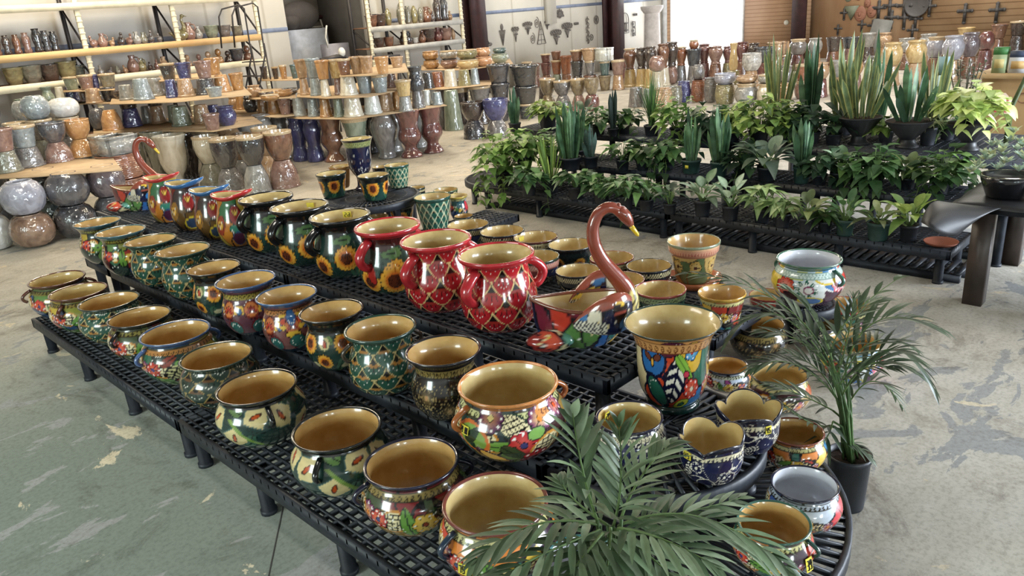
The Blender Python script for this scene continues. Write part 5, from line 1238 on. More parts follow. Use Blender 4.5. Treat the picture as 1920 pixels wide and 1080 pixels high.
(16,'cup','straw','upper','',(6.6,9.92,1.236),0.232,0.267),
(16,'inv','ivory','','',(6.57,9.63,1.0),0.275,0.271),
(16,'cup','blue grey','','left one',(6.81,9.56,1.0),0.246,0.265),
(16,'cup','blue grey','','right one',(6.93,9.35,1.0),0.246,0.249),
(16,'inv','rose brown','','',(7.46,9.77,1.0),0.179,0.254),
(16,'cup','tan','','',(8.4,10.98,1.0),0.274,0.249),
(17,'cup','brown','','',(6.42,9.44,1.3),0.193,0.217),
(17,'cup','tan','','leftmost',(6.61,9.41,1.3),0.201,0.233),
(17,'cup','tan','','second from the left',(6.65,9.22,1.3),0.186,0.231),
(17,'cup','orange','','',(6.58,8.78,1.3),0.202,0.224),
(17,'cup','tan','','third from the left',(7.46,9.58,1.3),0.208,0.155),
(18,'tall','grey green','','',(9.46,10.7,0.0),0.353,0.715),
(18,'bell','charcoal','lower','',(8.92,9.58,0.0),0.396,0.294),
(18,'egg','dark brown','upper','',(8.92,9.58,0.294),0.396,0.303),
(18,'bell','smoky grey','lower','',(9.11,9.23,0.0),0.377,0.293),
(18,'egg','cobalt','upper','',(9.11,9.23,0.293),0.43,0.337),
(18,'tall','smoky grey','','',(9.54,11.08,0.0),0.3,0.691),
(18,'cup','dark brown','','',(10.06,11.08,0.0),0.307,0.686),
(19,'inv','dark brown','lower','',(10.17,10.69,0.0),0.364,0.359),
(19,'cup','smoky grey','upper','',(10.17,10.69,0.359),0.425,0.339),
(19,'cup','charcoal','lower','',(10.58,10.57,0.0),0.369,0.363),
(19,'cup','charcoal','upper','',(10.58,10.57,0.363),0.41,0.343),
(19,'cup','charcoal','third-level','',(10.58,10.57,0.706),0.451,0.343),
(19,'cup','blue black','lower','',(10.98,10.28,0.0),0.37,0.283),
(19,'cup','black','upper','',(10.98,10.28,0.283),0.473,0.323),
(19,'cup','black','third-level','',(10.98,10.28,0.606),0.555,0.384),
(20,'tall','burnt orange','','',(9.64,11.23,0.74),0.277,0.269),
(20,'tall','ivory','','',(9.7,10.94,0.74),0.266,0.305),
(20,'tall','olive','','',(9.86,10.74,0.74),0.256,0.286),
(20,'tall','blue grey','','',(10.07,10.68,0.74),0.178,0.287),
(20,'tall','black','','',(9.39,11.21,0.74),0.236,0.286),
(21,'bowl','golden brown','lower','',(10.26,12.09,1.0),0.327,0.163),
(21,'bowl','golden brown','upper','',(10.26,12.09,1.163),0.327,0.173),
(21,'bowl','rose brown','lower','',(10.35,11.66,1.0),0.344,0.16),
(21,'bowl','silver grey','upper','',(10.35,11.66,1.16),0.354,0.17),
(21,'bowl','straw','lower','',(10.32,11.1,1.0),0.426,0.166),
(21,'bowl','olive','upper','',(10.32,11.1,1.166),0.406,0.175),
(21,'bowl','apricot','lower','',(10.71,11.07,1.0),0.33,0.178),
(21,'bowl','apricot','upper','',(10.71,11.07,1.178),0.288,0.158),
(21,'bowl','grey green','lower','',(11.34,11.25,1.0),0.342,0.184),
(21,'bowl','teal','upper','',(11.34,11.25,1.184),0.278,0.102),
(22,'bell','bronze','lower','',(12.04,10.65,0.0),0.328,0.3),
(22,'egg','bronze','upper','leftmost',(12.04,10.65,0.3),0.328,0.322),
(22,'bell','smoky grey','lower','',(12.1,10.31,0.0),0.346,0.297),
(22,'egg','smoky grey','upper','',(12.1,10.31,0.297),0.367,0.276),
(22,'bell','rose brown','lower','',(12.18,9.97,0.0),0.298,0.294),
(22,'egg','bronze','upper','second from the left',(12.18,9.97,0.294),0.319,0.314),
(22,'ball','oxblood','lower','',(12.18,9.63,0.0),0.293,0.31),
(22,'egg','bronze','upper','third from the left',(12.18,9.63,0.31),0.293,0.31),
(22,'inv','dark brown','lower','',(13.15,11.73,0.0),0.311,0.35),
(22,'cup','rose brown','upper','',(13.15,11.73,0.35),0.263,0.163),
(23,'inv','rose brown','lower','',(15.57,14.16,0.0),0.313,0.303),
(23,'cup','rose brown','upper','second from the left',(15.57,14.16,0.303),0.284,0.303),
(23,'inv','brown','lower','second from the left',(15.5,13.72,0.0),0.307,0.325),
(23,'cup','oxblood','upper','left one',(15.5,13.72,0.325),0.307,0.298),
(23,'cup','oxblood','third-level','',(15.5,13.72,0.624),0.279,0.217),
(23,'inv','grey green','lower','',(15.43,13.3,0.0),0.302,0.347),
(23,'cup','burnt orange','upper','second from the left',(15.43,13.3,0.347),0.302,0.347),
(23,'cup','brown','third-level','left one',(15.43,13.3,0.693),0.274,0.213),
(23,'inv','brown','lower','third from the left',(15.45,13.0,0.0),0.326,0.344),
(23,'cup','burnt orange','upper','third from the left',(15.45,13.0,0.344),0.326,0.449),
(23,'inv','dark brown','lower','',(15.02,12.29,0.0),0.338,0.355),
(23,'cup','black','upper','',(15.02,12.29,0.355),0.338,0.343),
(23,'cup','brown','third-level','right one',(15.02,12.29,0.698),0.338,0.254),
(23,'cup','brown','lower','',(15.05,11.93,0.0),0.333,0.364),
(23,'cup','smoky grey','upper','',(15.05,11.93,0.364),0.256,0.339),
(23,'cup','tan','third-level','',(15.05,11.93,0.703),0.41,0.276),
(23,'cup','bronze','lower','',(15.18,11.59,0.0),0.318,0.349),
(23,'cup','teal','upper','',(15.18,11.59,0.349),0.267,0.324),
(23,'box','ice white','third-level','',(15.18,11.59,0.674),0.331,0.299),
(23,'inv','tan','lower','',(15.31,11.3,0.0),0.316,0.347),
(23,'cup','rose brown','upper','third from the left',(15.31,11.3,0.347),0.328,0.335),
(23,'inv','oxblood','lower','right one',(16.78,12.17,0.0),0.246,0.348),
(23,'cup','oxblood','upper','right one',(16.78,12.17,0.348),0.246,0.241),
(23,'inv','brown','lower','leftmost',(15.41,14.62,0.0),0.329,0.29),
(23,'cup','rose brown','upper','leftmost',(15.41,14.62,0.29),0.329,0.29),
(23,'inv','oxblood','lower','left one',(15.74,14.62,0.0),0.297,0.316),
(23,'cup','burnt orange','upper','leftmost',(15.74,14.62,0.316),0.297,0.316),
(24,'inv','straw','lower','leftmost',(15.87,11.35,0.0),0.359,0.416),
(24,'urn','brown','upper','left one',(15.87,11.35,0.416),0.333,0.479),
(24,'inv','straw','lower','second from the left',(15.88,11.02,0.0),0.33,0.425),
(24,'urn','dark brown','upper','leftmost',(15.88,11.02,0.425),0.292,0.475),
(24,'inv','straw','lower','third from the left',(15.79,10.7,0.0),0.352,0.434),
(24,'urn','dark brown','upper','second from the left',(15.79,10.7,0.434),0.289,0.496),
(24,'inv','ivory','lower','right one',(16.1,10.56,0.0),0.35,0.42),
(24,'urn','brown','upper','right one',(16.1,10.56,0.42),0.3,0.543),
(24,'ball','rose brown','lower','',(16.44,10.54,0.0),0.278,0.426),
(24,'urn','dark brown','upper','third from the left',(16.44,10.54,0.426),0.316,0.551),
(24,'inv','ivory','lower','left one',(15.43,10.29,0.0),0.315,0.408),
(24,'ball','rose brown','upper','',(15.43,10.29,0.408),0.376,0.336),
(25,'tall','smoky grey','lower','left one',(16.8,10.51,0.0),0.28,0.404),
(25,'urn','burnt orange','upper','',(16.8,10.51,0.404),0.305,0.43),
(25,'tall','smoky grey','lower','right one',(16.85,10.19,0.0),0.328,0.403),
(25,'cup','blue black','upper','',(16.85,10.19,0.403),0.379,0.377),
(25,'jar','burnt orange','third-level','',(16.85,10.19,0.78),0.227,0.201),
(25,'inv','oxblood','lower','left one',(17.2,10.12,0.0),0.328,0.429),
(25,'urn','oxblood','upper','leftmost',(17.2,10.12,0.429),0.303,0.429),
(25,'inv','brown','lower','left one',(17.18,9.8,0.0),0.35,0.402),
(25,'urn','rose brown','upper','',(17.18,9.8,0.402),0.35,0.402),
(25,'inv','olive','lower','left one',(17.46,9.61,0.0),0.348,0.4),
(25,'urn','oxblood','upper','second from the left',(17.46,9.61,0.4),0.298,0.375),
(25,'inv','olive','lower','right one',(16.56,8.99,0.0),0.377,0.309),
(25,'vase','straw','upper','',(16.56,8.99,0.309),0.2,0.594),
(25,'inv','brown','lower','right one',(17.47,9.26,0.0),0.341,0.419),
(25,'urn','oxblood','upper','third from the left',(17.47,9.26,0.419),0.317,0.443),
(25,'inv','dark brown','lower','',(17.44,8.95,0.0),0.313,0.415),
(25,'urn','dark brown','upper','',(17.44,8.95,0.415),0.289,0.415),
(25,'inv','oxblood','lower','right one',(17.3,8.59,0.0),0.404,0.411),
(25,'bowl','blue black','upper','',(17.3,8.59,0.411),0.476,0.339),
(25,'inv','tan','lower','',(16.21,8.36,0.0),0.338,0.344),
(25,'bowl','striped white','upper','',(16.21,8.36,0.344),0.428,0.367),
(25,'tall','tan','lower','',(17.73,8.53,0.0),0.356,0.534),
(25,'box','tan','upper','',(17.73,8.53,0.534),0.38,0.291),
(26,'tall','smoky grey','','',(12.87,9.07,0.0),0.333,0.372),
(26,'barrel','tan','','',(12.56,8.28,0.0),0.436,0.395),
(26,'tall','blue grey','','',(12.87,8.76,0.0),0.309,0.349),
(26,'barrel','mossy grey','','',(13.27,8.43,0.0),0.287,0.348),
(26,'barrel','cobalt','','',(13.67,8.49,0.0),0.291,0.396),
(26,'barrel','burnt orange','lower','',(13.76,8.22,0.0),0.289,0.415),
(26,'ball','smoky grey','upper','',(13.76,8.22,0.415),0.248,0.291),
(26,'barrel','smoky grey','','',(13.68,7.9,0.0),0.262,0.468),
(26,'barrel','olive','lower','',(13.59,7.54,0.0),0.393,0.359),
(26,'bowl','lilac grey','upper','',(13.59,7.54,0.359),0.413,0.2),
(26,'jar','silver grey','lower','',(13.56,7.08,0.0),0.438,0.39),
(26,'bowl','tan','upper','',(13.56,7.08,0.39),0.4,0.136),
(26,'jar','ivory','lower','',(13.59,6.68,0.0),0.393,0.385),
(26,'bowl','silver grey','upper','',(13.59,6.68,0.385),0.374,0.154),
(27,'barrel','golden brown','lower','',(14.21,6.65,0.0),0.323,0.335),
(27,'jar','smoky grey','upper','left one',(14.21,6.65,0.335),0.285,0.295),
(27,'jar','rose brown','lower','',(14.47,6.43,0.0),0.284,0.335),
(27,'cup','burnt orange','upper','',(14.47,6.43,0.335),0.284,0.296),
(27,'inv','oxblood','lower','',(14.74,6.2,0.0),0.301,0.336),
(27,'jar','tan','upper','',(14.74,6.2,0.336),0.301,0.296),
(27,'barrel','tan','lower','',(15.08,6.02,0.0),0.301,0.338),
(27,'cup','silver grey','upper','',(15.08,6.02,0.338),0.282,0.298),
(27,'inv','rose brown','lower','',(15.43,5.83,0.0),0.301,0.34),
(27,'jar','golden brown','upper','',(15.43,5.83,0.34),0.282,0.3),
(27,'barrel','brown','lower','',(15.78,5.65,0.0),0.319,0.342),
(27,'jar','smoky grey','upper','right one',(15.78,5.65,0.342),0.301,0.302),
(28,'inv','brown','lower','left one',(19.03,8.99,0.0),0.354,0.388),
(28,'tall','tan','upper','',(19.03,8.99,0.388),0.379,0.362),
(28,'inv','oxblood','lower','',(19.52,8.83,0.0),0.381,0.392),
(28,'jar','smoky grey','upper','',(19.52,8.83,0.392),0.432,0.366),
(28,'inv','tan','lower','',(19.77,8.5,0.0),0.352,0.39),
(28,'jar','silver grey','upper','',(19.77,8.5,0.39),0.352,0.364),
(28,'inv','brown','lower','right one',(20.27,8.25,0.0),0.377,0.393),
(28,'cup','dark brown','upper','',(20.27,8.25,0.393),0.377,0.341),
(28,'inv','rose brown','lower','',(20.78,8.02,0.0),0.403,0.423),
(28,'cup','blue black','upper','',(20.78,8.02,0.423),0.454,0.264),
(28,'inv','dark brown','lower','',(21.02,7.67,0.0),0.374,0.421),
(28,'cup','silver grey','upper','',(21.02,7.67,0.421),0.374,0.342),
(28,'inv','golden brown','lower','',(21.27,7.36,0.0),0.37,0.394),
(28,'jar','tan','upper','',(21.27,7.36,0.394),0.37,0.341),
(29,'inv','tan','lower','leftmost',(16.64,5.59,0.0),0.367,0.395),
(29,'jar','straw','upper','left one',(16.64,5.59,0.395),0.386,0.426),
(29,'inv','tan','lower','second from the left',(16.85,5.22,0.0),0.379,0.413),
(29,'jar','straw','upper','right one',(16.85,5.22,0.413),0.398,0.423),
(29,'inv','brown','lower','second from the left',(17.78,5.15,0.0),0.35,0.427),
(29,'jar','lilac grey','upper','left one',(17.78,5.15,0.427),0.35,0.406),
(29,'inv','tan','lower','fourth from the left',(17.42,4.72,0.0),0.391,0.413),
(29,'jar','lilac grey','upper','right one',(17.42,4.72,0.413),0.41,0.455),
(29,'inv','brown','lower','fourth from the left',(17.99,4.57,0.0),0.338,0.42),
(29,'jar','plum grey','upper','',(17.99,4.57,0.42),0.357,0.462),
(29,'inv','oxblood','lower','',(19.41,4.63,0.0),0.336,0.423),
(29,'ball','oxblood','upper','',(19.41,4.63,0.423),0.317,0.378),
(29,'inv','brown','lower','leftmost',(19.69,6.33,0.0),0.379,0.384),
(29,'jar','silver grey','upper','left one',(19.69,6.33,0.384),0.401,0.312),
(29,'inv','tan','lower','third from the left',(20.39,6.07,0.0),0.403,0.39),
(29,'jar','silver grey','upper','right one',(20.39,6.07,0.39),0.425,0.341),
(29,'inv','brown','lower','third from the left',(22.17,5.76,0.0),0.393,0.512),
(29,'cup','straw','upper','',(22.17,5.76,0.512),0.416,0.23),
(29,'inv','brown','lower','fifth from the left',(21.8,4.97,0.0),0.349,0.491),
(29,'cup','brown','upper','',(21.8,4.97,0.491),0.371,0.319),
(29,'inv','dark brown','lower','',(22.57,4.74,0.0),0.374,0.5),
(29,'cup','dark brown','upper','',(22.57,4.74,0.5),0.396,0.325),
]
SHEETS = [
('cardboard sheet under the grey and orange wrapped pots at the left', 0.7, [(1.88, 9.884), (2.257, 9.365), (2.936, 8.679), (3.213, 9.696), (2.644, 10.763), (2.229, 11.432)]),
('long cardboard sheet holding upside-down pots above the tall vases', 0.76, [(3.842, 12.141), (4.391, 11.147), (4.67, 10.104), (5.41, 10.132), (5.919, 11.436), (5.104, 12.846), (4.448, 13.9)]),
('second cardboard sheet of the long stack under the glossy grey pots', 1.18, [(3.929, 11.461), (4.353, 10.322), (5.181, 9.852), (6.035, 11.711), (5.386, 12.672), (4.861, 13.9)]),
('small top cardboard of the long stack under the blue cup', 1.4, [(4.677, 11.511), (5.237, 10.655), (5.957, 12.192), (5.334, 13.081)]),
('cardboard by the shelving under the cream and blue upturned pots', 1.13, [(3.335, 13.9), (3.909, 13.827), (4.229, 12.141), (4.64, 13.265), (3.952, 13.9), (3.364, 13.9)]),
('narrow cardboard above the cream and blue upturned pots', 1.31, [(3.964, 13.402), (4.346, 12.342), (4.773, 13.509), (4.131, 13.9)]),
('cardboard sheet under the small ochre pots left of the centre stack', 0.74, [(5.979, 12.262), (5.927, 10.624), (6.165, 10.54), (6.825, 11.825), (6.723, 13.68)]),
('small dark-stained cardboard behind the ochre pots', 1.0, [(5.851, 11.268), (6.171, 10.423), (7.227, 12.203), (6.84, 13.013)]),
('grey board at the back by the rolling ladder', 1.13, [(7.059, 13.098), (7.196, 11.941), (7.741, 12.861), (7.505, 13.9)]),
('lowest cardboard of the centre stack over the blue and oxblood vases', 0.7, [(6.193, 11.095), (6.149, 10.407), (6.376, 9.34), (7.873, 9.017), (8.272, 9.881), (7.319, 10.853), (6.73, 11.847)]),
('middle cardboard of the centre stack under the grey and orange cups', 1.0, [(6.271, 10.57), (6.227, 9.705), (6.497, 9.081), (7.253, 9.294), (8.714, 11.247), (7.752, 11.399), (7.111, 11.878)]),
('top cardboard of the centre stack under the tan cups', 1.3, [(6.248, 9.338), (6.385, 8.86), (6.846, 8.573), (8.157, 10.258), (7.032, 10.429)]),
('small cardboard flap right of the centre stack', 0.74, [(9.275, 11.196), (9.323, 10.75), (10.08, 10.275), (10.721, 10.918), (10.506, 11.613), (10.283, 12.323)]),
('cardboard under the double bowls behind the centre stack', 1.0, [(10.07, 12.189), (10.03, 10.911), (11.188, 10.754), (12.302, 11.91), (11.464, 12.618), (11.079, 13.393)]),
]

GLAZES = {
 'white': ((214, 212, 206), (190, 188, 184)), 'ivory': ((214, 206, 184), (186, 172, 144)), 'ice white': ((206, 210, 204), (170, 172, 164)), 'marbled brown': ((160, 124, 98), (110, 78, 60)),
 'lilac grey': ((160, 162, 178), (128, 128, 142)), 'charcoal': ((66, 64, 68), (40, 40, 44)), 'dark grey': ((92, 90, 94), (56, 54, 60)), 'smoky grey': ((122, 118, 116), (80, 76, 76)), 'plum grey': ((112, 98, 104), (76, 64, 72)),
 'dark green': ((60, 76, 70), (40, 52, 50)), 'mossy grey': ((130, 128, 108), (92, 90, 76)), 'rose brown': ((150, 112, 98), (112, 76, 66)), 'blue grey': ((146, 158, 160), (108, 118, 122)), 'silver grey': ((158, 156, 150), (116, 116, 112)),
 'orange': ((206, 148, 82), (180, 118, 62)), 'terracotta': ((160, 96, 66), (120, 66, 46)), 'dark brown': ((70, 54, 48), (40, 32, 30)), 'tan': ((186, 148, 106), (150, 110, 74)), 'cobalt': ((62, 66, 128), (40, 42, 88)), 'brown': ((132, 84, 58), (92, 56, 40)),
 'grey green': ((138, 150, 128), (98, 112, 92)), 'golden brown': ((184, 130, 66), (140, 92, 44)), 'teal': ((72, 100, 98), (48, 70, 70)), 'oxblood': ((118, 62, 56), (80, 40, 38)), 'straw': ((208, 176, 112), (178, 142, 80)), 'blue black': ((58, 66, 76), (34, 38, 46)),
 'black': ((50, 50, 52), (30, 30, 33)), 'burnt orange': ((158, 88, 50), (116, 60, 34)), 'olive': ((146, 136, 84), (104, 94, 58)), 'apricot': ((214, 156, 108), (190, 126, 78)), 'bronze': ((140, 120, 84), (92, 76, 54)), 'striped white': ((206, 204, 198), (120, 116, 112)),
}
def under_film(c):          # the clear shrink film greys the colour of the glaze a little
    c = np.array(c, float); g = c.mean(); return tuple(np.clip((c * 0.84 + g * 0.16) * 0.95 + np.array((205, 202, 196)) * 0.05, 0, 255))
GLAZES = {k: (under_film(a), under_film(b)) for k, (a, b) in GLAZES.items()}
CUP = [(0.001, 0), (0.66, 0), (0.69, 0.02), (0.80, 0.42), (0.92, 0.86), (0.99, 0.885), (1.0, 0.94), (0.98, 1.0), (0.90, 1.0), (0.86, 0.92), (0.7, 0.3), (0.001, 0.25)]
SHAPES = {
 'cup': CUP,
 'inv': [(0.90, 0.0), (0.97, 0.0), (1.0, 0.05), (0.98, 0.11), (0.91, 0.13), (0.80, 0.55), (0.70, 0.93), (0.65, 1.0), (0.2, 1.0), (0.16, 0.985), (0.001, 0.985)],
 'tall': [(0.93, 0.0), (1.0, 0.0), (1.0, 0.03), (0.90, 0.3), (0.80, 0.62), (0.72, 0.96), (0.66, 1.0), (0.001, 1.0)],
 'bell': [(0.9, 0.0), (1.0, 0.0), (1.0, 0.05), (0.96, 0.12), (0.95, 0.3), (0.88, 0.55), (0.70, 0.8), (0.56, 0.96), (0.54, 1.0), (0.001, 1.0)],
 'egg': [(0.001, 0), (0.52, 0), (0.56, 0.04), (0.76, 0.22), (0.92, 0.46), (0.98, 0.72), (0.97, 0.90), (1.0, 0.95), (0.99, 1.0), (0.90, 1.0), (0.87, 0.85), (0.6, 0.4), (0.001, 0.35)],
 'ball': [(0.001, 0), (0.45, 0), (0.70, 0.06), (0.92, 0.25), (1.0, 0.48), (0.94, 0.72), (0.76, 0.91), (0.60, 0.97), (0.58, 1.0), (0.50, 1.0), (0.48, 0.95), (0.7, 0.7), (0.001, 0.3)],
 'jar': [(0.001, 0), (0.58, 0), (0.66, 0.03), (0.90, 0.24), (1.0, 0.48), (0.92, 0.70), (0.76, 0.83), (0.74, 0.88), (0.86, 0.95), (0.86, 1.0), (0.76, 1.0), (0.66, 0.85), (0.8, 0.5), (0.001, 0.3)],
 'bowl': [(0.001, 0), (0.60, 0), (0.66, 0.06), (0.92, 0.30), (1.0, 0.55), (0.95, 0.78), (0.90, 0.86), (0.95, 0.95), (0.93, 1.0), (0.86, 1.0), (0.84, 0.85), (0.6, 0.4), (0.001, 0.35)],
 'barrel': [(0.001, 0), (0.76, 0)] + [(0.80 + 0.16 * math.sin(math.pi * i / 24) + 0.025 * (i % 2), 0.03 + 0.9 * i / 24) for i in range(25)] + [(0.86, 0.97), (0.86, 1.0), (0.76, 1.0), (0.72, 0.9), (0.001, 0.4)],
 'flare': [(0.001, 0), (0.60, 0), (0.63, 0.02), (0.55, 0.1), (0.58, 0.35), (0.68, 0.62), (0.84, 0.84), (0.98, 0.96), (1.0, 1.0), (0.92, 1.0), (0.7, 0.75), (0.001, 0.6)],
 'urn': [(0.001, 0), (0.66, 0), (0.70, 0.03), (0.60, 0.09), (0.56, 0.15), (0.72, 0.32), (0.92, 0.54), (0.98, 0.68), (0.90, 0.80), (0.74, 0.88), (0.74, 0.92), (0.88, 0.98), (0.87, 1.0), (0.78, 1.0), (0.66, 0.9), (0.001, 0.6)],
 'urnf': [(0.001, 0), (0.84, 0), (0.86, 0.03), (0.74, 0.08), (0.50, 0.16), (0.46, 0.22), (0.62, 0.29), (0.86, 0.38), (0.90, 0.46), (0.80, 0.56), (0.70, 0.63), (0.78, 0.78), (0.94, 0.94), (1.0, 0.98), (0.98, 1.0), (0.90, 1.0), (0.66, 0.7), (0.001, 0.6)],
 'goblet': [(0.001, 0), (0.60, 0), (0.60, 0.04), (0.40, 0.09), (0.36, 0.17), (0.42, 0.24), (0.64, 0.33), (0.80, 0.47), (0.84, 0.64), (0.85, 0.80), (0.92, 0.92), (1.0, 0.975), (1.0, 1.0), (0.94, 1.0), (0.78, 0.8), (0.001, 0.5)],
 'vase': [(0.001, 0), (0.76, 0), (0.80, 0.03), (0.96, 0.16), (1.0, 0.28), (0.88, 0.48), (0.66, 0.68), (0.64, 0.78), (0.82, 0.94), (0.86, 1.0), (0.78, 1.0), (0.56, 0.75), (0.001, 0.6)],
 'twist': [(0.001, 0), (0.86, 0)] + [(0.80 + 0.13 * math.sin(1.2 + TAU * 1.55 * i / 22), 0.02 + 0.95 * i / 22) for i in range(23)] + [(0.96, 1.0), (0.88, 1.0), (0.7, 0.85), (0.001, 0.6)],
 'box': None,
}
KIND = {'ball': ('globe_pot', 'pot'), 'inv': ('flower_pot', 'pot'), 'cup': ('flower_pot', 'pot'), 'bell': ('bell_pot', 'pot'), 'egg': ('deep_bowl', 'bowl'), 'barrel': ('ribbed_planter', 'planter'), 'box': ('square_planter', 'planter'),
        'flare': ('tall_vase', 'vase'), 'urn': ('urn', 'urn'), 'urnf': ('footed_urn', 'urn'), 'goblet': ('goblet_urn', 'urn'), 'jar': ('jar_pot', 'pot'), 'bowl': ('planter_bowl', 'bowl'), 'vase': ('slim_vase', 'vase'), 'twist': ('wavy_vase', 'vase'), 'tall': ('tall_pot', 'pot')}
SPLIT = {'cup': (4, 8), 'inv': (0, 4), 'ball': (7, 10), 'jar': (6, 10), 'bowl': (6, 9), 'egg': (6, 9), 'bell': (0, 3), 'flare': (6, 9), 'urn': (10, 13), 'urnf': (12, 15), 'goblet': (10, 13), 'vase': (7, 10), 'tall': (0, 2)}
def shape_meshes(s):
    """unit size meshes: wall and (where the pot has one) rim or foot ring"""
    out = {}
    if s == 'box':
        m = MB(); z0, z1 = 0, 1
        for (x0, x1, y0, y1) in ((-1, 1, -1, -0.86), (-1, 1, 0.86, 1), (-1, -0.86, -1, 1), (0.86, 1, -1, 1)): m.box(x0, x1, y0, y1, z0, 0.86)
        m.box(-1, 1, -1, 1, 0, 0.1); out['wall'] = m.mesh('wall')
        m = MB()
        for (x0, x1, y0, y1) in ((-1.04, 1.04, -1.04, -0.84), (-1.04, 1.04, 0.84, 1.04), (-1.04, -0.84, -1.04, 1.04), (0.84, 1.04, -1.04, 1.04)): m.box(x0, x1, y0, y1, 0.86, 1.0)
        out['rim'] = m.mesh('rim'); return out
    P = np.array(SHAPES[s], float)
    fine = lambda Q: np.concatenate([np.stack([np.linspace(a[0], b[0], 4)[:-1], np.linspace(a[1], b[1], 4)[:-1]], 1) for a, b in zip(Q[:-1], Q[1:])] + [Q[-1:]])
    def mk(Q, nm):
        m = MB(); Q = fine(Q); Q[1:-1] = 0.25 * Q[:-2] + 0.5 * Q[1:-1] + 0.25 * Q[2:] if s != 'barrel' else Q[1:-1]
        m.lathe(Q, 36); return m.mesh(nm, True)
    if s in SPLIT:
        a, b = SPLIT[s]
        out['rim'] = mk(P[a:b + 1], 'rim')
        if a == 0: out['wall'] = mk(P[b:], 'wall')
        else:
            out['wall'] = mk(P[:a + 1], 'wall'); out['lining'] = mk(P[b:], 'lining')
    else: out['wall'] = mk(P, 'wall')
    return out
UNIT = {s: shape_meshes(s) for s in SHAPES}
RIMC = glaze('bare_biscuit_rim', (196, 176, 144), (172, 148, 114), 12, 0.0, 0.5)
def stock_pot(shape, colour, label, group, loc, w, h):
    gl = glaze(colour.replace(' ', '_') + '_glaze', *GLAZES[colour], wrap=0.5)
    nm, cat = KIND[shape]
    t = thing(nm, label, cat, loc, random.Random(label).uniform(0, 6.28) if shape != 'box' else 0.2, group)
    for part, me in UNIT[shape].items():
        o = put(part, me, None, t)
        if len(me.materials) == 0: me.materials.append(gl)
        o.material_slots[0].link = 'OBJECT'
        o.material_slots[0].material = RIMC if part in ('rim', 'lining') and shape in ('cup', 'egg', 'urn', 'jar', 'flare', 'bowl', 'goblet') and (len(label) % 3 == 0) else gl
        o.scale = (w / 2, w / 2, h)
    return t
PHRASE = {'ball': 'globe pot', 'inv': 'upside-down pot', 'cup': 'flower pot', 'bell': 'upside-down bell pot', 'egg': 'deep bowl', 'barrel': 'ribbed planter', 'box': 'square planter', 'flare': 'tall flared vase', 'urn': 'urn',
          'urnf': 'footed urn', 'goblet': 'goblet urn', 'jar': 'round jar', 'bowl': 'planter bowl', 'vase': 'slim vase', 'twist': 'wavy tall vase', 'tall': 'tall upturned pot'}
for place, shape, colour, level, rank, loc, w_, h_ in STOCK:
    where = PLACES[place]
    label = (level + ' ' if level else '') + colour + ' ' + PHRASE[shape] + ' ' + where + (', ' + rank if rank else '')
    stock_pot(shape, colour, label, 'glazed stock ' + where, loc, w_, h_)
def slab(m, poly, z0, z1):
    n = len(poly); v = [(x, y, z0) for x, y in poly] + [(x, y, z1) for x, y in poly]
    c = np.mean(np.array(poly), 0); v += [(c[0], c[1], z0), (c[0], c[1], z1)]
    m.add(v, [(i, (i + 1) % n, n + (i + 1) % n, n + i) for i in range(n)], [(2 * n, (i + 1) % n, i) for i in range(n)] + [(2 * n + 1, n + i, n + (i + 1) % n) for i in range(n)])
for label, z, poly in SHEETS:
    m = MB(); slab(m, poly, z - 0.012, z - 0.001); tag(m.obj('cardboard_sheet', CARD), label, 'cardboard')

# ---------------------------------------------------------------- wall shelving with figurines
CREAMSTEEL = plain('cream_shelf_paint', (222, 212, 184), 0.5, var=0.08)
WOODEDGE = plain('pale_shelf_lumber', (206, 172, 122), 0.6, c2=(186, 148, 98), scale=4, stretch=(0.3, 1, 1))
DARKSTEEL = plain('dark_steel', (58, 54, 54), 0.45, metal=0.4)
GREYSTEEL = plain('grey_shelf_paint', (176, 174, 168), 0.5)
def shelving(label, xs, y0, y1, zs, mats, ztop):
    t = thing('wall_shelving', label, 'shelving', ((xs[0] + xs[-1]) / 2, (y0 + y1) / 2, 0)); ox, oy = t.location[0], t.location[1]
    for x in xs:
        m = MB(); m.box(x - 0.035 - ox, x + 0.035 - ox, y0 - oy, y0 + 0.05 - oy, 0, ztop)
        for i in range(int(ztop / 0.09)): m.box(x - 0.045 - ox, x + 0.045 - ox, y0 - 0.004 - oy, y0 + 0.01 - oy, 0.05 + i * 0.09, 0.075 + i * 0.09)
        m.obj('upright', CREAMSTEEL, t)
        m = MB(); m.box(x - 0.03 - ox, x + 0.03 - ox, y1 - 0.05 - oy, y1 - oy, 0, ztop); m.obj('rear_upright', DARKSTEEL, t)
        m = MB()
        for k, (za, zb) in enumerate(zip([0.2] + zs[:-1], zs)): m.beam((x - ox, y0 + 0.05 - oy, za + 0.03), (x - ox, y1 - 0.05 - oy, zb - 0.06), 0.025)
        m.obj('brace', DARKSTEEL, t)
    for z, mt in zip(zs, mats):
        m = MB(); m.box(xs[0] - ox, xs[-1] - ox, y0 - 0.03 - oy, y0 + 0.012 - oy, z - 0.11, z); sh = m.obj('beam', mt, t)
        m = MB(); m.box(xs[0] - ox, xs[-1] - ox, y0 + 0.012 - oy, y1 - oy, z - 0.03, z - 0.005); m.obj('shelf_deck', PLANKY, t)
    return t
PLANKY = plain('shelf_boards', (150, 112, 84), 0.8, c2=(118, 84, 62), scale=3)
SX = (1.55, 3.10, 4.65, 6.19, 7.76)
ZS = [0.55, 1.455, 1.90, 2.60]
shelving('long cream steel shelving with figurines against the left of the back wall', SX, 14.0, 14.75, ZS, (CREAMSTEEL, CREAMSTEEL, WOODEDGE, CREAMSTEEL), 3.6)
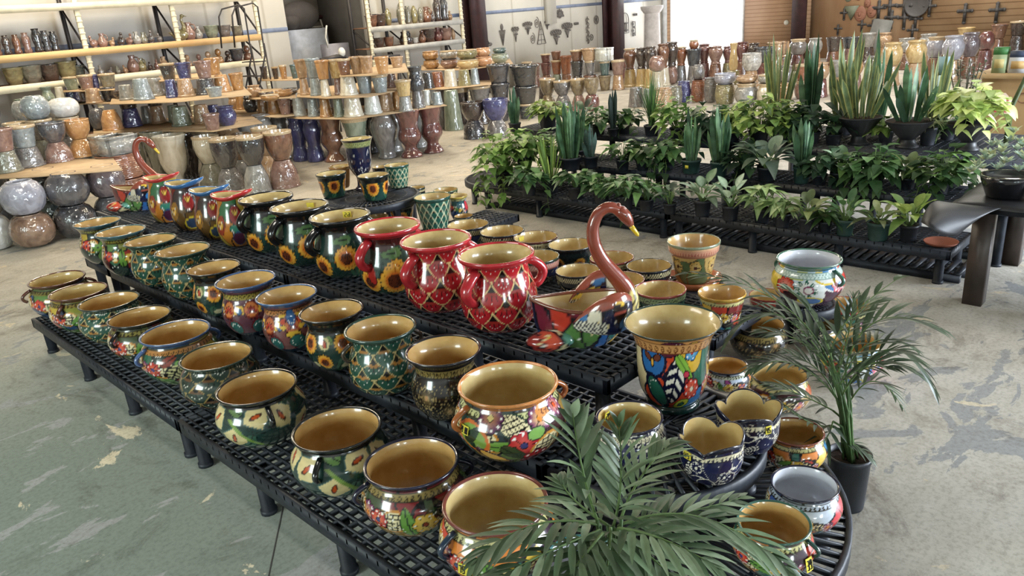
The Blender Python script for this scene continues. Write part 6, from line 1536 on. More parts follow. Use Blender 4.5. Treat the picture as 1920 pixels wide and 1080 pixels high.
shelving('pale steel shelving with dark vases between the brown frame and maroon column', (10.38, 11.30, 13.05), 14.1, 14.78, [0.5, 1.42, 1.85], (GREYSTEEL, GREYSTEEL, GREYSTEEL), 3.4)
# figurines: simple glazed animals and jugs
def fig_mesh(kind):
    """unit height; body, and head or handle parts"""
    out = {}
    if kind == 'bird':
        m = MB(); m.ball((0, 0, 0.36), 0.40, 0.28, 0.33, 16, 12); m.lathe([(0.001, 0), (0.22, 0), (0.2, 0.1), (0.12, 0.16)], 14); m.tube([(-0.3, 0, 0.42), (-0.5, 0, 0.52), (-0.62, 0, 0.62)], [0.12, 0.08, 0.03], 8); out['body'] = m.mesh('body', True)
        m = MB(); m.tube([(0.22, 0, 0.45), (0.33, 0, 0.62), (0.33, 0, 0.80)], [0.15, 0.10, 0.10], 10); m.ball((0.36, 0, 0.86), 0.13, 0.12, 0.13, 12, 8); m.tube([(0.45, 0, 0.86), (0.60, 0, 0.82)], [0.05, 0.02], 6); out['head'] = m.mesh('head', True)
    elif kind == 'goose':
        m = MB(); m.ball((0, 0, 0.22), 0.32, 0.2, 0.22, 16, 10); m.tube([(-0.25, 0, 0.26), (-0.42, 0, 0.34)], [0.1, 0.03], 8); out['body'] = m.mesh('body', True)
        m = MB(); m.tube([(0.16, 0, 0.3), (0.2, 0, 0.55), (0.14, 0, 0.78), (0.18, 0, 0.9)], [0.13, 0.075, 0.055, 0.05], 10); m.ball((0.2, 0, 0.93), 0.08, 0.065, 0.07, 10, 8); m.tube([(0.26, 0, 0.93), (0.38, 0, 0.90)], [0.03, 0.012], 6); out['head'] = m.mesh('head', True)
    elif kind == 'jug':
        m = MB(); m.lathe([(0.001, 0), (0.24, 0), (0.34, 0.2), (0.36, 0.4), (0.26, 0.62), (0.16, 0.78), (0.2, 0.96), (0.19, 1.0), (0.15, 1.0), (0.12, 0.8), (0.001, 0.7)], 18); out['body'] = m.mesh('body', True)
        m = MB(); m.tube([(0.17, 0, 0.88), (0.36, 0, 0.84), (0.42, 0, 0.65), (0.33, 0, 0.5)], 0.045, 8); out['handle'] = m.mesh('handle', True)
    elif kind == 'slim':
        m = MB(); m.lathe([(0.001, 0), (0.16, 0), (0.2, 0.12), (0.15, 0.3), (0.2, 0.55), (0.2, 0.75), (0.13, 0.9), (0.16, 1.0), (0.1, 1.0), (0.001, 0.9)], 14); out['body'] = m.mesh('body', True)
    elif kind == 'torpedo':
        m = MB(); m.lathe([(0.001, 0), (0.12, 0), (0.16, 0.1), (0.22, 0.4), (0.2, 0.68), (0.12, 0.88), (0.05, 1.0), (0.001, 1.0)], 14); out['body'] = m.mesh('body', True)
    elif kind == 'bust':
        m = MB(); m.lathe([(0.001, 0), (0.36, 0), (0.38, 0.15), (0.30, 0.42), (0.14, 0.52)], 14, sx=1, sy=0.7); out['body'] = m.mesh('body', True)
        m = MB(); m.ball((0, 0, 0.76), 0.24, 0.22, 0.26, 14, 10); out['head'] = m.mesh('head', True)
    elif kind == 'pot':
        m = MB(); m.lathe([(0.001, 0), (0.36, 0), (0.5, 0.4), (0.56, 0.9), (0.6, 0.94), (0.6, 1.0), (0.52, 1.0), (0.45, 0.5), (0.001, 0.4)], 18); out['body'] = m.mesh('body', True)
    return out
FIG = {k: fig_mesh(k) for k in ('bird', 'goose', 'jug', 'slim', 'torpedo', 'bust', 'pot')}
FNAME = {'bird': ('bird_figurine', 'figurine'), 'goose': ('goose_figurine', 'figurine'), 'jug': ('small_jug', 'jug'), 'slim': ('slim_vase', 'vase'), 'torpedo': ('closed_vase', 'vase'), 'bust': ('head_figurine', 'figurine'), 'pot': ('small_planter', 'planter')}
ORDN = ['leftmost', 'second', 'third', 'fourth', 'fifth', 'sixth', 'seventh', 'eighth', 'ninth', 'tenth', 'eleventh', 'twelfth']
def shelf_row(where, y, z, items):
    seen = {}
    for x, k, c, h in items: seen.setdefault((k, c), []).append(x)
    for x, k, c, h in items:
        nm, cat = FNAME[k]; L = seen[(k, c)]; i = sorted(L).index(x)
        lab = c + ' ' + nm.replace('_', ' ') + ' ' + where + ('' if len(L) == 1 else ', ' + (ORDN[i] if i == 0 else ORDN[i] + ' from the left'))
        t = thing(nm, lab, cat, (x, y, z - 0.004), random.Random(lab).uniform(-2.6, -0.6), 'figurines and vases ' + where)
        for part, me in FIG[k].items():
            o = put(part, me, None, t); gl = glaze(c.replace(' ', '_') + '_glaze', *GLAZES[c], wrap=0.5)
            if len(me.materials) == 0: me.materials.append(gl)
            o.material_slots[0].link = 'OBJECT'; o.material_slots[0].material = gl; o.scale = (h, h, h)
shelf_row('on the middle shelf of the left bay', 14.25, 1.90, [(3.46, 'slim', 'brown', .30), (3.60, 'slim', 'dark brown', .29), (3.74, 'slim', 'brown', .29), (3.88, 'slim', 'rose brown', .31), (4.04, 'slim', 'black', .36), (4.16, 'slim', 'charcoal', .32), (4.28, 'slim', 'black', .30)])
shelf_row('on the middle shelf of the second bay', 14.22, 1.90, [(4.86, 'bird', 'rose brown', .20), (5.00, 'jug', 'rose brown', .22), (5.14, 'bird', 'tan', .15), (5.29, 'bird', 'charcoal', .22), (5.43, 'bird', 'rose brown', .19), (5.56, 'jug', 'silver grey', .21), (5.68, 'jug', 'mossy grey', .19), (5.80, 'bird', 'dark grey', .22), (5.95, 'bird', 'smoky grey', .16)])
shelf_row('on the middle shelf of the right bay', 14.22, 1.90, [(6.33, 'goose', 'olive', .44), (6.50, 'jug', 'rose brown', .30), (6.66, 'jug', 'silver grey', .22), (6.92, 'pot', 'grey green', .22), (7.17, 'pot', 'smoky grey', .21), (7.42, 'pot', 'mossy grey', .18)])
shelf_row('on the lower shelf of the left bay', 14.25, 1.455, [(3.58, 'pot', 'olive', .26), (3.84, 'pot', 'mossy grey', .27), (4.10, 'pot', 'dark brown', .26), (4.36, 'pot', 'olive', .28), (4.52, 'pot', 'dark green', .2)])
shelf_row('on the lower shelf of the second bay', 14.22, 1.455, [(4.86, 'bird', 'silver grey', .18), (5.00, 'bird', 'smoky grey', .13), (5.13, 'jug', 'mossy grey', .13), (5.26, 'bird', 'tan', .14), (5.40, 'jug', 'rose brown', .28), (5.54, 'jug', 'olive', .22), (5.68, 'bird', 'dark brown', .15), (5.80, 'bird', 'rose brown', .18), (5.93, 'jug', 'tan', .21), (6.05, 'bird', 'mossy grey', .16)])
shelf_row('on the lower shelf of the right bay', 14.22, 1.455, [(6.36, 'bust', 'tan', .20), (6.58, 'bust', 'rose brown', .19), (6.76, 'bust', 'tan', .22), (6.96, 'bust', 'golden brown', .25), (7.14, 'bust', 'dark brown', .20), (7.32, 'pot', 'blue black', .22), (7.54, 'bust', 'brown', .26)])
shelf_row('on the upper deck of the pale shelving', 14.35, 1.85, [(10.62, 'pot', 'brown', .24), (10.84, 'pot', 'dark brown', .26), (11.08, 'torpedo', 'olive', .36), (11.44, 'torpedo', 'mossy grey', .46), (11.64, 'slim', 'mossy grey', .38), (11.82, 'torpedo', 'olive', .38), (12.0, 'torpedo', 'mossy grey', .34), (12.18, 'jug', 'brown', .34), (12.36, 'bird', 'smoky grey', .24), (12.52, 'slim', 'dark brown', .5), (12.72, 'slim', 'charcoal', .52), (12.90, 'bird', 'tan', .22)])
shelf_row('on the lower deck of the pale shelving', 14.3, 1.42, [(10.72, 'pot', 'dark brown', .2), (10.98, 'pot', 'brown', .2), (11.40, 'jug', 'dark brown', .28), (11.52, 'jug', 'charcoal', .28), (11.47, 'slim', 'white', .20), (11.73, 'pot', 'ice white', .13), (11.94, 'jug', 'brown', .26), (12.14, 'pot', 'dark brown', .28), (12.42, 'jug', 'oxblood', .3), (12.66, 'pot', 'rose brown', .28), (12.9, 'torpedo', 'tan', .24)])
# rolling ladder
t = thing('rolling_ladder', 'black wire rolling ladder in front of the right bay of the shelving', 'ladder', (6.95, 13.25, 0))
for sx in (-0.24, 0.24):
    m = MB(); m.tube([(-0.35, sx, 0.02), (0.28, sx, 1.55), (0.30, sx, 2.35), (0.22, sx, 2.42), (-0.12, sx, 2.36), (-0.20, sx, 2.24), (-0.26, sx, 1.72)], 0.014, 6); m.obj('handrail', DARKSTEEL, t, True)
    m = MB(); m.tube([(0.32, sx, 0.02), (0.30, sx, 1.75)], 0.014, 6); m.tube([(0.32, sx, 0.4), (-0.1, sx, 0.62)], 0.01, 6); m.obj('rear_leg', DARKSTEEL, t, True)
for i in range(6):
    m = MB(); x = -0.30 + 0.095 * i; z = 0.25 + 0.24 * i
    for k in range(6): m.beam((x - 0.1 + 0.04 * k, -0.24, z), (x - 0.1 + 0.04 * k, 0.24, z), 0.008)
    m.beam((x - 0.1, -0.24, z), (x + 0.1, -0.24, z), 0.02); m.beam((x - 0.1, 0.24, z), (x + 0.1, 0.24, z), 0.02); m.obj('step', DARKSTEEL, t)
# ---------------------------------------------------------------- store room seen through the opening
m = MB(); m.box(10.45, 11.35, 17.2, 17.95, 0, 1.9); t = thing('storage_cabinet', 'pale blue-white cabinet in the store room behind the opening', 'cabinet'); m.obj('cabinet_body', plain('cabinet_white', (184, 190, 202), 0.5), t)
m = MB(); m.box(10.85, 10.95, 17.18, 17.2, 0.9, 1.05); m.obj('handle', DARKSTEEL, t)
m = MB(); m.ball((10.9, 17.6, 2.22), 0.5, 0.36, 0.34, 20, 12); m.ball((10.62, 17.6, 2.10), 0.25, 0.33, 0.22, 16, 10); tag(m.obj('covered_bundle', plain('dark_tarp', (84, 78, 74), 0.8, bmp=0.5), None, True), 'dark covered bundle lying on top of the store room cabinet', 'bundle')
t = thing('step_ladder', 'grey straight ladder leaning in the store room beside the cabinet', 'ladder', (11.62, 17.6, 0))
for s in (-0.17, 0.17):
    m = MB(); m.beam((s, 0, 0), (s, 0.5, 2.1), 0.05, 0.03); m.obj('ladder_rail', GREYSTEEL, t)
for i in range(7):
    m = MB(); m.beam((-0.17, 0.06 + 0.066 * i, 0.25 + 0.28 * i), (0.17, 0.06 + 0.066 * i, 0.25 + 0.28 * i), 0.03); m.obj('rung', GREYSTEEL, t)
for k, z in enumerate((1.72, 2.16)):
    m = MB(); m.tube([(11.4, 18.3, z), (12.05, 18.3, z)], 0.05, 8); tag(m.obj('wall_girt', MAROON, None, True), 'brown steel girt on the store room rear wall, ' + ('lower' if k == 0 else 'upper') + ' one', 'beam')
t = thing('work_table', 'black-topped work table behind the centre stack with a gadget on it', 'table', (9.3, 13.2, 0))
m = MB(); m.box(-0.85, 0.85, -0.3, 0.3, 1.26, 1.30); m.obj('table_top', plain('black_table_top', (46, 44, 46), 0.4), t)
for sx in (-0.8, 0.8):
    for sy in (-0.25, 0.25): m = MB(); m.box(sx - 0.03, sx + 0.03, sy - 0.03, sy + 0.03, 0, 1.26); m.obj('leg', DARKSTEEL, t)
t = thing('hand_tool', 'black power tool with a white cap lying on the work table', 'tool', (8.75, 13.2, 1.30))
m = MB(); m.tube([(-0.28, 0, 0.05), (0.1, 0, 0.07), (0.3, 0, 0.06)], [0.035, 0.05, 0.03], 8); m.tube([(-0.1, 0, 0.03), (-0.16, -0.1, 0.02)], 0.03, 6); m.obj('tool_body', DARKSTEEL, t, True)
m = MB(); m.ball((0.22, 0, 0.15), 0.07, 0.07, 0.09); m.obj('cap', plain('white_plastic', (226, 222, 210), 0.4), t, True)
t = thing('machine', 'white shop machine with a curved arm in the store room opening', 'machine', (10.5, 15.7, 0))
m = MB(); m.box(-0.25, 0.25, -0.2, 0.2, 0, 1.55); m.obj('machine_body', plain('machine_grey', (150, 148, 156), 0.5), t); m = MB(); m.tube([(-0.22, -0.1, 1.4), (-0.27, -0.1, 1.7), (-0.2, -0.1, 1.95)], 0.02, 6); m.obj('curved_arm', plain('white_plastic', (226, 222, 210), 0.4), t, True)
# ---------------------------------------------------------------- wrought wall art on the white panels
IRON = plain('wrought_iron', (98, 92, 88), 0.6)
def art(name, label, x, z, build, col=IRON):
    m = MB(); build(m); o = m.obj(name, col, None, True, (x, YW - 0.03, z)); o.scale = (.62, 1, .7); tag(o, label, 'wall art', 'wall art on the white panels'); return o
def flower_stem(n, hgt, rr):
    def f(m):
        for i in range(n):
            a = (i - (n - 1) / 2) * 0.35; x = math.sin(a) * hgt * 0.9; z = hgt * math.cos(a * 0.6)
            m.tube([(0, 0, 0), (x * 0.4, 0, z * 0.55), (x, 0, z)], 0.010, 5)
            for k in range(6): m.ball((x + rr * math.cos(k * 1.047), 0, z + rr * math.sin(k * 1.047)), rr * 0.55, 0.012, rr * 0.55, 8, 5)
            m.ball((x * 0.6 + 0.03, 0, z * 0.6), 0.05, 0.01, 0.03, 8, 5)
    return f
def frame_tri(m):
    for s in (-1, 1): m.tube([(s * 0.28, 0, 0), (0, 0, 0.85)], 0.014, 5)
    for z, w_ in ((0.15, 0.23), (0.35, 0.165), (0.55, 0.1)): m.tube([(-w_, 0, z), (w_, 0, z)], 0.010, 5)
    m.tube([(-0.28, 0, 0.0), (0.28, 0, 0.0)], 0.012, 5); m.tube([(0, 0, 0), (0, 0, 0.7)], 0.008, 5)
def urn_art(m):
    m.lathe([(0.001, 0), (0.06, 0), (0.04, 0.06), (0.13, 0.28), (0.14, 0.30)], 12, sy=0.12); flower_stem(5, 0.5, 0.07)(m)
    for k in range(7): m.tube([(0, 0, 0.3), ((k - 3) * 0.07, 0, 0.42), ((k - 3) * 0.10, 0, 0.38 + 0.03 * (k % 2))], 0.012, 5)
def ring_art(r_, k=8):
    def f(m):
        a = np.linspace(0, TAU, 25); m.tube(np.stack([r_ * np.cos(a), 0 * a, r_ * np.sin(a)], 1), 0.012, 5)
        for i in range(k): m.tube([(0, 0, 0), (r_ * math.cos(i * TAU / k), 0, r_ * math.sin(i * TAU / k))], 0.008, 5)
    return f
def spiral(m):
    a = np.linspace(0, 14, 60); m.tube(np.stack([0.02 * a * np.cos(a) * 0.6, 0 * a, 0.02 * a * np.sin(a) * 0.8], 1), 0.010, 5)
def scroll_tower(m):
    for z in np.arange(0, 0.95, 0.17): a = np.linspace(0, 5, 14); s = 1 if int(z * 100) % 2 else -1; m.tube(np.stack([s * 0.10 * np.cos(a), 0 * a, z + 0.085 * np.sin(a)], 1), 0.013, 5)
    m.tube([(0, 0, -0.1), (0, 0, 1.0)], 0.014, 5)
def arch_frame(m):
    a = np.linspace(0, math.pi, 16); m.tube([(-0.3, 0, 0)] + [(0.3 * -math.cos(q), 0, 0.55 + 0.3 * math.sin(q)) for q in a] + [(0.3, 0, 0), (-0.3, 0, 0)], 0.014, 5)
    for z in (0.12, 0.42): m.tube([(-0.2, 0, z), (0.2, 0, z)], 0.03, 5)
    for x_ in (-0.12, 0.0, 0.12): m.tube([(x_, 0, 0.05), (x_, 0, 0.45)], 0.016, 5)
def panel_cut(m):
    for x0, x1, z0, z1 in ((-0.13, 0.13, 0, 0.03), (-0.13, 0.13, 0.60, 0.63), (-0.13, -0.10, 0, 0.63), (0.10, 0.13, 0, 0.63)): m.box(x0, x1, -0.008, 0.008, z0, z1)
    for k in range(4): m.ball(((-1) ** k * 0.05, 0, 0.1 + 0.14 * k), 0.085, 0.01, 0.05, 10, 6)
def half_sun(m):
    for k in range(7): a = math.pi * k / 6; m.ball((0.22 * math.cos(a), 0, 0.2 * math.sin(a)), 0.06, 0.012, 0.06, 8, 5)
    m.box(-0.28, 0.28, -0.01, 0.01, -0.06, 0.0); m.ball((0, 0, 0.02), 0.14, 0.012, 0.14, 12, 6)
def rooster(m):
    m.ball((0, 0, 0), 0.16, 0.012, 0.07, 12, 6); m.tube([(-0.1, 0, 0.03), (-0.16, 0, 0.2)], [0.06, 0.035], 6); m.ball((-0.17, 0, 0.22), 0.055, 0.012, 0.05, 8, 5)
def plaque(m):
    for k in range(3): m.box(-0.15 + 0.105 * k, -0.06 + 0.105 * k, -0.01, 0.01, 0, 0.1)
def cone_basket(m):
    for k in range(-3, 4): m.tube([(k * 0.06, 0, 0.4), (0, 0, -0.15)], 0.010, 5)
    for z in (0.1, 0.25, 0.4): w_ = 0.18 * (z + 0.15) / 0.55; m.tube([(-w_, 0, z), (w_, 0, z)], 0.010, 5)
    m.ball((0, 0, 0.52), 0.08, 0.012, 0.12, 10, 6)
for a_ in (('wall_flower', 'iron cone basket wall piece at the left of the white panel', 15.25, 1.20, cone_basket), ('wall_flower', 'iron three-flower spray right of the cone basket', 15.75, 1.15, flower_stem(3, 0.48, 0.06)), ('wall_flower', 'iron drooping flower spray beside the triangle trellis', 16.25, 1.30, flower_stem(5, 0.42, 0.05)),
           ('wall_rooster', 'small dark iron rooster low on the white panel', 14.75, 1.17, rooster), ('wall_trellis', 'iron triangle trellis on the white panel', 16.78, 1.02, frame_tri), ('wall_medallion', 'small iron scroll medallion above the triangle trellis', 16.62, 1.58, spiral), ('wall_medallion', 'small iron scroll left of the triangle trellis', 16.42, 1.18, spiral),
           ('wall_urn', 'larger black iron flower urn below the white downpipe', 17.42, 0.95, urn_art), ('wall_urn', 'black iron flower urn right of the larger urn', 17.92, 1.10, urn_art), ('wall_plaque', 'small row of three dark squares beside the iron urns', 18.34, 1.42, plaque), ('wall_fan', 'half-round dark fan piece right of the white downpipe', 17.62, 1.72, half_sun),
           ('wall_scroll', 'tall narrow iron scroll tower on the white panel', 18.85, 0.92, scroll_tower), ('wall_disc', 'oval iron mesh disc left of the right maroon column', 19.28, 1.50, ring_art(0.17, 14)), ('wall_ring', 'iron ring piece right of the scroll tower', 19.02, 1.02, ring_art(0.12, 5)), ('wall_hook', 'iron twig piece above the triangle trellis', 17.05, 1.38, flower_stem(4, 0.3, 0.03)),
           ('wall_arch', 'arched iron frame near the corner of the hall', 20.72, 1.02, arch_frame), ('wall_panel', 'cut-out black iron panel right of the arched frame', 21.18, 0.90, panel_cut), ('wall_plaque', 'small grey plaque above the cut-out iron panel', 21.28, 1.50, plaque)):
    art(*a_)
# white garden column by the doorway
t = thing('garden_column', 'white round garden column with a flared capital by the doorway', 'column', (21.2, 14.3, 0))
WHITEC = plain('white_cast_column', (196, 190, 188), 0.7)
m = MB(); m.lathe([(0.001, 0), (0.34, 0), (0.34, 0.08), (0.27, 0.14), (0.26, 0.5), (0.235, 1.55)], 28); m.obj('shaft', WHITEC, t, True)
m = MB(); m.lathe([(0.235, 1.55), (0.27, 1.58), (0.33, 1.66), (0.35, 1.72), (0.35, 1.76), (0.001, 1.76)], 28); m.obj('capital', WHITEC, t, True)
# crosses and faces on the side wall
PEWTER = plain('pewter_casting', (72, 69, 68), 0.6, bmp=0.4); RUST = plain('terracotta_casting', (136, 92, 72), 0.7); GREENP = plain('verdigris_casting', (112, 116, 96), 0.6)
def cross_mesh(flare=True):
    m = MB()
    for (x0, x1, z0, z1) in ((-0.05, 0.05, -0.34, 0.24), (-0.22, 0.22, -0.01, 0.10)): m.box(-0.02, 0.02, x0, x1, z0, z1)
    if flare:
        for (y, z) in ((-0.22, 0.045), (0.22, 0.045), (0, 0.26), (0, -0.36)): m.ball((0, y, z), 0.022, 0.07, 0.07, 10, 6)
    m.ball((-0.01, 0, 0.045), 0.035, 0.08, 0.08, 10, 6); return m.mesh('cross')
CRM = cross_mesh(); xs_ = XW - 0.06
for i, (y, z, s, lab) in enumerate(((9.055, 1.19, .72, 'small cross near the maroon column, upper one'), (9.2, 0.78, .66, 'small cross low near the maroon column'), (8.13, 1.26, 1.15, 'dark cross in the cluster left of the round plate, upper left'), (7.85, 1.30, 1.15, 'dark cross in the cluster directly left of the round plate'), (7.78, 1.00, 1.1, 'dark cross in the cluster, lower middle'), (7.48, 1.28, 1.2, 'dark cross in the cluster touching the round plate'), (7.45, 0.98, 1.1, 'dark cross in the cluster below the round plate'), (8.25, 0.82, .9, 'dark cross above the leaning grey slab'),
                                    (7.17, 0.94, 1.0, 'dark cross hanging below the round plate to the right'), (7.22, 0.66, .85, 'lowest dark cross on the plywood edge'), (6.86, 1.24, .95, 'pale cross just right of the round plate'), (6.02, 1.07, 1.1, 'cross alone on the slatted wall, left of two'), (5.31, 1.06, 1.1, 'cross alone on the slatted wall, right of two'), (8.55, 0.86, .7, 'small cross in the middle of the plywood panel'))):
    o = put('wall_cross', CRM, PEWTER, None, (xs_, y, z)); o.scale = (1, s * .62, s * .62); tag(o, 'grey cast ' + lab, 'cross', 'crosses on the side wall')
m = MB(); m.lathe([(0.001, 0.0), (0.16, 0.0), (0.17, 0.03), (0.27, 0.05), (0.30, 0.09), (0.27, 0.07), (0.15, 0.035), (0.001, 0.03)], 32); o = m.obj('wall_plate', PEWTER, None, True, (XW - 0.03, 7.17, 1.31)); o.rotation_euler = (0, -math.pi / 2, 0); tag(o, 'large round dark plate hanging among the crosses', 'plate')
FACE = MB(); FACE.ball((0, 0, 0), 0.05, 0.15, 0.19, 16, 10); FACE.ball((-0.05, 0, -0.01), 0.03, 0.03, 0.05); FACE.ball((-0.04, 0.055, 0.05), 0.012, 0.03, 0.015); FACE.ball((-0.04, -0.055, 0.05), 0.012, 0.03, 0.015); FACE.ball((-0.04, 0, -0.09), 0.014, 0.05, 0.015); FACE = FACE.mesh('face', True)
for y, z, s, mt, nm, lab in ((8.62, 1.16, 1.1, RUST, 'sun_face', 'terracotta sun face left of the dark crosses'), (8.32, 1.2, .9, RUST, 'sun_face', 'smaller terracotta sun face touching the dark crosses'), (8.98, 1.62, .7, GREENP, 'face_plaque', 'small green face at the upper left of the plywood'), (8.70, 1.62, .6, RUST, 'face_plaque', 'small brown face at the top of the plywood'), (8.45, 1.42, .6, RUST, 'wall_heart', 'small terracotta piece above the sun faces')):
    o = put(nm, FACE, mt, None, (XW - 0.04, y, z)); o.scale = (1, s, s); tag(o, lab, 'wall mask')
m = MB(); m.add([(-0.02, -0.2, 0.16), (-0.02, 0.2, 0.16), (-0.02, 0, -0.22), (0.02, -0.2, 0.16), (0.02, 0.2, 0.16), (0.02, 0, -0.22)], [(0, 1, 4, 3), (1, 2, 5, 4), (2, 0, 3, 5)], [(0, 2, 1), (3, 4, 5)])
tag(m.obj('wall_shield', GREENP, None, False, (XW - 0.06, 8.86, 1.22)), 'green triangular shield plaque on the plywood', 'plaque')
m = MB(); m.beam((22.5, 8.1, 0.0), (22.78, 7.95, 0.98), 0.5, 0.07); tag(m.obj('leaning_slab', plain('grey_slate', (120, 120, 116), 0.6)), 'grey slab leaning against the plywood panel', 'slab')
m = MB(); m.lathe([(0.001, 0), (0.07, 0), (0.07, 0.02), (0.001, 0.02)], 20); o = m.obj('wall_disc', plain('white_plastic', (226, 222, 210), 0.4), None, True, (XW - 0.001, 10.75, 1.02)); o.rotation_euler = (0, -math.pi / 2, 0); tag(o, 'small white disc on the tan brick wall', 'disc')

# ---------------------------------------------------------------- plants

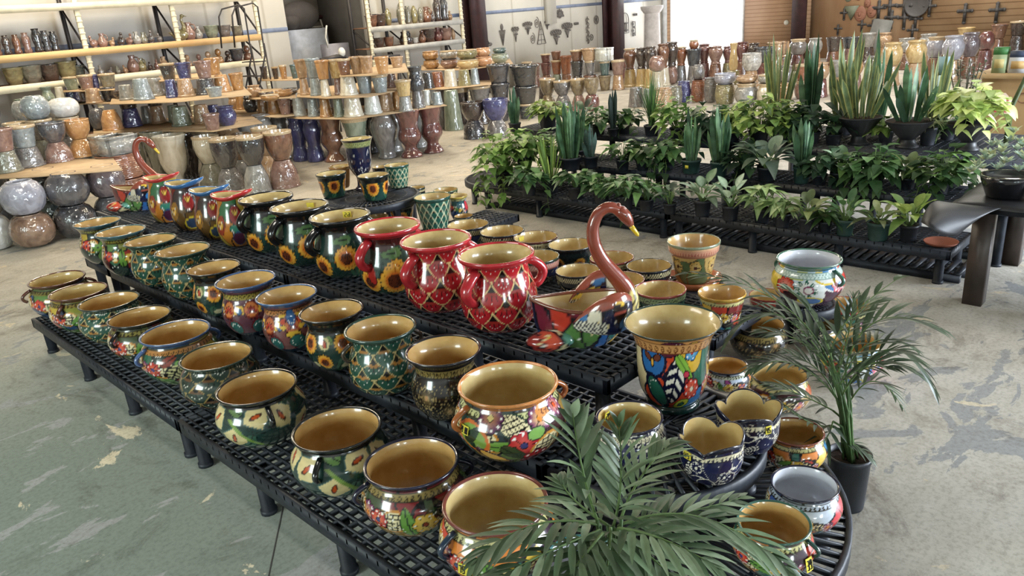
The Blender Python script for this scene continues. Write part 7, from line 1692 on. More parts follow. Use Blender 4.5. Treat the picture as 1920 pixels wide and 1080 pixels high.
# kind, base position, spread, height, pot (kind, width, height), label, more
PLANTS = [
('pothos', (5.697, 5.727, 0.25), 0.592, 0.701, ('b', 0.194, 0.149), 'bushy pothos spilling over the round left end of the front step', {'n': 120, 'pal': 'bright', 'trail': 5}),
('pothos', (5.452, 5.148, 0.25), 0.308, 0.334, ('b', 0.159, 0.14), 'small pothos in a dark pot near the left end of the front step', {'n': 40, 'pal': 'mid', 'trail': 1}),
('snake', (5.656, 5.037, 0.25), 0.278, 0.608, ('b', 0.182, 0.152), 'slim pale-green snake plant in a shiny black pot on the front step', {'n': 16, 'pal': 'lime', 'wd': 0.022, 'lean': 0.22}),
('arrow', (5.56, 4.636, 0.25), 0.337, 0.344, ('b', 0.163, 0.125), 'arrowhead vine right of the slim pale-green snake plant on the front step', {'n': 26, 'pal': 'mid'}),
('pothos', (5.539, 4.313, 0.25), 0.305, 0.323, ('b', 0.157, 0.121), 'pothos between two arrowhead vines on the front step', {'n': 44, 'pal': 'mid', 'trail': 1}),
('arrow', (5.452, 3.973, 0.25), 0.311, 0.35, ('b', 0.132, 0.126), 'arrowhead vine in a small blue-black pot behind the near swan head', {'n': 30, 'pal': 'mid'}),
('lance', (5.507, 3.555, 0.25), 0.225, 0.376, ('b', 0.117, 0.094), 'grey-leaved plant with long hanging leaves in the middle of the front step', {'n': 9, 'pal': 'grey', 'L': 0.9, 'wd': 0.24, 'arch': 1.5}),
('lance', (5.574, 3.279, 0.25), 0.418, 0.387, ('b', 0.148, 0.138), 'silver-leaved aglaonema on the front step, left of two', {'n': 13, 'pal': 'silver', 'L': 0.85, 'wd': 0.3, 'arch': 0.95}),
('lance', (5.563, 3.016, 0.25), 0.369, 0.395, ('b', 0.143, 0.126), 'silver-leaved aglaonema on the front step, right of two', {'n': 13, 'pal': 'silver', 'L': 0.85, 'wd': 0.26, 'arch': 0.8}),
('arrow', (5.622, 2.771, 0.25), 0.31, 0.352, ('b', 0.139, 0.114), 'pale arrowhead vine right of the silver aglaonemas', {'n': 26, 'pal': 'pale'}),
('arrow', (5.57, 2.576, 0.25), 0.252, 0.275, ('b', 0.134, 0.112), 'smaller pale arrowhead vine in the front step row', {'n': 22, 'pal': 'pale'}),
('lance', (5.535, 2.365, 0.25), 0.379, 0.318, ('b', 0.129, 0.109), 'drooping dieffenbachia in a dark pot left of the two green pots', {'n': 12, 'pal': 'olive', 'L': 0.95, 'wd': 0.22, 'arch': 1.3}),
('lance', (5.586, 2.1, 0.25), 0.349, 0.376, ('g', 0.138, 0.123), 'dieffenbachia in the left of two green pots on the front step', {'n': 12, 'pal': 'mid', 'L': 0.85, 'wd': 0.22, 'arch': 1.1}),
('lance', (5.58, 1.863, 0.25), 0.383, 0.262, ('g', 0.16, 0.135), 'low dieffenbachia in the right of two green pots on the front step', {'n': 12, 'pal': 'olive', 'L': 0.95, 'wd': 0.2, 'arch': 1.2}),
('lance', (5.641, 1.677, 0.25), 0.399, 0.361, ('b', 0.128, 0.125), 'yellow-green dieffenbachia next to the drooping plastic sheet', {'n': 14, 'pal': 'lime', 'L': 0.95, 'wd': 0.24, 'arch': 1.1}),
('snake', (5.841, 4.923, 0.45), 0.415, 0.696, ('b', 0.223, 0.129), 'tall banded snake plant at the left of the middle step', {'n': 16, 'pal': 'dark', 'wd': 0.055, 'lean': 0.12}),
('snake', (6.007, 4.797, 0.45), 0.191, 0.451, ('b', 0.16, 0.118), 'bluish snake plant beside the tall banded one', {'n': 7, 'pal': 'blue', 'wd': 0.05, 'lean': 0.15}),
('arrow', (6.01, 4.407, 0.45), 0.307, 0.301, ('b', 0.133, 0.114), 'small arrowhead vine in a blue-black pot on the middle step', {'n': 18, 'pal': 'mid'}),
('pothos', (6.261, 4.075, 0.45), 0.382, 0.361, ('b', 0.151, 0.113), 'trailing pothos with long runners hanging off the middle step', {'n': 46, 'pal': 'mid', 'trail': 7, 'tlen': 0.45}),
('snake', (6.188, 3.762, 0.45), 0.193, 0.608, ('g', 0.183, 0.129), 'snake plant in a green pot with yellow sticker on the middle step', {'n': 8, 'pal': 'dark', 'wd': 0.05, 'lean': 0.1, 'sticker': 1}),
('snake', (6.171, 3.466, 0.45), 0.25, 0.678, ('g', 0.158, 0.136), 'tall snake plant in a green pot on the middle step, centre one', {'n': 10, 'pal': 'dark', 'wd': 0.052, 'lean': 0.12}),
('pothos', (6.177, 3.24, 0.45), 0.315, 0.37, ('b', 0.144, 0.104), 'dark pothos between the centre snake plant and the peace lily', {'n': 46, 'pal': 'dark', 'trail': 1}),
('lance', (6.146, 3.005, 0.45), 0.592, 0.388, ('b', 0.157, 0.129), 'peace lily with broad drooping leaves on the middle step', {'n': 17, 'pal': 'grey', 'L': 1.0, 'wd': 0.24, 'arch': 1.4}),
('snake', (6.21, 2.723, 0.45), 0.185, 0.615, ('g', 0.143, 0.145), 'banded snake plant in a green pot right of the peace lily', {'n': 8, 'pal': 'dark', 'wd': 0.052, 'lean': 0.12}),
('lance', (6.242, 2.424, 0.45), 0.289, 0.396, ('b', 0.145, 0.115), 'white-flecked aglaonema in black pots on the middle step', {'n': 13, 'pal': 'silver', 'L': 0.8, 'wd': 0.36, 'arch': 0.9}),
('pothos', (6.286, 2.154, 0.45), 0.355, 0.396, ('b', 0.131, 0.095), 'leafy pothos right of the white-flecked aglaonema', {'n': 64, 'pal': 'mid', 'trail': 4, 'tlen': 0.2}),
('lance', (6.35, 1.936, 0.45), 0.344, 0.33, ('b', 0.127, 0.093), 'olive-leaved plant between two pothos on the middle step', {'n': 16, 'pal': 'olive', 'L': 0.85, 'wd': 0.26, 'arch': 1.2}),
('pothos', (6.313, 1.688, 0.45), 0.37, 0.402, ('b', 0.128, 0.09), 'dark leafy pothos at the right of the middle step by the table', {'n': 80, 'pal': 'midark', 'trail': 4, 'tlen': 0.22}),
('pothos', (6.76, 6.007, 0.65), 0.385, 0.38, ('b', 0.211, 0.184), 'yellow-green pothos in a black pot at the left of the top step', {'n': 44, 'pal': 'lime', 'trail': 1}),
('snake', (6.542, 6.331, 0.65), 0.201, 0.519, ('b', 0.15, 0.099), 'dark narrow snake plant at the far left of the top step', {'n': 6, 'pal': 'dark', 'wd': 0.05, 'lean': 0.08}),
('lance', (6.793, 5.527, 0.65), 0.466, 0.379, ('b', 0.179, 0.107), 'arching dark dieffenbachia behind the tall banded snake plant', {'n': 11, 'pal': 'dark', 'L': 0.95, 'wd': 0.2, 'arch': 1.2}),
('pothos', (6.825, 4.964, 0.65), 0.376, 0.353, ('b', 0.171, 0.102), 'pothos beside the thin dark spike on the top step', {'n': 40, 'pal': 'midark', 'trail': 1}),
('snake', (6.615, 4.964, 0.65), 0.112, 0.549, ('b', 0.123, 0.09), 'thin dark spike-like snake plant on the top step', {'n': 4, 'pal': 'black', 'wd': 0.05, 'lean': 0.05}),
('grass', (6.801, 4.607, 0.65), 0.461, 0.707, ('b', 0.165, 0.11), 'fine grassy plant rising in the middle of the top step', {'n': 90, 'pal': 'mid'}),
('pothos', (6.779, 4.271, 0.65), 0.486, 0.493, ('b', 0.18, 0.107), 'bright leafy pothos right of the fine grassy plant', {'n': 70, 'pal': 'bright', 'trail': 3, 'tlen': 0.2}),
('pothos', (6.819, 3.424, 0.65), 0.672, 0.52, ('b', 0.192, 0.11), 'large yellow-green pothos mound on the top step', {'n': 120, 'pal': 'lime', 'trail': 3, 'tlen': 0.2}),
('pothos', (6.922, 2.966, 0.65), 0.409, 0.464, ('b', 0.164, 0.106), 'dark pothos below the dark snake plant on the top step', {'n': 60, 'pal': 'dark', 'trail': 2, 'tlen': 0.2}),
('snake', (7.301, 3.478, 0.65), 0.37, 0.92, ('b', 0.2, 0.136), 'yellow-edged snake plant standing leftmost behind the top step', {'n': 14, 'pal': 'var', 'wd': 0.045, 'lean': 0.2}),
('snake', (7.391, 3.194, 0.65), 0.252, 0.935, ('b', 0.194, 0.134), 'dark upright snake plant between the yellow-edged ones', {'n': 10, 'pal': 'dark', 'wd': 0.06, 'lean': 0.08}),
('snake', (7.426, 2.889, 0.65), 0.327, 0.953, ('b', 0.187, 0.13), 'tall yellow-edged snake plant behind the left pedestal bowl', {'n': 10, 'pal': 'var', 'wd': 0.055, 'lean': 0.2}),
('snake', (7.575, 2.62, 0.65), 0.227, 0.912, ('b', 0.182, 0.129), 'dark snake plant behind and between the pedestal bowls', {'n': 8, 'pal': 'dark', 'wd': 0.055, 'lean': 0.12}),
('snake', (7.39, 2.111, 0.65), 0.315, 0.865, ('b', 0.166, 0.121), 'yellow-edged snake plant with a blue tag behind the middle pedestal bowl', {'n': 13, 'pal': 'var', 'wd': 0.05, 'lean': 0.2, 'tag_': 1}),
('spider', (7.138, 2.051, 0.65), 0.265, 0.47, ('b', 0.137, 0.154), 'pale striped spider plant between the middle and right pedestal bowls', {'n': 40, 'pal': 'cream'}),
('pothos', (7.176, 2.404, 0.65), 0.299, 0.31, ('b', 0.137, 0.103), 'yellow-green pothos between the left and middle pedestal bowls', {'n': 40, 'pal': 'lime', 'trail': 1}),
('pothos', (7.434, 1.983, 0.65), 0.285, 0.323, ('b', 0.13, 0.101), 'olive pothos left of the right pedestal bowl', {'n': 44, 'pal': 'midark', 'trail': 1}),
('shrub', (7.728, 1.958, 0.65), 0.348, 0.661, ('b', 0.166, 0.113), 'olive fine-leaved shrub behind the golden pothos', {'n': 260, 'pal': 'oliveb'}),
('pothos', (5.772, 5.484, 0.45), 0.468, 0.468, ('b', 0.178, 0.112), 'pothos at the far left of the middle step above the round end', {'n': 70, 'pal': 'bright', 'trail': 2, 'tlen': 0.15}),
('pothos', (6.006, 5.349, 0.45), 0.392, 0.393, ('b', 0.168, 0.112), 'pothos between the left pothos and the tall banded snake plant', {'n': 50, 'pal': 'mid', 'trail': 1, 'tlen': 0.15}),
('pothos', (6.13, 4.255, 0.45), 0.335, 0.362, ('b', 0.152, 0.104), 'dark pothos between the small arrowhead vine and the trailing pothos', {'n': 44, 'pal': 'midark', 'trail': 1, 'tlen': 0.15}),
('arrow', (5.504, 3.793, 0.25), 0.306, 0.288, ('b', 0.139, 0.106), 'low arrowhead vine left of the grey-leaved plant on the front step', {'n': 26, 'pal': 'mid'}),
('arrow', (5.597, 2.253, 0.25), 0.224, 0.208, ('b', 0.105, 0.083), 'low green vine between the drooping dieffenbachia and left green pot', {'n': 20, 'pal': 'midark'}),
('snake', (6.257, 5.179, 0.45), 0.337, 0.677, ('b', 0.202, 0.113), 'second tall snake plant standing behind the tall banded one', {'n': 10, 'pal': 'dark', 'wd': 0.05, 'lean': 0.14}),
('pothos', (6.771, 3.915, 0.65), 0.406, 0.416, ('b', 0.173, 0.104), 'dark pothos behind the two middle-step snake plants', {'n': 60, 'pal': 'dark', 'trail': 2, 'tlen': 0.2}),
('pothos', (6.789, 3.684, 0.65), 0.376, 0.429, ('b', 0.168, 0.102), 'mid-green pothos left of the yellow-green mound', {'n': 56, 'pal': 'mid', 'trail': 1, 'tlen': 0.2}),
('lance', (6.935, 2.767, 0.65), 0.398, 0.371, ('b', 0.15, 0.095), 'dark broadleaf plant left of the left pedestal bowl', {'n': 14, 'pal': 'dark', 'L': 0.9, 'wd': 0.26, 'arch': 1.1}),
('pothos', (6.215, 2.571, 0.45), 0.271, 0.348, ('b', 0.123, 0.089), 'dark vine left of the white-flecked aglaonema', {'n': 44, 'pal': 'dark', 'trail': 1, 'tlen': 0.15}),
('pothos', (6.264, 2.288, 0.45), 0.275, 0.366, ('b', 0.118, 0.087), 'green vine right behind the white-flecked aglaonema', {'n': 50, 'pal': 'midark', 'trail': 1, 'tlen': 0.15}),
('pothos', (6.675, 5.209, 0.65), 0.346, 0.356, ('b', 0.161, 0.103), 'small pothos between the arching dieffenbachia and the dark spike', {'n': 36, 'pal': 'mid', 'trail': 1, 'tlen': 0.15}),
('pothos', (6.907, 3.172, 0.65), 0.374, 0.414, ('b', 0.15, 0.098), 'shadowy green pothos below the leftmost yellow-edged snake plant', {'n': 50, 'pal': 'midark', 'trail': 1, 'tlen': 0.15}),
]
PEDESTALS = [
((7.005, 2.574, 0.65), 0.389, 0.249, 'snake', 'var', 'black ribbed pedestal bowl planted with yellow-edged snake plant, leftmost of three', 0.519, 0.601, 14),
((6.991, 2.165, 0.65), 0.397, 0.234, 'snake', 'dark', 'black ribbed pedestal bowl planted with dark snake plant, middle of three', 0.365, 0.469, 12),
((7.032, 1.713, 0.65), 0.368, 0.225, 'pothos', 'gold', 'black ribbed pedestal bowl with a golden pothos in a black pot, rightmost', 0.421, 0.303, 80),
]
# palms: base position, crown or None, fronds (rachis points, (leaflet length, width, pairs))
PALMS = [
('parlour palm in front of the round bench end, fronds filling the bottom of the picture', (1.033, 0.81, 0.0), 0.3, 0.28, (1.033, 0.81, 1.0), [([(1.037, 0.806, 0.999), (1.066, 0.806, 1.092), (1.089, 0.825, 1.207)], (0.115, 0.017, 15)), ([(1.014, 0.829, 1.015), (0.996, 0.846, 1.138), (1.025, 0.889, 1.236)], (0.12, 0.02, 12)), ([(1.018, 0.825, 1.002), (0.894, 0.892, 1.045), (0.767, 0.934, 1.015)], (0.1, 0.016, 15)), ([(1.002, 0.813, 1.005), (0.862, 0.838, 1.024), (0.751, 0.864, 1.02)], (0.1, 0.016, 13)), ([(1.045, 0.798, 0.998), (1.186, 0.686, 0.984), (1.251, 0.523, 0.888)], (0.13, 0.019, 15)), ([(1.065, 0.807, 0.987), (1.19, 0.739, 0.971), (1.338, 0.676, 0.955)], (0.1, 0.015, 13)), ([(1.017, 0.798, 1.009), (0.966, 0.764, 0.994), (0.908, 0.737, 0.946)], (0.12, 0.02, 11)), ([(1.049, 0.794, 1.017), (1.114, 0.786, 1.087), (1.21, 0.775, 1.119)], (0.1, 0.015, 13)), ([(1.037, 0.806, 0.993), (1.045, 0.728, 0.961), (1.04, 0.634, 0.925)], (0.11, 0.017, 12)), ([(1.061, 0.839, 0.97), (1.061, 0.924, 0.992), (1.083, 0.986, 1.009)], (0.09, 0.014, 11)), ([(1.02, 0.78, 1.015), (1.021, 0.681, 1.037), (1.039, 0.578, 1.017)], (0.11, 0.017, 12)), ([(0.99, 0.797, 1.013), (0.89, 0.783, 1.008), (0.83, 0.786, 0.985)], (0.1, 0.016, 11))]),
('tall bushy palm in a black nursery pot standing on the floor', (2.765, 0.953, 0.0), 0.17, 0.24, (2.736, 0.981, 0.169), [([(2.744, 1.015, 0.607), (2.826, 1.004, 0.782), (2.973, 0.943, 0.835)], (0.12, 0.016, 14)), ([(2.664, 0.996, 0.623), (2.623, 1.065, 0.839), (2.554, 1.162, 0.967)], (0.12, 0.016, 14)), ([(2.679, 0.968, 0.535), (2.682, 0.865, 0.696), (2.73, 0.733, 0.672)], (0.12, 0.016, 14)), ([(2.759, 1.029, 0.41), (2.712, 1.146, 0.465), (2.658, 1.256, 0.502)], (0.11, 0.015, 12)), ([(2.711, 1.006, 0.601), (2.709, 1.008, 0.779), (2.913, 0.875, 0.958)], (0.13, 0.02, 10)), ([(2.732, 0.985, 0.621), (2.782, 0.893, 0.823), (2.902, 0.704, 0.779)], (0.14, 0.016, 17)), ([(2.743, 0.974, 0.551), (2.825, 0.85, 0.699), (2.871, 0.706, 0.544)], (0.13, 0.016, 14)), ([(2.748, 0.969, 0.458), (2.816, 0.902, 0.554), (2.923, 0.824, 0.415)], (0.1, 0.012, 11)), ([(2.696, 1.021, 0.625), (2.643, 1.243, 0.88), (2.526, 1.584, 0.956)], (0.13, 0.016, 17)), ([(2.69, 1.027, 0.626), (2.577, 1.209, 0.847), (2.496, 1.361, 0.707)], (0.13, 0.015, 15)), ([(2.694, 1.023, 0.534), (2.559, 1.129, 0.672), (2.424, 1.221, 0.669)], (0.11, 0.014, 13)), ([(2.714, 1.003, 0.6), (2.765, 0.995, 0.762), (2.79, 0.998, 0.891)], (0.11, 0.014, 12)), ([(2.697, 1.02, 0.602), (2.624, 1.121, 0.738), (2.536, 1.25, 0.778)], (0.11, 0.014, 13)), ([(2.727, 0.99, 0.576), (2.859, 0.93, 0.699), (3.039, 0.822, 0.613)], (0.12, 0.015, 14)), ([(2.739, 0.978, 0.292), (2.759, 0.93, 0.288), (2.778, 0.869, 0.236)], (0.07, 0.011, 8)), ([(2.708, 1.009, 0.368), (2.609, 1.065, 0.419), (2.518, 1.127, 0.514)], (0.09, 0.012, 10)), ([(2.689, 1.0, 0.404), (2.631, 1.001, 0.349), (2.572, 1.031, 0.302)], (0.08, 0.016, 7)), ([(2.76, 1.028, 0.481), (2.753, 1.105, 0.578), (2.709, 1.219, 0.635)], (0.11, 0.014, 12)), ([(2.793, 1.038, 0.464), (2.805, 1.11, 0.627), (2.8, 1.2, 0.723)], (0.11, 0.014, 12)), ([(2.69, 0.985, 0.57), (2.698, 0.906, 0.657), (2.729, 0.805, 0.673)], (0.11, 0.014, 12))]),
]

LEAF = leafy('leaf_surface'); STEM = leafy('stem_surface', 0.55)
LPAL = {
 'bright': [(128, 164, 70), (104, 144, 58), (150, 180, 86), (84, 124, 52)], 'mid': [(84, 124, 66), (66, 106, 58), (104, 144, 76), (58, 92, 54)], 'dark': [(46, 76, 50), (38, 64, 44), (58, 90, 56), (34, 56, 40)],
 'midark': [(66, 100, 48), (54, 86, 44), (92, 126, 58), (46, 74, 40)], 'lime': [(140, 166, 66), (120, 150, 60), (160, 180, 84), (96, 128, 54)], 'pale': [(150, 172, 104), (128, 152, 86), (164, 182, 122), (104, 130, 72)], 'gold': [(206, 214, 130), (188, 202, 108), (216, 220, 150), (160, 184, 92)],
 'grey': [(92, 112, 92), (78, 98, 80), (108, 126, 100), (68, 86, 70)], 'silver': [(150, 174, 142), (128, 152, 116), (172, 188, 160), (100, 130, 92)], 'olive': [(120, 132, 74), (104, 118, 66), (136, 146, 88), (86, 100, 58)], 'oliveb': [(82, 92, 62), (66, 76, 52), (98, 106, 72)],
 'blue': [(74, 104, 96), (62, 90, 84)], 'black': [(40, 58, 52), (34, 50, 46)], 'var': [(78, 104, 66), (66, 92, 60)], 'cream': [(196, 200, 150), (160, 176, 116), (214, 212, 172)], 'palm': [(88, 114, 76), (104, 128, 90), (72, 98, 64), (124, 144, 110)], 'glauc': [(150, 172, 150), (170, 186, 158), (128, 152, 130), (176, 180, 128)],
}
for k_ in LPAL: LPAL[k_] = [tuple(np.clip((np.array(c_) * 0.78 + np.mean(c_) * 0.22) * 1.12, 0, 255)) for c_ in LPAL[k_]]
LPAL['snk'] = [(70, 104, 74), (54, 84, 60), (98, 128, 92)]
SHAPE_W = {'heart': lambda t: np.where(t < 0.22, np.sqrt(np.clip(t / 0.22, 0, 1)), np.clip(1 - ((t - 0.22) / 0.78) ** 1.6, 0, 1)), 'lance': lambda t: np.sin(math.pi * np.clip(t, 0, 1) ** 0.75) ** 0.9,
           'sword': lambda t: np.clip(0.62 + 0.9 * t, 0, 1) * np.clip((1 - t) / 0.22, 0, 1) ** 0.75, 'strap': lambda t: (1 - t ** 2.2) * np.clip(0.5 + 4 * t, 0, 1), 'arrow': lambda t: np.where(t < 0.18, 0.75 + t / 0.72, np.clip(1 - (t - 0.18) / 0.82, 0, 1) ** 0.9)}
def leaf(m, base, d, L, W, shape='lance', droop=0.3, n=6, fold=0.18, col=(80, 120, 60), edge=None, band=None, nrm=None, rnd=None):
    """one curved leaf blade; d points along it at the base"""
    base = np.array(base, float); d = np.array(d, float); d /= np.linalg.norm(d) + 1e-9
    t = np.linspace(0, 1, n + 1); g = np.array((0, 0, -1.0))
    c = base + L * (t[:, None] * d + droop * (t ** 2)[:, None] * g)
    T = np.gradient(c, axis=0); T /= np.linalg.norm(T, axis=1)[:, None] + 1e-9
    ref = np.array((0, 0, 1.0)) if nrm is None else np.array(nrm, float)
    s = np.cross(T, ref); ln = np.linalg.norm(s, axis=1)[:, None]; s = np.where(ln < 0.05, np.array((1.0, 0, 0)), s / (ln + 1e-9)); u = np.cross(s, T)
    w = SHAPE_W[shape](t) * W / 2; w = np.maximum(w, W * 0.012)
    xs = np.array((-1, 0, 1)) if edge is None else np.array((-1, -0.74, 0, 0.74, 1)); k = len(xs)
    V = c[:, None] + s[:, None] * (w[:, None] * xs)[..., None] + u[:, None] * (np.abs(xs) * w[:, None] * fold)[..., None]
    C = np.broadcast_to(lin(col), (n + 1, k, 3)).copy()
    if band is not None: C *= (1 + band * np.sin(t * L * 150 + 1.5 * np.sin(t * 40)))[:, None, None]
    C[:, k // 2] *= 1.12
    if edge is not None: C[:, 0] = lin(edge); C[:, -1] = lin(edge); C[:, 1] = C[:, 1] * 0.8 + 0.2 * lin(edge); C[:, 3] = C[:, 3] * 0.8 + 0.2 * lin(edge)
    i = np.arange(n)[:, None] * k; j = np.arange(k - 1)[None]
    m.add(V.reshape(-1, 3), np.stack([i + j, i + j + 1, i + k + j + 1, i + k + j], -1).reshape(-1, 4), c=C.reshape(-1, 3))
def jit(r, col, a=0.14): return tuple(np.clip(np.array(col) * (1 + r.uniform(-a, a)), 0, 255))
def nursery_pot(t, kind, w, h):
    m = MB(); R = w / 2
    m.lathe([(0.001, 0), (0.76 * R, 0), (0.78 * R, 0.01), (0.93 * R, 0.82 * h), (1.0 * R, 0.83 * h), (1.02 * R, h), (0.95 * R, h), (0.92 * R, 0.8 * h)], 24)
    p = m.obj('pot', NURSERY_BLACK if kind == 'b' else NURSERY_GREEN, t, True)
    m = MB(); m.lathe([(0.93 * R, 0.86 * h), (0.5 * R, 0.885 * h), (0.001, 0.89 * h)], 18); m.obj('soil', SOIL, t, True)
    return p
def pothos(t, r, o, sp, H, n, pal, trail=0, tlen=0.3, size=1.0):
    f, s = MB(), MB(); cols = LPAL[pal]; R = sp / 2; o = np.array(o, float); L0 = 0.102 * size; n = int(n * 1.9)
    for i in range(n):
        a = r.uniform(0, TAU); q = math.sqrt(r.random()); el = r.random()
        tip = o + np.array((R * q * math.cos(a), R * q * math.sin(a), H * (0.02 + 0.72 * (1 - 0.7 * q * q) * el + 0.22 * r.random())))
        root = o + np.array((0.02 * math.cos(a), 0.02 * math.sin(a), -0.02)); mid = (root + tip) / 2 + np.array((0, 0, 0.05))
        if i % 2 == 0: s.tube([root, mid, tip], 0.0022, 4, c=lin((104, 132, 66)), cap=False)
        b = a + r.uniform(-0.9, 0.9); d = (math.cos(b), math.sin(b), r.uniform(-0.55, 0.65)); L = L0 * r.uniform(0.7, 1.3)
        c = jit(r, r.choice(cols)); leaf(f, tip, d, L, L * 0.82, 'heart', r.uniform(0.15, 0.6), 5, 0.2, c)
    for k in range(trail):
        a = r.uniform(2.6, 5.2); p = o + np.array((R * 0.7 * math.cos(a), R * 0.7 * math.sin(a), 0.02)); pts = [p.copy()]
        for q in range(7):
            p = p + np.array((0.035 * math.cos(a) * (1 if q < 2 else 0.25) + r.uniform(-.012, .012), 0.035 * math.sin(a) * (1 if q < 2 else 0.25) + r.uniform(-.012, .012), -tlen / 7 * (0.4 if q < 2 else 1.1))); pts.append(p.copy())
            b = r.uniform(0, TAU); L = L0 * r.uniform(0.6, 1.05); leaf(f, p, (math.cos(b), math.sin(b), -0.3), L, L * 0.8, 'heart', 0.5, 5, 0.2, jit(r, r.choice(cols)))
        s.tube(pts, 0.0025, 4, c=lin((130, 150, 80)))
    if not s.v: s.tube([o, o + (0, 0, 0.02)], 0.002, 4, c=lin((104, 132, 66)))
    f.obj('foliage', LEAF, t, True); s.obj('stems', STEM, t, True)
def snake(t, r, o, sp, H, n, pal, wd=0.05, lean=0.12):
    f = MB(); cols = LPAL['snk' if pal == 'dark' else pal]; n = int(n * 1.5); edge = (206, 198, 116) if pal == 'var' else None
    for i in range(n):
        a = TAU * i * 0.381 + r.uniform(-.3, .3); q = 0.35 * sp * math.sqrt((i + 0.5) / n) * 0.55; h = H * (1.0 - 0.45 * (i / n) ** 1.2) * r.uniform(0.78, 1.05)
        b = a + r.uniform(-0.5, 0.5); ln = lean * (0.3 + 1.3 * i / n) * r.uniform(0.6, 1.5)
        f_n = (math.cos(b + 1.2), math.sin(b + 1.2), 0.0)
        leaf(f, (o[0] + q * math.cos(a), o[1] + q * math.sin(a), o[2] - 0.01), (ln * math.cos(b), ln * math.sin(b), 1), h, wd * r.uniform(0.55, 1.05), 'sword', -0.02, 12, 0.22, jit(r, r.choice(cols)), edge, 0.34 if pal in ('dark', 'blue', 'var') else 0.08, nrm=f_n)
    f.obj('foliage', LEAF, t, True)
def lance(t, r, o, sp, H, n, pal, L=0.9, wd=0.24, arch=1.0):
    f, s = MB(), MB(); cols = LPAL[pal]; o = np.array(o, float); n = int(n * 1.35)
    for i in range(n):
        a = TAU * i * 0.381 + r.uniform(-.35, .35); k = i / max(1, n - 1); up = 1.5 - 1.3 * k + r.uniform(-.1, .1)
        root = o + np.array((0.012 * math.cos(a), 0.012 * math.sin(a), 0)); st = H * r.uniform(0.30, 0.5) * (1.1 - 0.5 * k)
        top = root + np.array((0.13 * sp * math.cos(a), 0.13 * sp * math.sin(a), st)); s.tube([root, (root + top) / 2 + (0, 0, .01), top], 0.004, 5, c=lin((120, 146, 84)), cap=False)
        ll = L * (0.30 * sp + 0.34 * H) * r.uniform(0.8, 1.15); c = jit(r, r.choice(cols)); e = None
        if pal == 'silver': e = (84, 116, 76)
        leaf(f, top, (math.cos(a), math.sin(a), up), ll, ll * wd * 1.6, 'lance', 0.30 * arch + 0.25 * k, 8, 0.2, c, e)
    f.obj('foliage', LEAF, t, True); s.obj('stems', STEM, t, True)
def arrowhead(t, r, o, sp, H, n, pal):
    f, s = MB(), MB(); cols = LPAL[pal]; o = np.array(o, float); n = int(n * 1.5)
    for i in range(n):
        a = r.uniform(0, TAU); q = math.sqrt(r.random()); tip = o + np.array((sp * 0.40 * q * math.cos(a), sp * 0.40 * q * math.sin(a), H * (0.25 + 0.65 * r.random() * (1.1 - q * 0.6))))
        s.tube([o + (0.01 * math.cos(a), 0.01 * math.sin(a), 0), (o + tip) / 2 + np.array((0, 0, 0.03)), tip], 0.0025, 4, c=lin((120, 148, 84)), cap=False)
        b = a + r.uniform(-.7, .7); L = 0.125 * r.uniform(0.75, 1.3); leaf(f, tip, (math.cos(b), math.sin(b), r.uniform(-0.5, 0.6)), L, L * 0.62, 'arrow', 0.4, 6, 0.25, jit(r, r.choice(cols)), (120, 150, 90) if pal == 'pale' else None)
    f.obj('foliage', LEAF, t, True); s.obj('stems', STEM, t, True)
def grassy(t, r, o, sp, H, n, pal, W=0.010):
    f = MB()
    for i in range(n):
        a = r.uniform(0, TAU); ln = r.uniform(0.05, 0.55); h = H * r.uniform(0.55, 1.15)
        leaf(f, (o[0] + r.uniform(-.02, .02), o[1] + r.uniform(-.02, .02), o[2]), (ln * math.cos(a), ln * math.sin(a), 1), h, W * r.uniform(0.7, 1.4), 'strap', 0.25 * ln + 0.05, 8, 0.2, jit(r, r.choice(LPAL[pal])))
    f.obj('foliage', LEAF, t, True)
def spider(t, r, o, sp, H, n, pal):
    f = MB()
    for i in range(n):
        a = r.uniform(0, TAU); ln = r.uniform(0.4, 1.1); h = (H * 0.75 + sp * 0.3) * r.uniform(0.7, 1.1)
        leaf(f, o, (ln * math.cos(a), ln * math.sin(a), 1.15), h, 0.018 * r.uniform(0.8, 1.3), 'strap', 0.75, 9, 0.2, jit(r, (206, 206, 160)), (132, 156, 92))
    f.obj('foliage', LEAF, t, True)
def shrub(t, r, o, sp, H, n, pal, L0=0.06):
    f, s = MB(), MB(); o = np.array(o, float)
    for k in range(9):
        a = TAU * k / 9 + r.uniform(-.3, .3); q = r.uniform(0.2, 0.5); e = o + np.array((sp * q * math.cos(a), sp * q * math.sin(a), H * r.uniform(0.6, 1.0))); mid = (o + e) / 2 + np.array((0.02 * math.cos(a), 0.02 * math.sin(a), 0.05))
        s.tube([o, mid, e], 0.005, 5, c=lin((86, 76, 56)))
        for i in range(n // 9):
            tt = r.uniform(0.25, 1.0); p = o * (1 - tt) ** 2 + 2 * mid * tt * (1 - tt) + e * tt * tt; b = r.uniform(0, TAU); L = L0 * r.uniform(0.7, 1.3)
            leaf(f, p, (math.cos(b), math.sin(b), r.uniform(-0.2, 1.0)), L, L * 0.34, 'lance', 0.2, 4, 0.2, jit(r, r.choice(LPAL[pal])))
    f.obj('foliage', LEAF, t, True); s.obj('stems', STEM, t, True)
PNAME = {'pothos': 'potted_pothos', 'snake': 'snake_plant', 'arrow': 'arrowhead_vine', 'lance': 'broadleaf_plant', 'grass': 'grass_plant', 'spider': 'spider_plant', 'shrub': 'potted_shrub'}
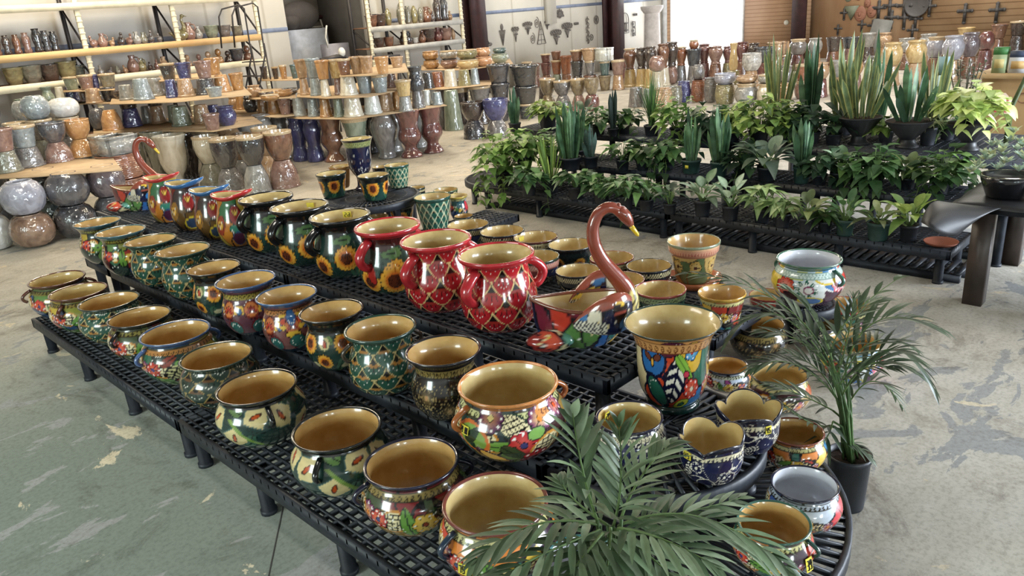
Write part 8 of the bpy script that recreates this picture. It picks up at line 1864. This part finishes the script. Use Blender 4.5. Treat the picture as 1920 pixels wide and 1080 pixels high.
for i, (k, loc, sp, H, pot, label, kw) in enumerate(PLANTS):
    r = random.Random(100 + i); kw = dict(kw); t = thing(PNAME[k], label, 'plant', loc)
    nursery_pot(t, *pot); o = (0, 0, pot[2] * 0.88); H2 = max(0.08, H - pot[2] * 0.85)
    st = kw.pop('sticker', 0); tg = kw.pop('tag_', 0); n, pal = kw.pop('n'), kw.pop('pal')
    if k == 'pothos': pothos(t, r, o, sp, H2, n, pal, **kw)
    elif k == 'snake': snake(t, r, o, sp, H2, n, pal, **kw)
    elif k == 'lance': lance(t, r, o, sp, H2, n, pal, **kw)
    elif k == 'arrow': arrowhead(t, r, o, sp, H2, n, pal)
    elif k == 'grass': grassy(t, r, o, sp, H2, n, pal)
    elif k == 'spider': spider(t, r, o, sp, H2, n, pal)
    elif k == 'shrub': shrub(t, r, o, sp, H2, n, pal)
    if st:
        a = math.atan2(-loc[1], -loc[0]) - 0.5; m = MB(); R = pot[1] / 2; m.beam((R * .93 * math.cos(a - .2), R * .93 * math.sin(a - .2), pot[2] * .55), (R * .93 * math.cos(a + .2), R * .93 * math.sin(a + .2), pot[2] * .55), 0.006, 0.028)
        s_ = m.obj('price_sticker', STICK, t); s_['label'] = 'small yellow price sticker'
    if tg:
        m = MB(); m.box(0.12, 0.123, -0.07, 0.03, H * 0.62, H * 0.80); s_ = m.obj('plant_tag', plain('pale_blue_tag', (166, 200, 214), 0.6), t); s_['label'] = 'pale blue paper tag'
BLACKCLAY = plain('black_ribbed_clay', (44, 44, 48), 0.45, var=0.3)
for i, (loc, w, h, k, pal, label, sp, H, n) in enumerate(PEDESTALS):
    r = random.Random(300 + i); t = thing('pedestal_bowl', label, 'planter', loc); R = w / 2; nn = 48
    prof = [(0.30, 0.30), (0.36, 0.36), (0.62, 0.62), (0.86, 0.86), (0.97, 0.94), (1.0, 1.0), (0.93, 1.0), (0.88, 0.94), (0.5, 0.6), (0.001, 0.55)]
    v, q, A = rev(smooth_profile(prof, 30) * (R, h), nn, lambda R_, Z_, A_: (R_ * (1 + 0.03 * np.cos(A_ * 16) * ((Z_ > 0.36 * h) & (Z_ < 0.92 * h))), Z_)); put('bowl', raw_mesh('bowl', v, q), BLACKCLAY, t)
    m = MB(); m.lathe([(0.001, 0), (0.46 * R, 0), (0.46 * R, 0.06 * h), (0.36 * R, 0.12 * h), (0.30 * R, 0.3 * h), (0.32 * R, 0.36 * h)], 28); m.obj('foot', BLACKCLAY, t, True)
    m = MB(); m.lathe([(0.90 * R, 0.95 * h), (0.001, 0.965 * h)], 20); m.obj('soil', SOIL, t, True)
    if k == 'snake':
        snake(t, r, (0, 0, h * 0.96), sp * 1.3, H, n, pal, 0.058, 0.30)
        for j in range(3): pass
    else:
        m = MB(); m.lathe([(0.001, 0.0), (0.36 * R, 0.0), (0.42 * R, 0.11), (0.40 * R, 0.11), (0.001, 0.10)], 20, o=(0, 0, h * 0.965)); m.obj('inner_pot', NURSERY_BLACK, t, True)
        pothos(t, r, (0, 0, h + 0.09), sp, H * 0.75, n + 20, pal, 3, 0.15, 1.15)
# palms
def frond(m, s, pts, LW, r, tone):
    P = np.array(pts, float); tt = np.linspace(0, 1, 25)[:, None]; C = P[0] * (1 - tt) ** 2 + 2 * tt * (1 - tt) * (2 * P[1] - 0.5 * (P[0] + P[2])) + P[2] * tt ** 2
    T = np.gradient(C, axis=0); T /= np.linalg.norm(T, axis=1)[:, None]
    s.tube(C, np.linspace(0.0035, 0.0012, 25), 5, c=lin((112, 138, 82)))
    L, W, n = LW; cam = np.array((0, 0, 2.0)); view = cam - C.mean(0); view /= np.linalg.norm(view); nrm = view * 0.75 + np.array((0, 0, 0.9)); nrm /= np.linalg.norm(nrm)
    for i in range(n):
        u = 0.10 + 0.88 * i / (n - 1); k = int(u * 24); side = np.cross(T[k], nrm); side /= np.linalg.norm(side) + 1e-9; up = np.cross(side, T[k])
        for sg in (-1, 1):
            ln = L * (0.55 + 0.6 * math.sin(math.pi * min(1, u * 0.85 + 0.12))) * r.uniform(0.85, 1.12) * (1 - 0.35 * u ** 4)
            d = side * sg * (0.9 - 0.5 * u) + T[k] * (0.55 + 0.55 * u) + up * 0.10 + np.array([r.uniform(-.08, .08) for _ in range(3)])
            col = jit(r, r.choice(LPAL['palm']), 0.18)
            leaf(m, C[k], d, ln, W * r.uniform(0.95, 1.35), 'lance', r.uniform(0.16, 0.34), 7, 0.25, tuple(np.array(col) * tone), nrm=nrm)
for i, (label, loc, pw, ph, crown, fronds) in enumerate(PALMS):
    r = random.Random(500 + i); t = thing('potted_palm', label, 'palm', loc)
    m = MB(); R = pw / 2
    m.lathe([(0.001, 0), (0.80 * R, 0), (0.82 * R, 0.012), (0.95 * R, 0.9 * ph), (1.0 * R, 0.91 * ph), (1.0 * R, ph), (0.94 * R, ph), (0.90 * R, 0.8 * ph)], 36)
    m.obj('pot', NURSERY_BLACK, t, True)
    m = MB(); m.lathe([(0.92 * R, 0.88 * ph), (0.001, 0.90 * ph)], 24); m.obj('soil', SOIL, t, True)
    s = MB(); o = np.array((0, 0, ph * 0.88)); L = np.array(loc)
    for k, (pts, LW) in enumerate(fronds):
        f = MB(); Q = [np.array(p) - L for p in pts]; b = o + np.array((r.uniform(-.3, .3) * R, r.uniform(-.3, .3) * R, 0))
        s.tube([b, b * 0.45 + Q[0] * 0.55 + np.array((0, 0, 0.06)), Q[0]], [0.006, 0.005, 0.004], 6, c=lin((92, 122, 72)))
        sv = L.copy(); fr_s = MB()
        # frond is built round the plant's own base
        P = [tuple(q) for q in Q]
        cam_shift = np.array((0, 0, 2.0)) - L
        frond(f, fr_s, P, (LW[0] * (1.0, 1.12)[i], LW[1] * (0.86, 0.95)[i], int(LW[2] * 0.88)), r, (0.92, 0.70)[i])
        fo = f.obj('frond', LEAF, t, True); fr_s.obj('midrib', STEM, fo, True)
    s.obj('stems', STEM, t, True)
# ---------------------------------------------------------------- black table at the right edge
t = thing('potting_table', 'black table with brown posts at the right edge, covered in black plastic', 'table', (5.75, 0.55, 0))
m = MB(); m.box(-0.46, 0.60, -1.9, 0.72, 0.60, 0.655); m.obj('table_top', BLACK_PLASTIC, t)
POST = plain('brown_painted_post', (70, 58, 52), 0.45, var=0.3)
for x, y in ((-0.43, 0.60), (-0.40, 0.15), (0.50, 0.60), (-0.43, -1.2), (0.5, -1.2)):
    m = MB(); m.box(x - 0.055, x + 0.055, y - 0.055, y + 0.055, 0, 0.60); m.obj('leg', POST, t)
# loose plastic sheet over it, its corner hanging towards the bench
gx, gy = np.meshgrid(np.linspace(5.24, 6.3, 26), np.linspace(-1.3, 1.36, 50), indexing='ij')
z = np.full(gx.shape, 0.664) + 0.006 * np.sin(gx * 23 + gy * 11) * np.sin(gy * 17) ** 2
z = z - 0.5 * np.clip(5.28 - gx, 0, None) - 0.6 * np.clip(gy - 1.29, 0, None)
V = np.stack([gx, gy, z], -1)
n1, n2 = gx.shape; i = np.arange(n1 - 1)[:, None] * n2; j = np.arange(n2 - 1)[None]
sh = MB(); sh.add(V.reshape(-1, 3), np.stack([i + j, i + n2 + j, i + n2 + j + 1, i + j + 1], -1).reshape(-1, 4))
u, v = np.meshgrid(np.linspace(0, 1, 16), np.linspace(0, 1, 16), indexing='ij')     # loose tongue of the sheet curling off the corner
X = 5.25 - 0.46 * u * (1 - 0.35 * (2 * v - 1) ** 2); Y = 1.06 + 0.31 * v + 0.09 * u - 0.10 * u * u * (v - 0.5); Zt = 0.655 + 0.045 * np.sin(u * 2.2) * (0.4 + v) - 0.10 * u ** 2 - 0.03 * u * np.cos(v * 5)
i = np.arange(15)[:, None] * 16; j = np.arange(15)[None]
sh.add(np.stack([X, Y, Zt], -1).reshape(-1, 3), np.stack([i + j, i + j + 1, i + 17 + j, i + 16 + j], -1).reshape(-1, 4))
me = sh.mesh('plastic_sheet', True)
o = put('plastic_sheet', me, plain('black_sheet_plastic', (34, 34, 38), 0.5, var=0.2, bmp=0.2)); md = o.modifiers.new('thickness', 'SOLIDIFY'); md.thickness = 0.004
tag(o, 'black plastic sheet over the right table, its corner hanging down', 'sheet')
def small_pot(name, label, loc, w, h, mat, builder):
    t = thing(name, label, 'plant', loc); m = MB(); R = w / 2
    m.lathe([(0.001, 0), (0.62 * R, 0), (0.70 * R, 0.05 * h), (0.95 * R, 0.75 * h), (1.0 * R, h), (0.92 * R, h), (0.86 * R, 0.8 * h), (0.001, 0.78 * h)], 28); m.obj('pot', mat, t, True); builder(t, (0, 0, h * 0.8)); return t
def succ(t, o):
    r = random.Random(7); f = MB(); o = np.array(o)
    for k in range(46):
        a = r.uniform(0, TAU); q = math.sqrt(r.random()); c = o + np.array((0.21 * q * math.cos(a), 0.21 * q * math.sin(a), 0.02 + 0.26 * (1 - q * q) * r.uniform(0.4, 1.1)))
        for i in range(9):
            b = TAU * i / 9 + a; L = r.uniform(0.045, 0.07); leaf(f, c, (math.cos(b), math.sin(b), 0.8 + 0.4 * (i % 2)), L, L * 0.42, 'lance', 0.1, 4, 0.3, jit(r, r.choice(LPAL['glauc'])), (206, 206, 160) if k % 3 == 0 else None)
    f.obj('foliage', LEAF, t, True)
def cactus(t, o):
    m = MB(); o = np.array(o); r = random.Random(3); CA = leafy('cactus_skin', 0.6)
    for x, y, h in ((0, 0, .34), (.05, .03, .26), (-.04, .05, .22), (.02, -.05, .18)): m.tube([o + (x, y, 0), o + (x * 1.2, y * 1.2, h * .6), o + (x * 1.3, y * 1.3, h)], [.022, .026, .014], 8, c=lin((124, 158, 116)))
    m.obj('cactus_stems', CA, t, True)
TERRA = plain('terracotta_clay', (164, 92, 68), 0.7, var=0.15)
small_pot('succulent_bowl', 'glossy black bowl of grey-green succulents on the right table', (5.50, 1.10, 0.668), 0.30, 0.14, gloss((24, 24, 28)), succ)
small_pot('potted_cactus', 'pale green cactus in a terracotta pot behind the succulent bowl', (5.83, 0.98, 0.668), 0.16, 0.13, TERRA, cactus)
small_pot('potted_cactus', 'spiky plant in a terracotta pot at the right edge of the table', (5.55, 0.83, 0.668), 0.16, 0.13, TERRA, lambda t, o: grassy(t, random.Random(5), o, .2, .2, 14, 'glauc', 0.022))
small_pot('potted_cactus', 'tall dark cactus clump in a clay pot at the far right', (6.05, 0.84, 0.668), 0.16, 0.13, TERRA, lambda t, o: snake(t, random.Random(6), o, .3, .42, 7, 'mid', .06, .2))
t = thing('plant_saucer', 'terracotta saucer on the right end of the front plant step', 'saucer', (5.66, 1.47, Z1))
m = MB(); m.lathe([(0.001, 0), (0.075, 0), (0.105, 0.028), (0.110, 0.028), (0.098, 0.012), (0.001, 0.010)], 32); m.obj('dish', TERRA, t, True)
# plywood counter with boxed plant food
PLY = plain('pale_plywood', (200, 174, 134), 0.6, c2=(182, 154, 112), scale=2.5, stretch=(1, 1, 0.3))
t = thing('plywood_counter', 'pale plywood counter at the right edge behind the pedestal bowls', 'counter', (9.95, 1.85, 0))
m = MB(); m.box(-0.42, 0.5, -1.6, 0.42, 0, 0.94); m.obj('cabinet', PLY, t)
m = MB(); m.box(-0.48, 0.55, -1.66, 0.48, 0.94, 0.985); m.obj('counter_top', PLY, t)
m = MB(); a = np.linspace(0, TAU, 14); m.tube(np.stack([0 * a - 0.425, 0.02 + 0.05 * np.cos(a), 0.74 + 0.05 * np.sin(a)], 1), 0.006, 5); m.obj('cable_hole', PLANKY, t)
SIGN = plain('pale_pink_card', (226, 200, 180), 0.6)
t = thing('notice_card', 'pale pink clipped-corner notice with red lines on the plywood counter', 'sign', (9.515, 2.12, 0.66))
m = MB(); q = [(-0.17, -0.10), (0.17, -0.10), (0.17, 0.04), (0.09, 0.13), (-0.09, 0.13), (-0.17, 0.04)]
m.add([(-0.006, a, b) for a, b in q] + [(0.006, a, b) for a, b in q], [(i, (i + 1) % 6, 6 + (i + 1) % 6, 6 + i) for i in range(6)] + [(0, 3, 2, 1), (0, 5, 4, 3), (6, 7, 8, 9), (6, 9, 10, 11)]); m.obj('card', SIGN, t)
m = MB()
for k in range(4): m.box(-0.009, -0.006, -0.13, 0.13, -0.07 + 0.04 * k, -0.055 + 0.04 * k)
m.obj('printed_lines', plain('red_print', (176, 70, 62), 0.6), t)
for k, (y, w_, h, c, c2, lab) in enumerate(((2.14, .13, .26, (150, 164, 124), (60, 120, 60), 'green-topped carton on the plywood counter, leftmost of three'), (1.97, .16, .22, (196, 200, 206), (52, 66, 92), 'white and blue carton in the middle of the counter row'), (1.78, .15, .40, (214, 190, 186), (196, 60, 120), 'tall pink and white carton, rightmost on the counter'))):
    t = thing('carton', lab, 'box', (9.62, y, 0.985)); m = MB(); m.box(-0.05, 0.05, -w_ / 2, w_ / 2, 0, h * 0.72); m.obj('carton_body', plain('carton_%d' % k, c, 0.5), t)
    m = MB(); m.box(-0.05, 0.05, -w_ / 2, w_ / 2, h * 0.72, h); m.obj('carton_top', plain('carton_top_%d' % k, c2, 0.5), t)
    m = MB(); m.box(-0.053, -0.05, -w_ / 2 + .02, w_ / 2 - .02, h * 0.2, h * 0.55); m.obj('carton_panel', plain('carton_panel_%d' % k, ((196, 180, 120), (206, 170, 110), (206, 90, 140))[k], 0.5), t)
t = thing('wooden_tray', 'shallow wooden tray on the counter at the right edge', 'tray', (9.9, 1.3, 0.985)); m = MB(); m.box(-0.25, 0.25, -0.3, 0.3, 0, 0.03); m.box(-0.25, -0.23, -0.3, 0.3, 0, 0.12); m.obj('tray_body', PLY, t)
t = thing('air_plant', 'grey wiry air plant clump on the wooden tray', 'plant', (9.85, 1.4, 1.02)); grassy(t, random.Random(11), (0, 0, 0), .5, .42, 70, 'glauc', 0.010)
t = thing('branch_stake', 'thick bare green stem rising in front of the plywood counter', 'stem', (7.35, 1.52, 0.62))
m = MB(); m.tube([(0, 0, 0.02), (0.01, -0.01, 0.35), (0.06, -0.08, 0.62), (0.10, -0.10, 0.80)], [0.02, 0.018, 0.016, 0.012], 8, c=lin((84, 96, 58))); m.obj('stalk', STEM, t, True)
f = MB(); r = random.Random(12)
for i in range(26): a = r.uniform(0, TAU); leaf(f, (0.10, -0.10, 0.80), (0.5 * math.cos(a), 0.5 * math.sin(a), 1), r.uniform(.15, .34), .022, 'strap', .3, 7, .2, jit(r, (190, 186, 140)))
f.obj('foliage', LEAF, t, True)
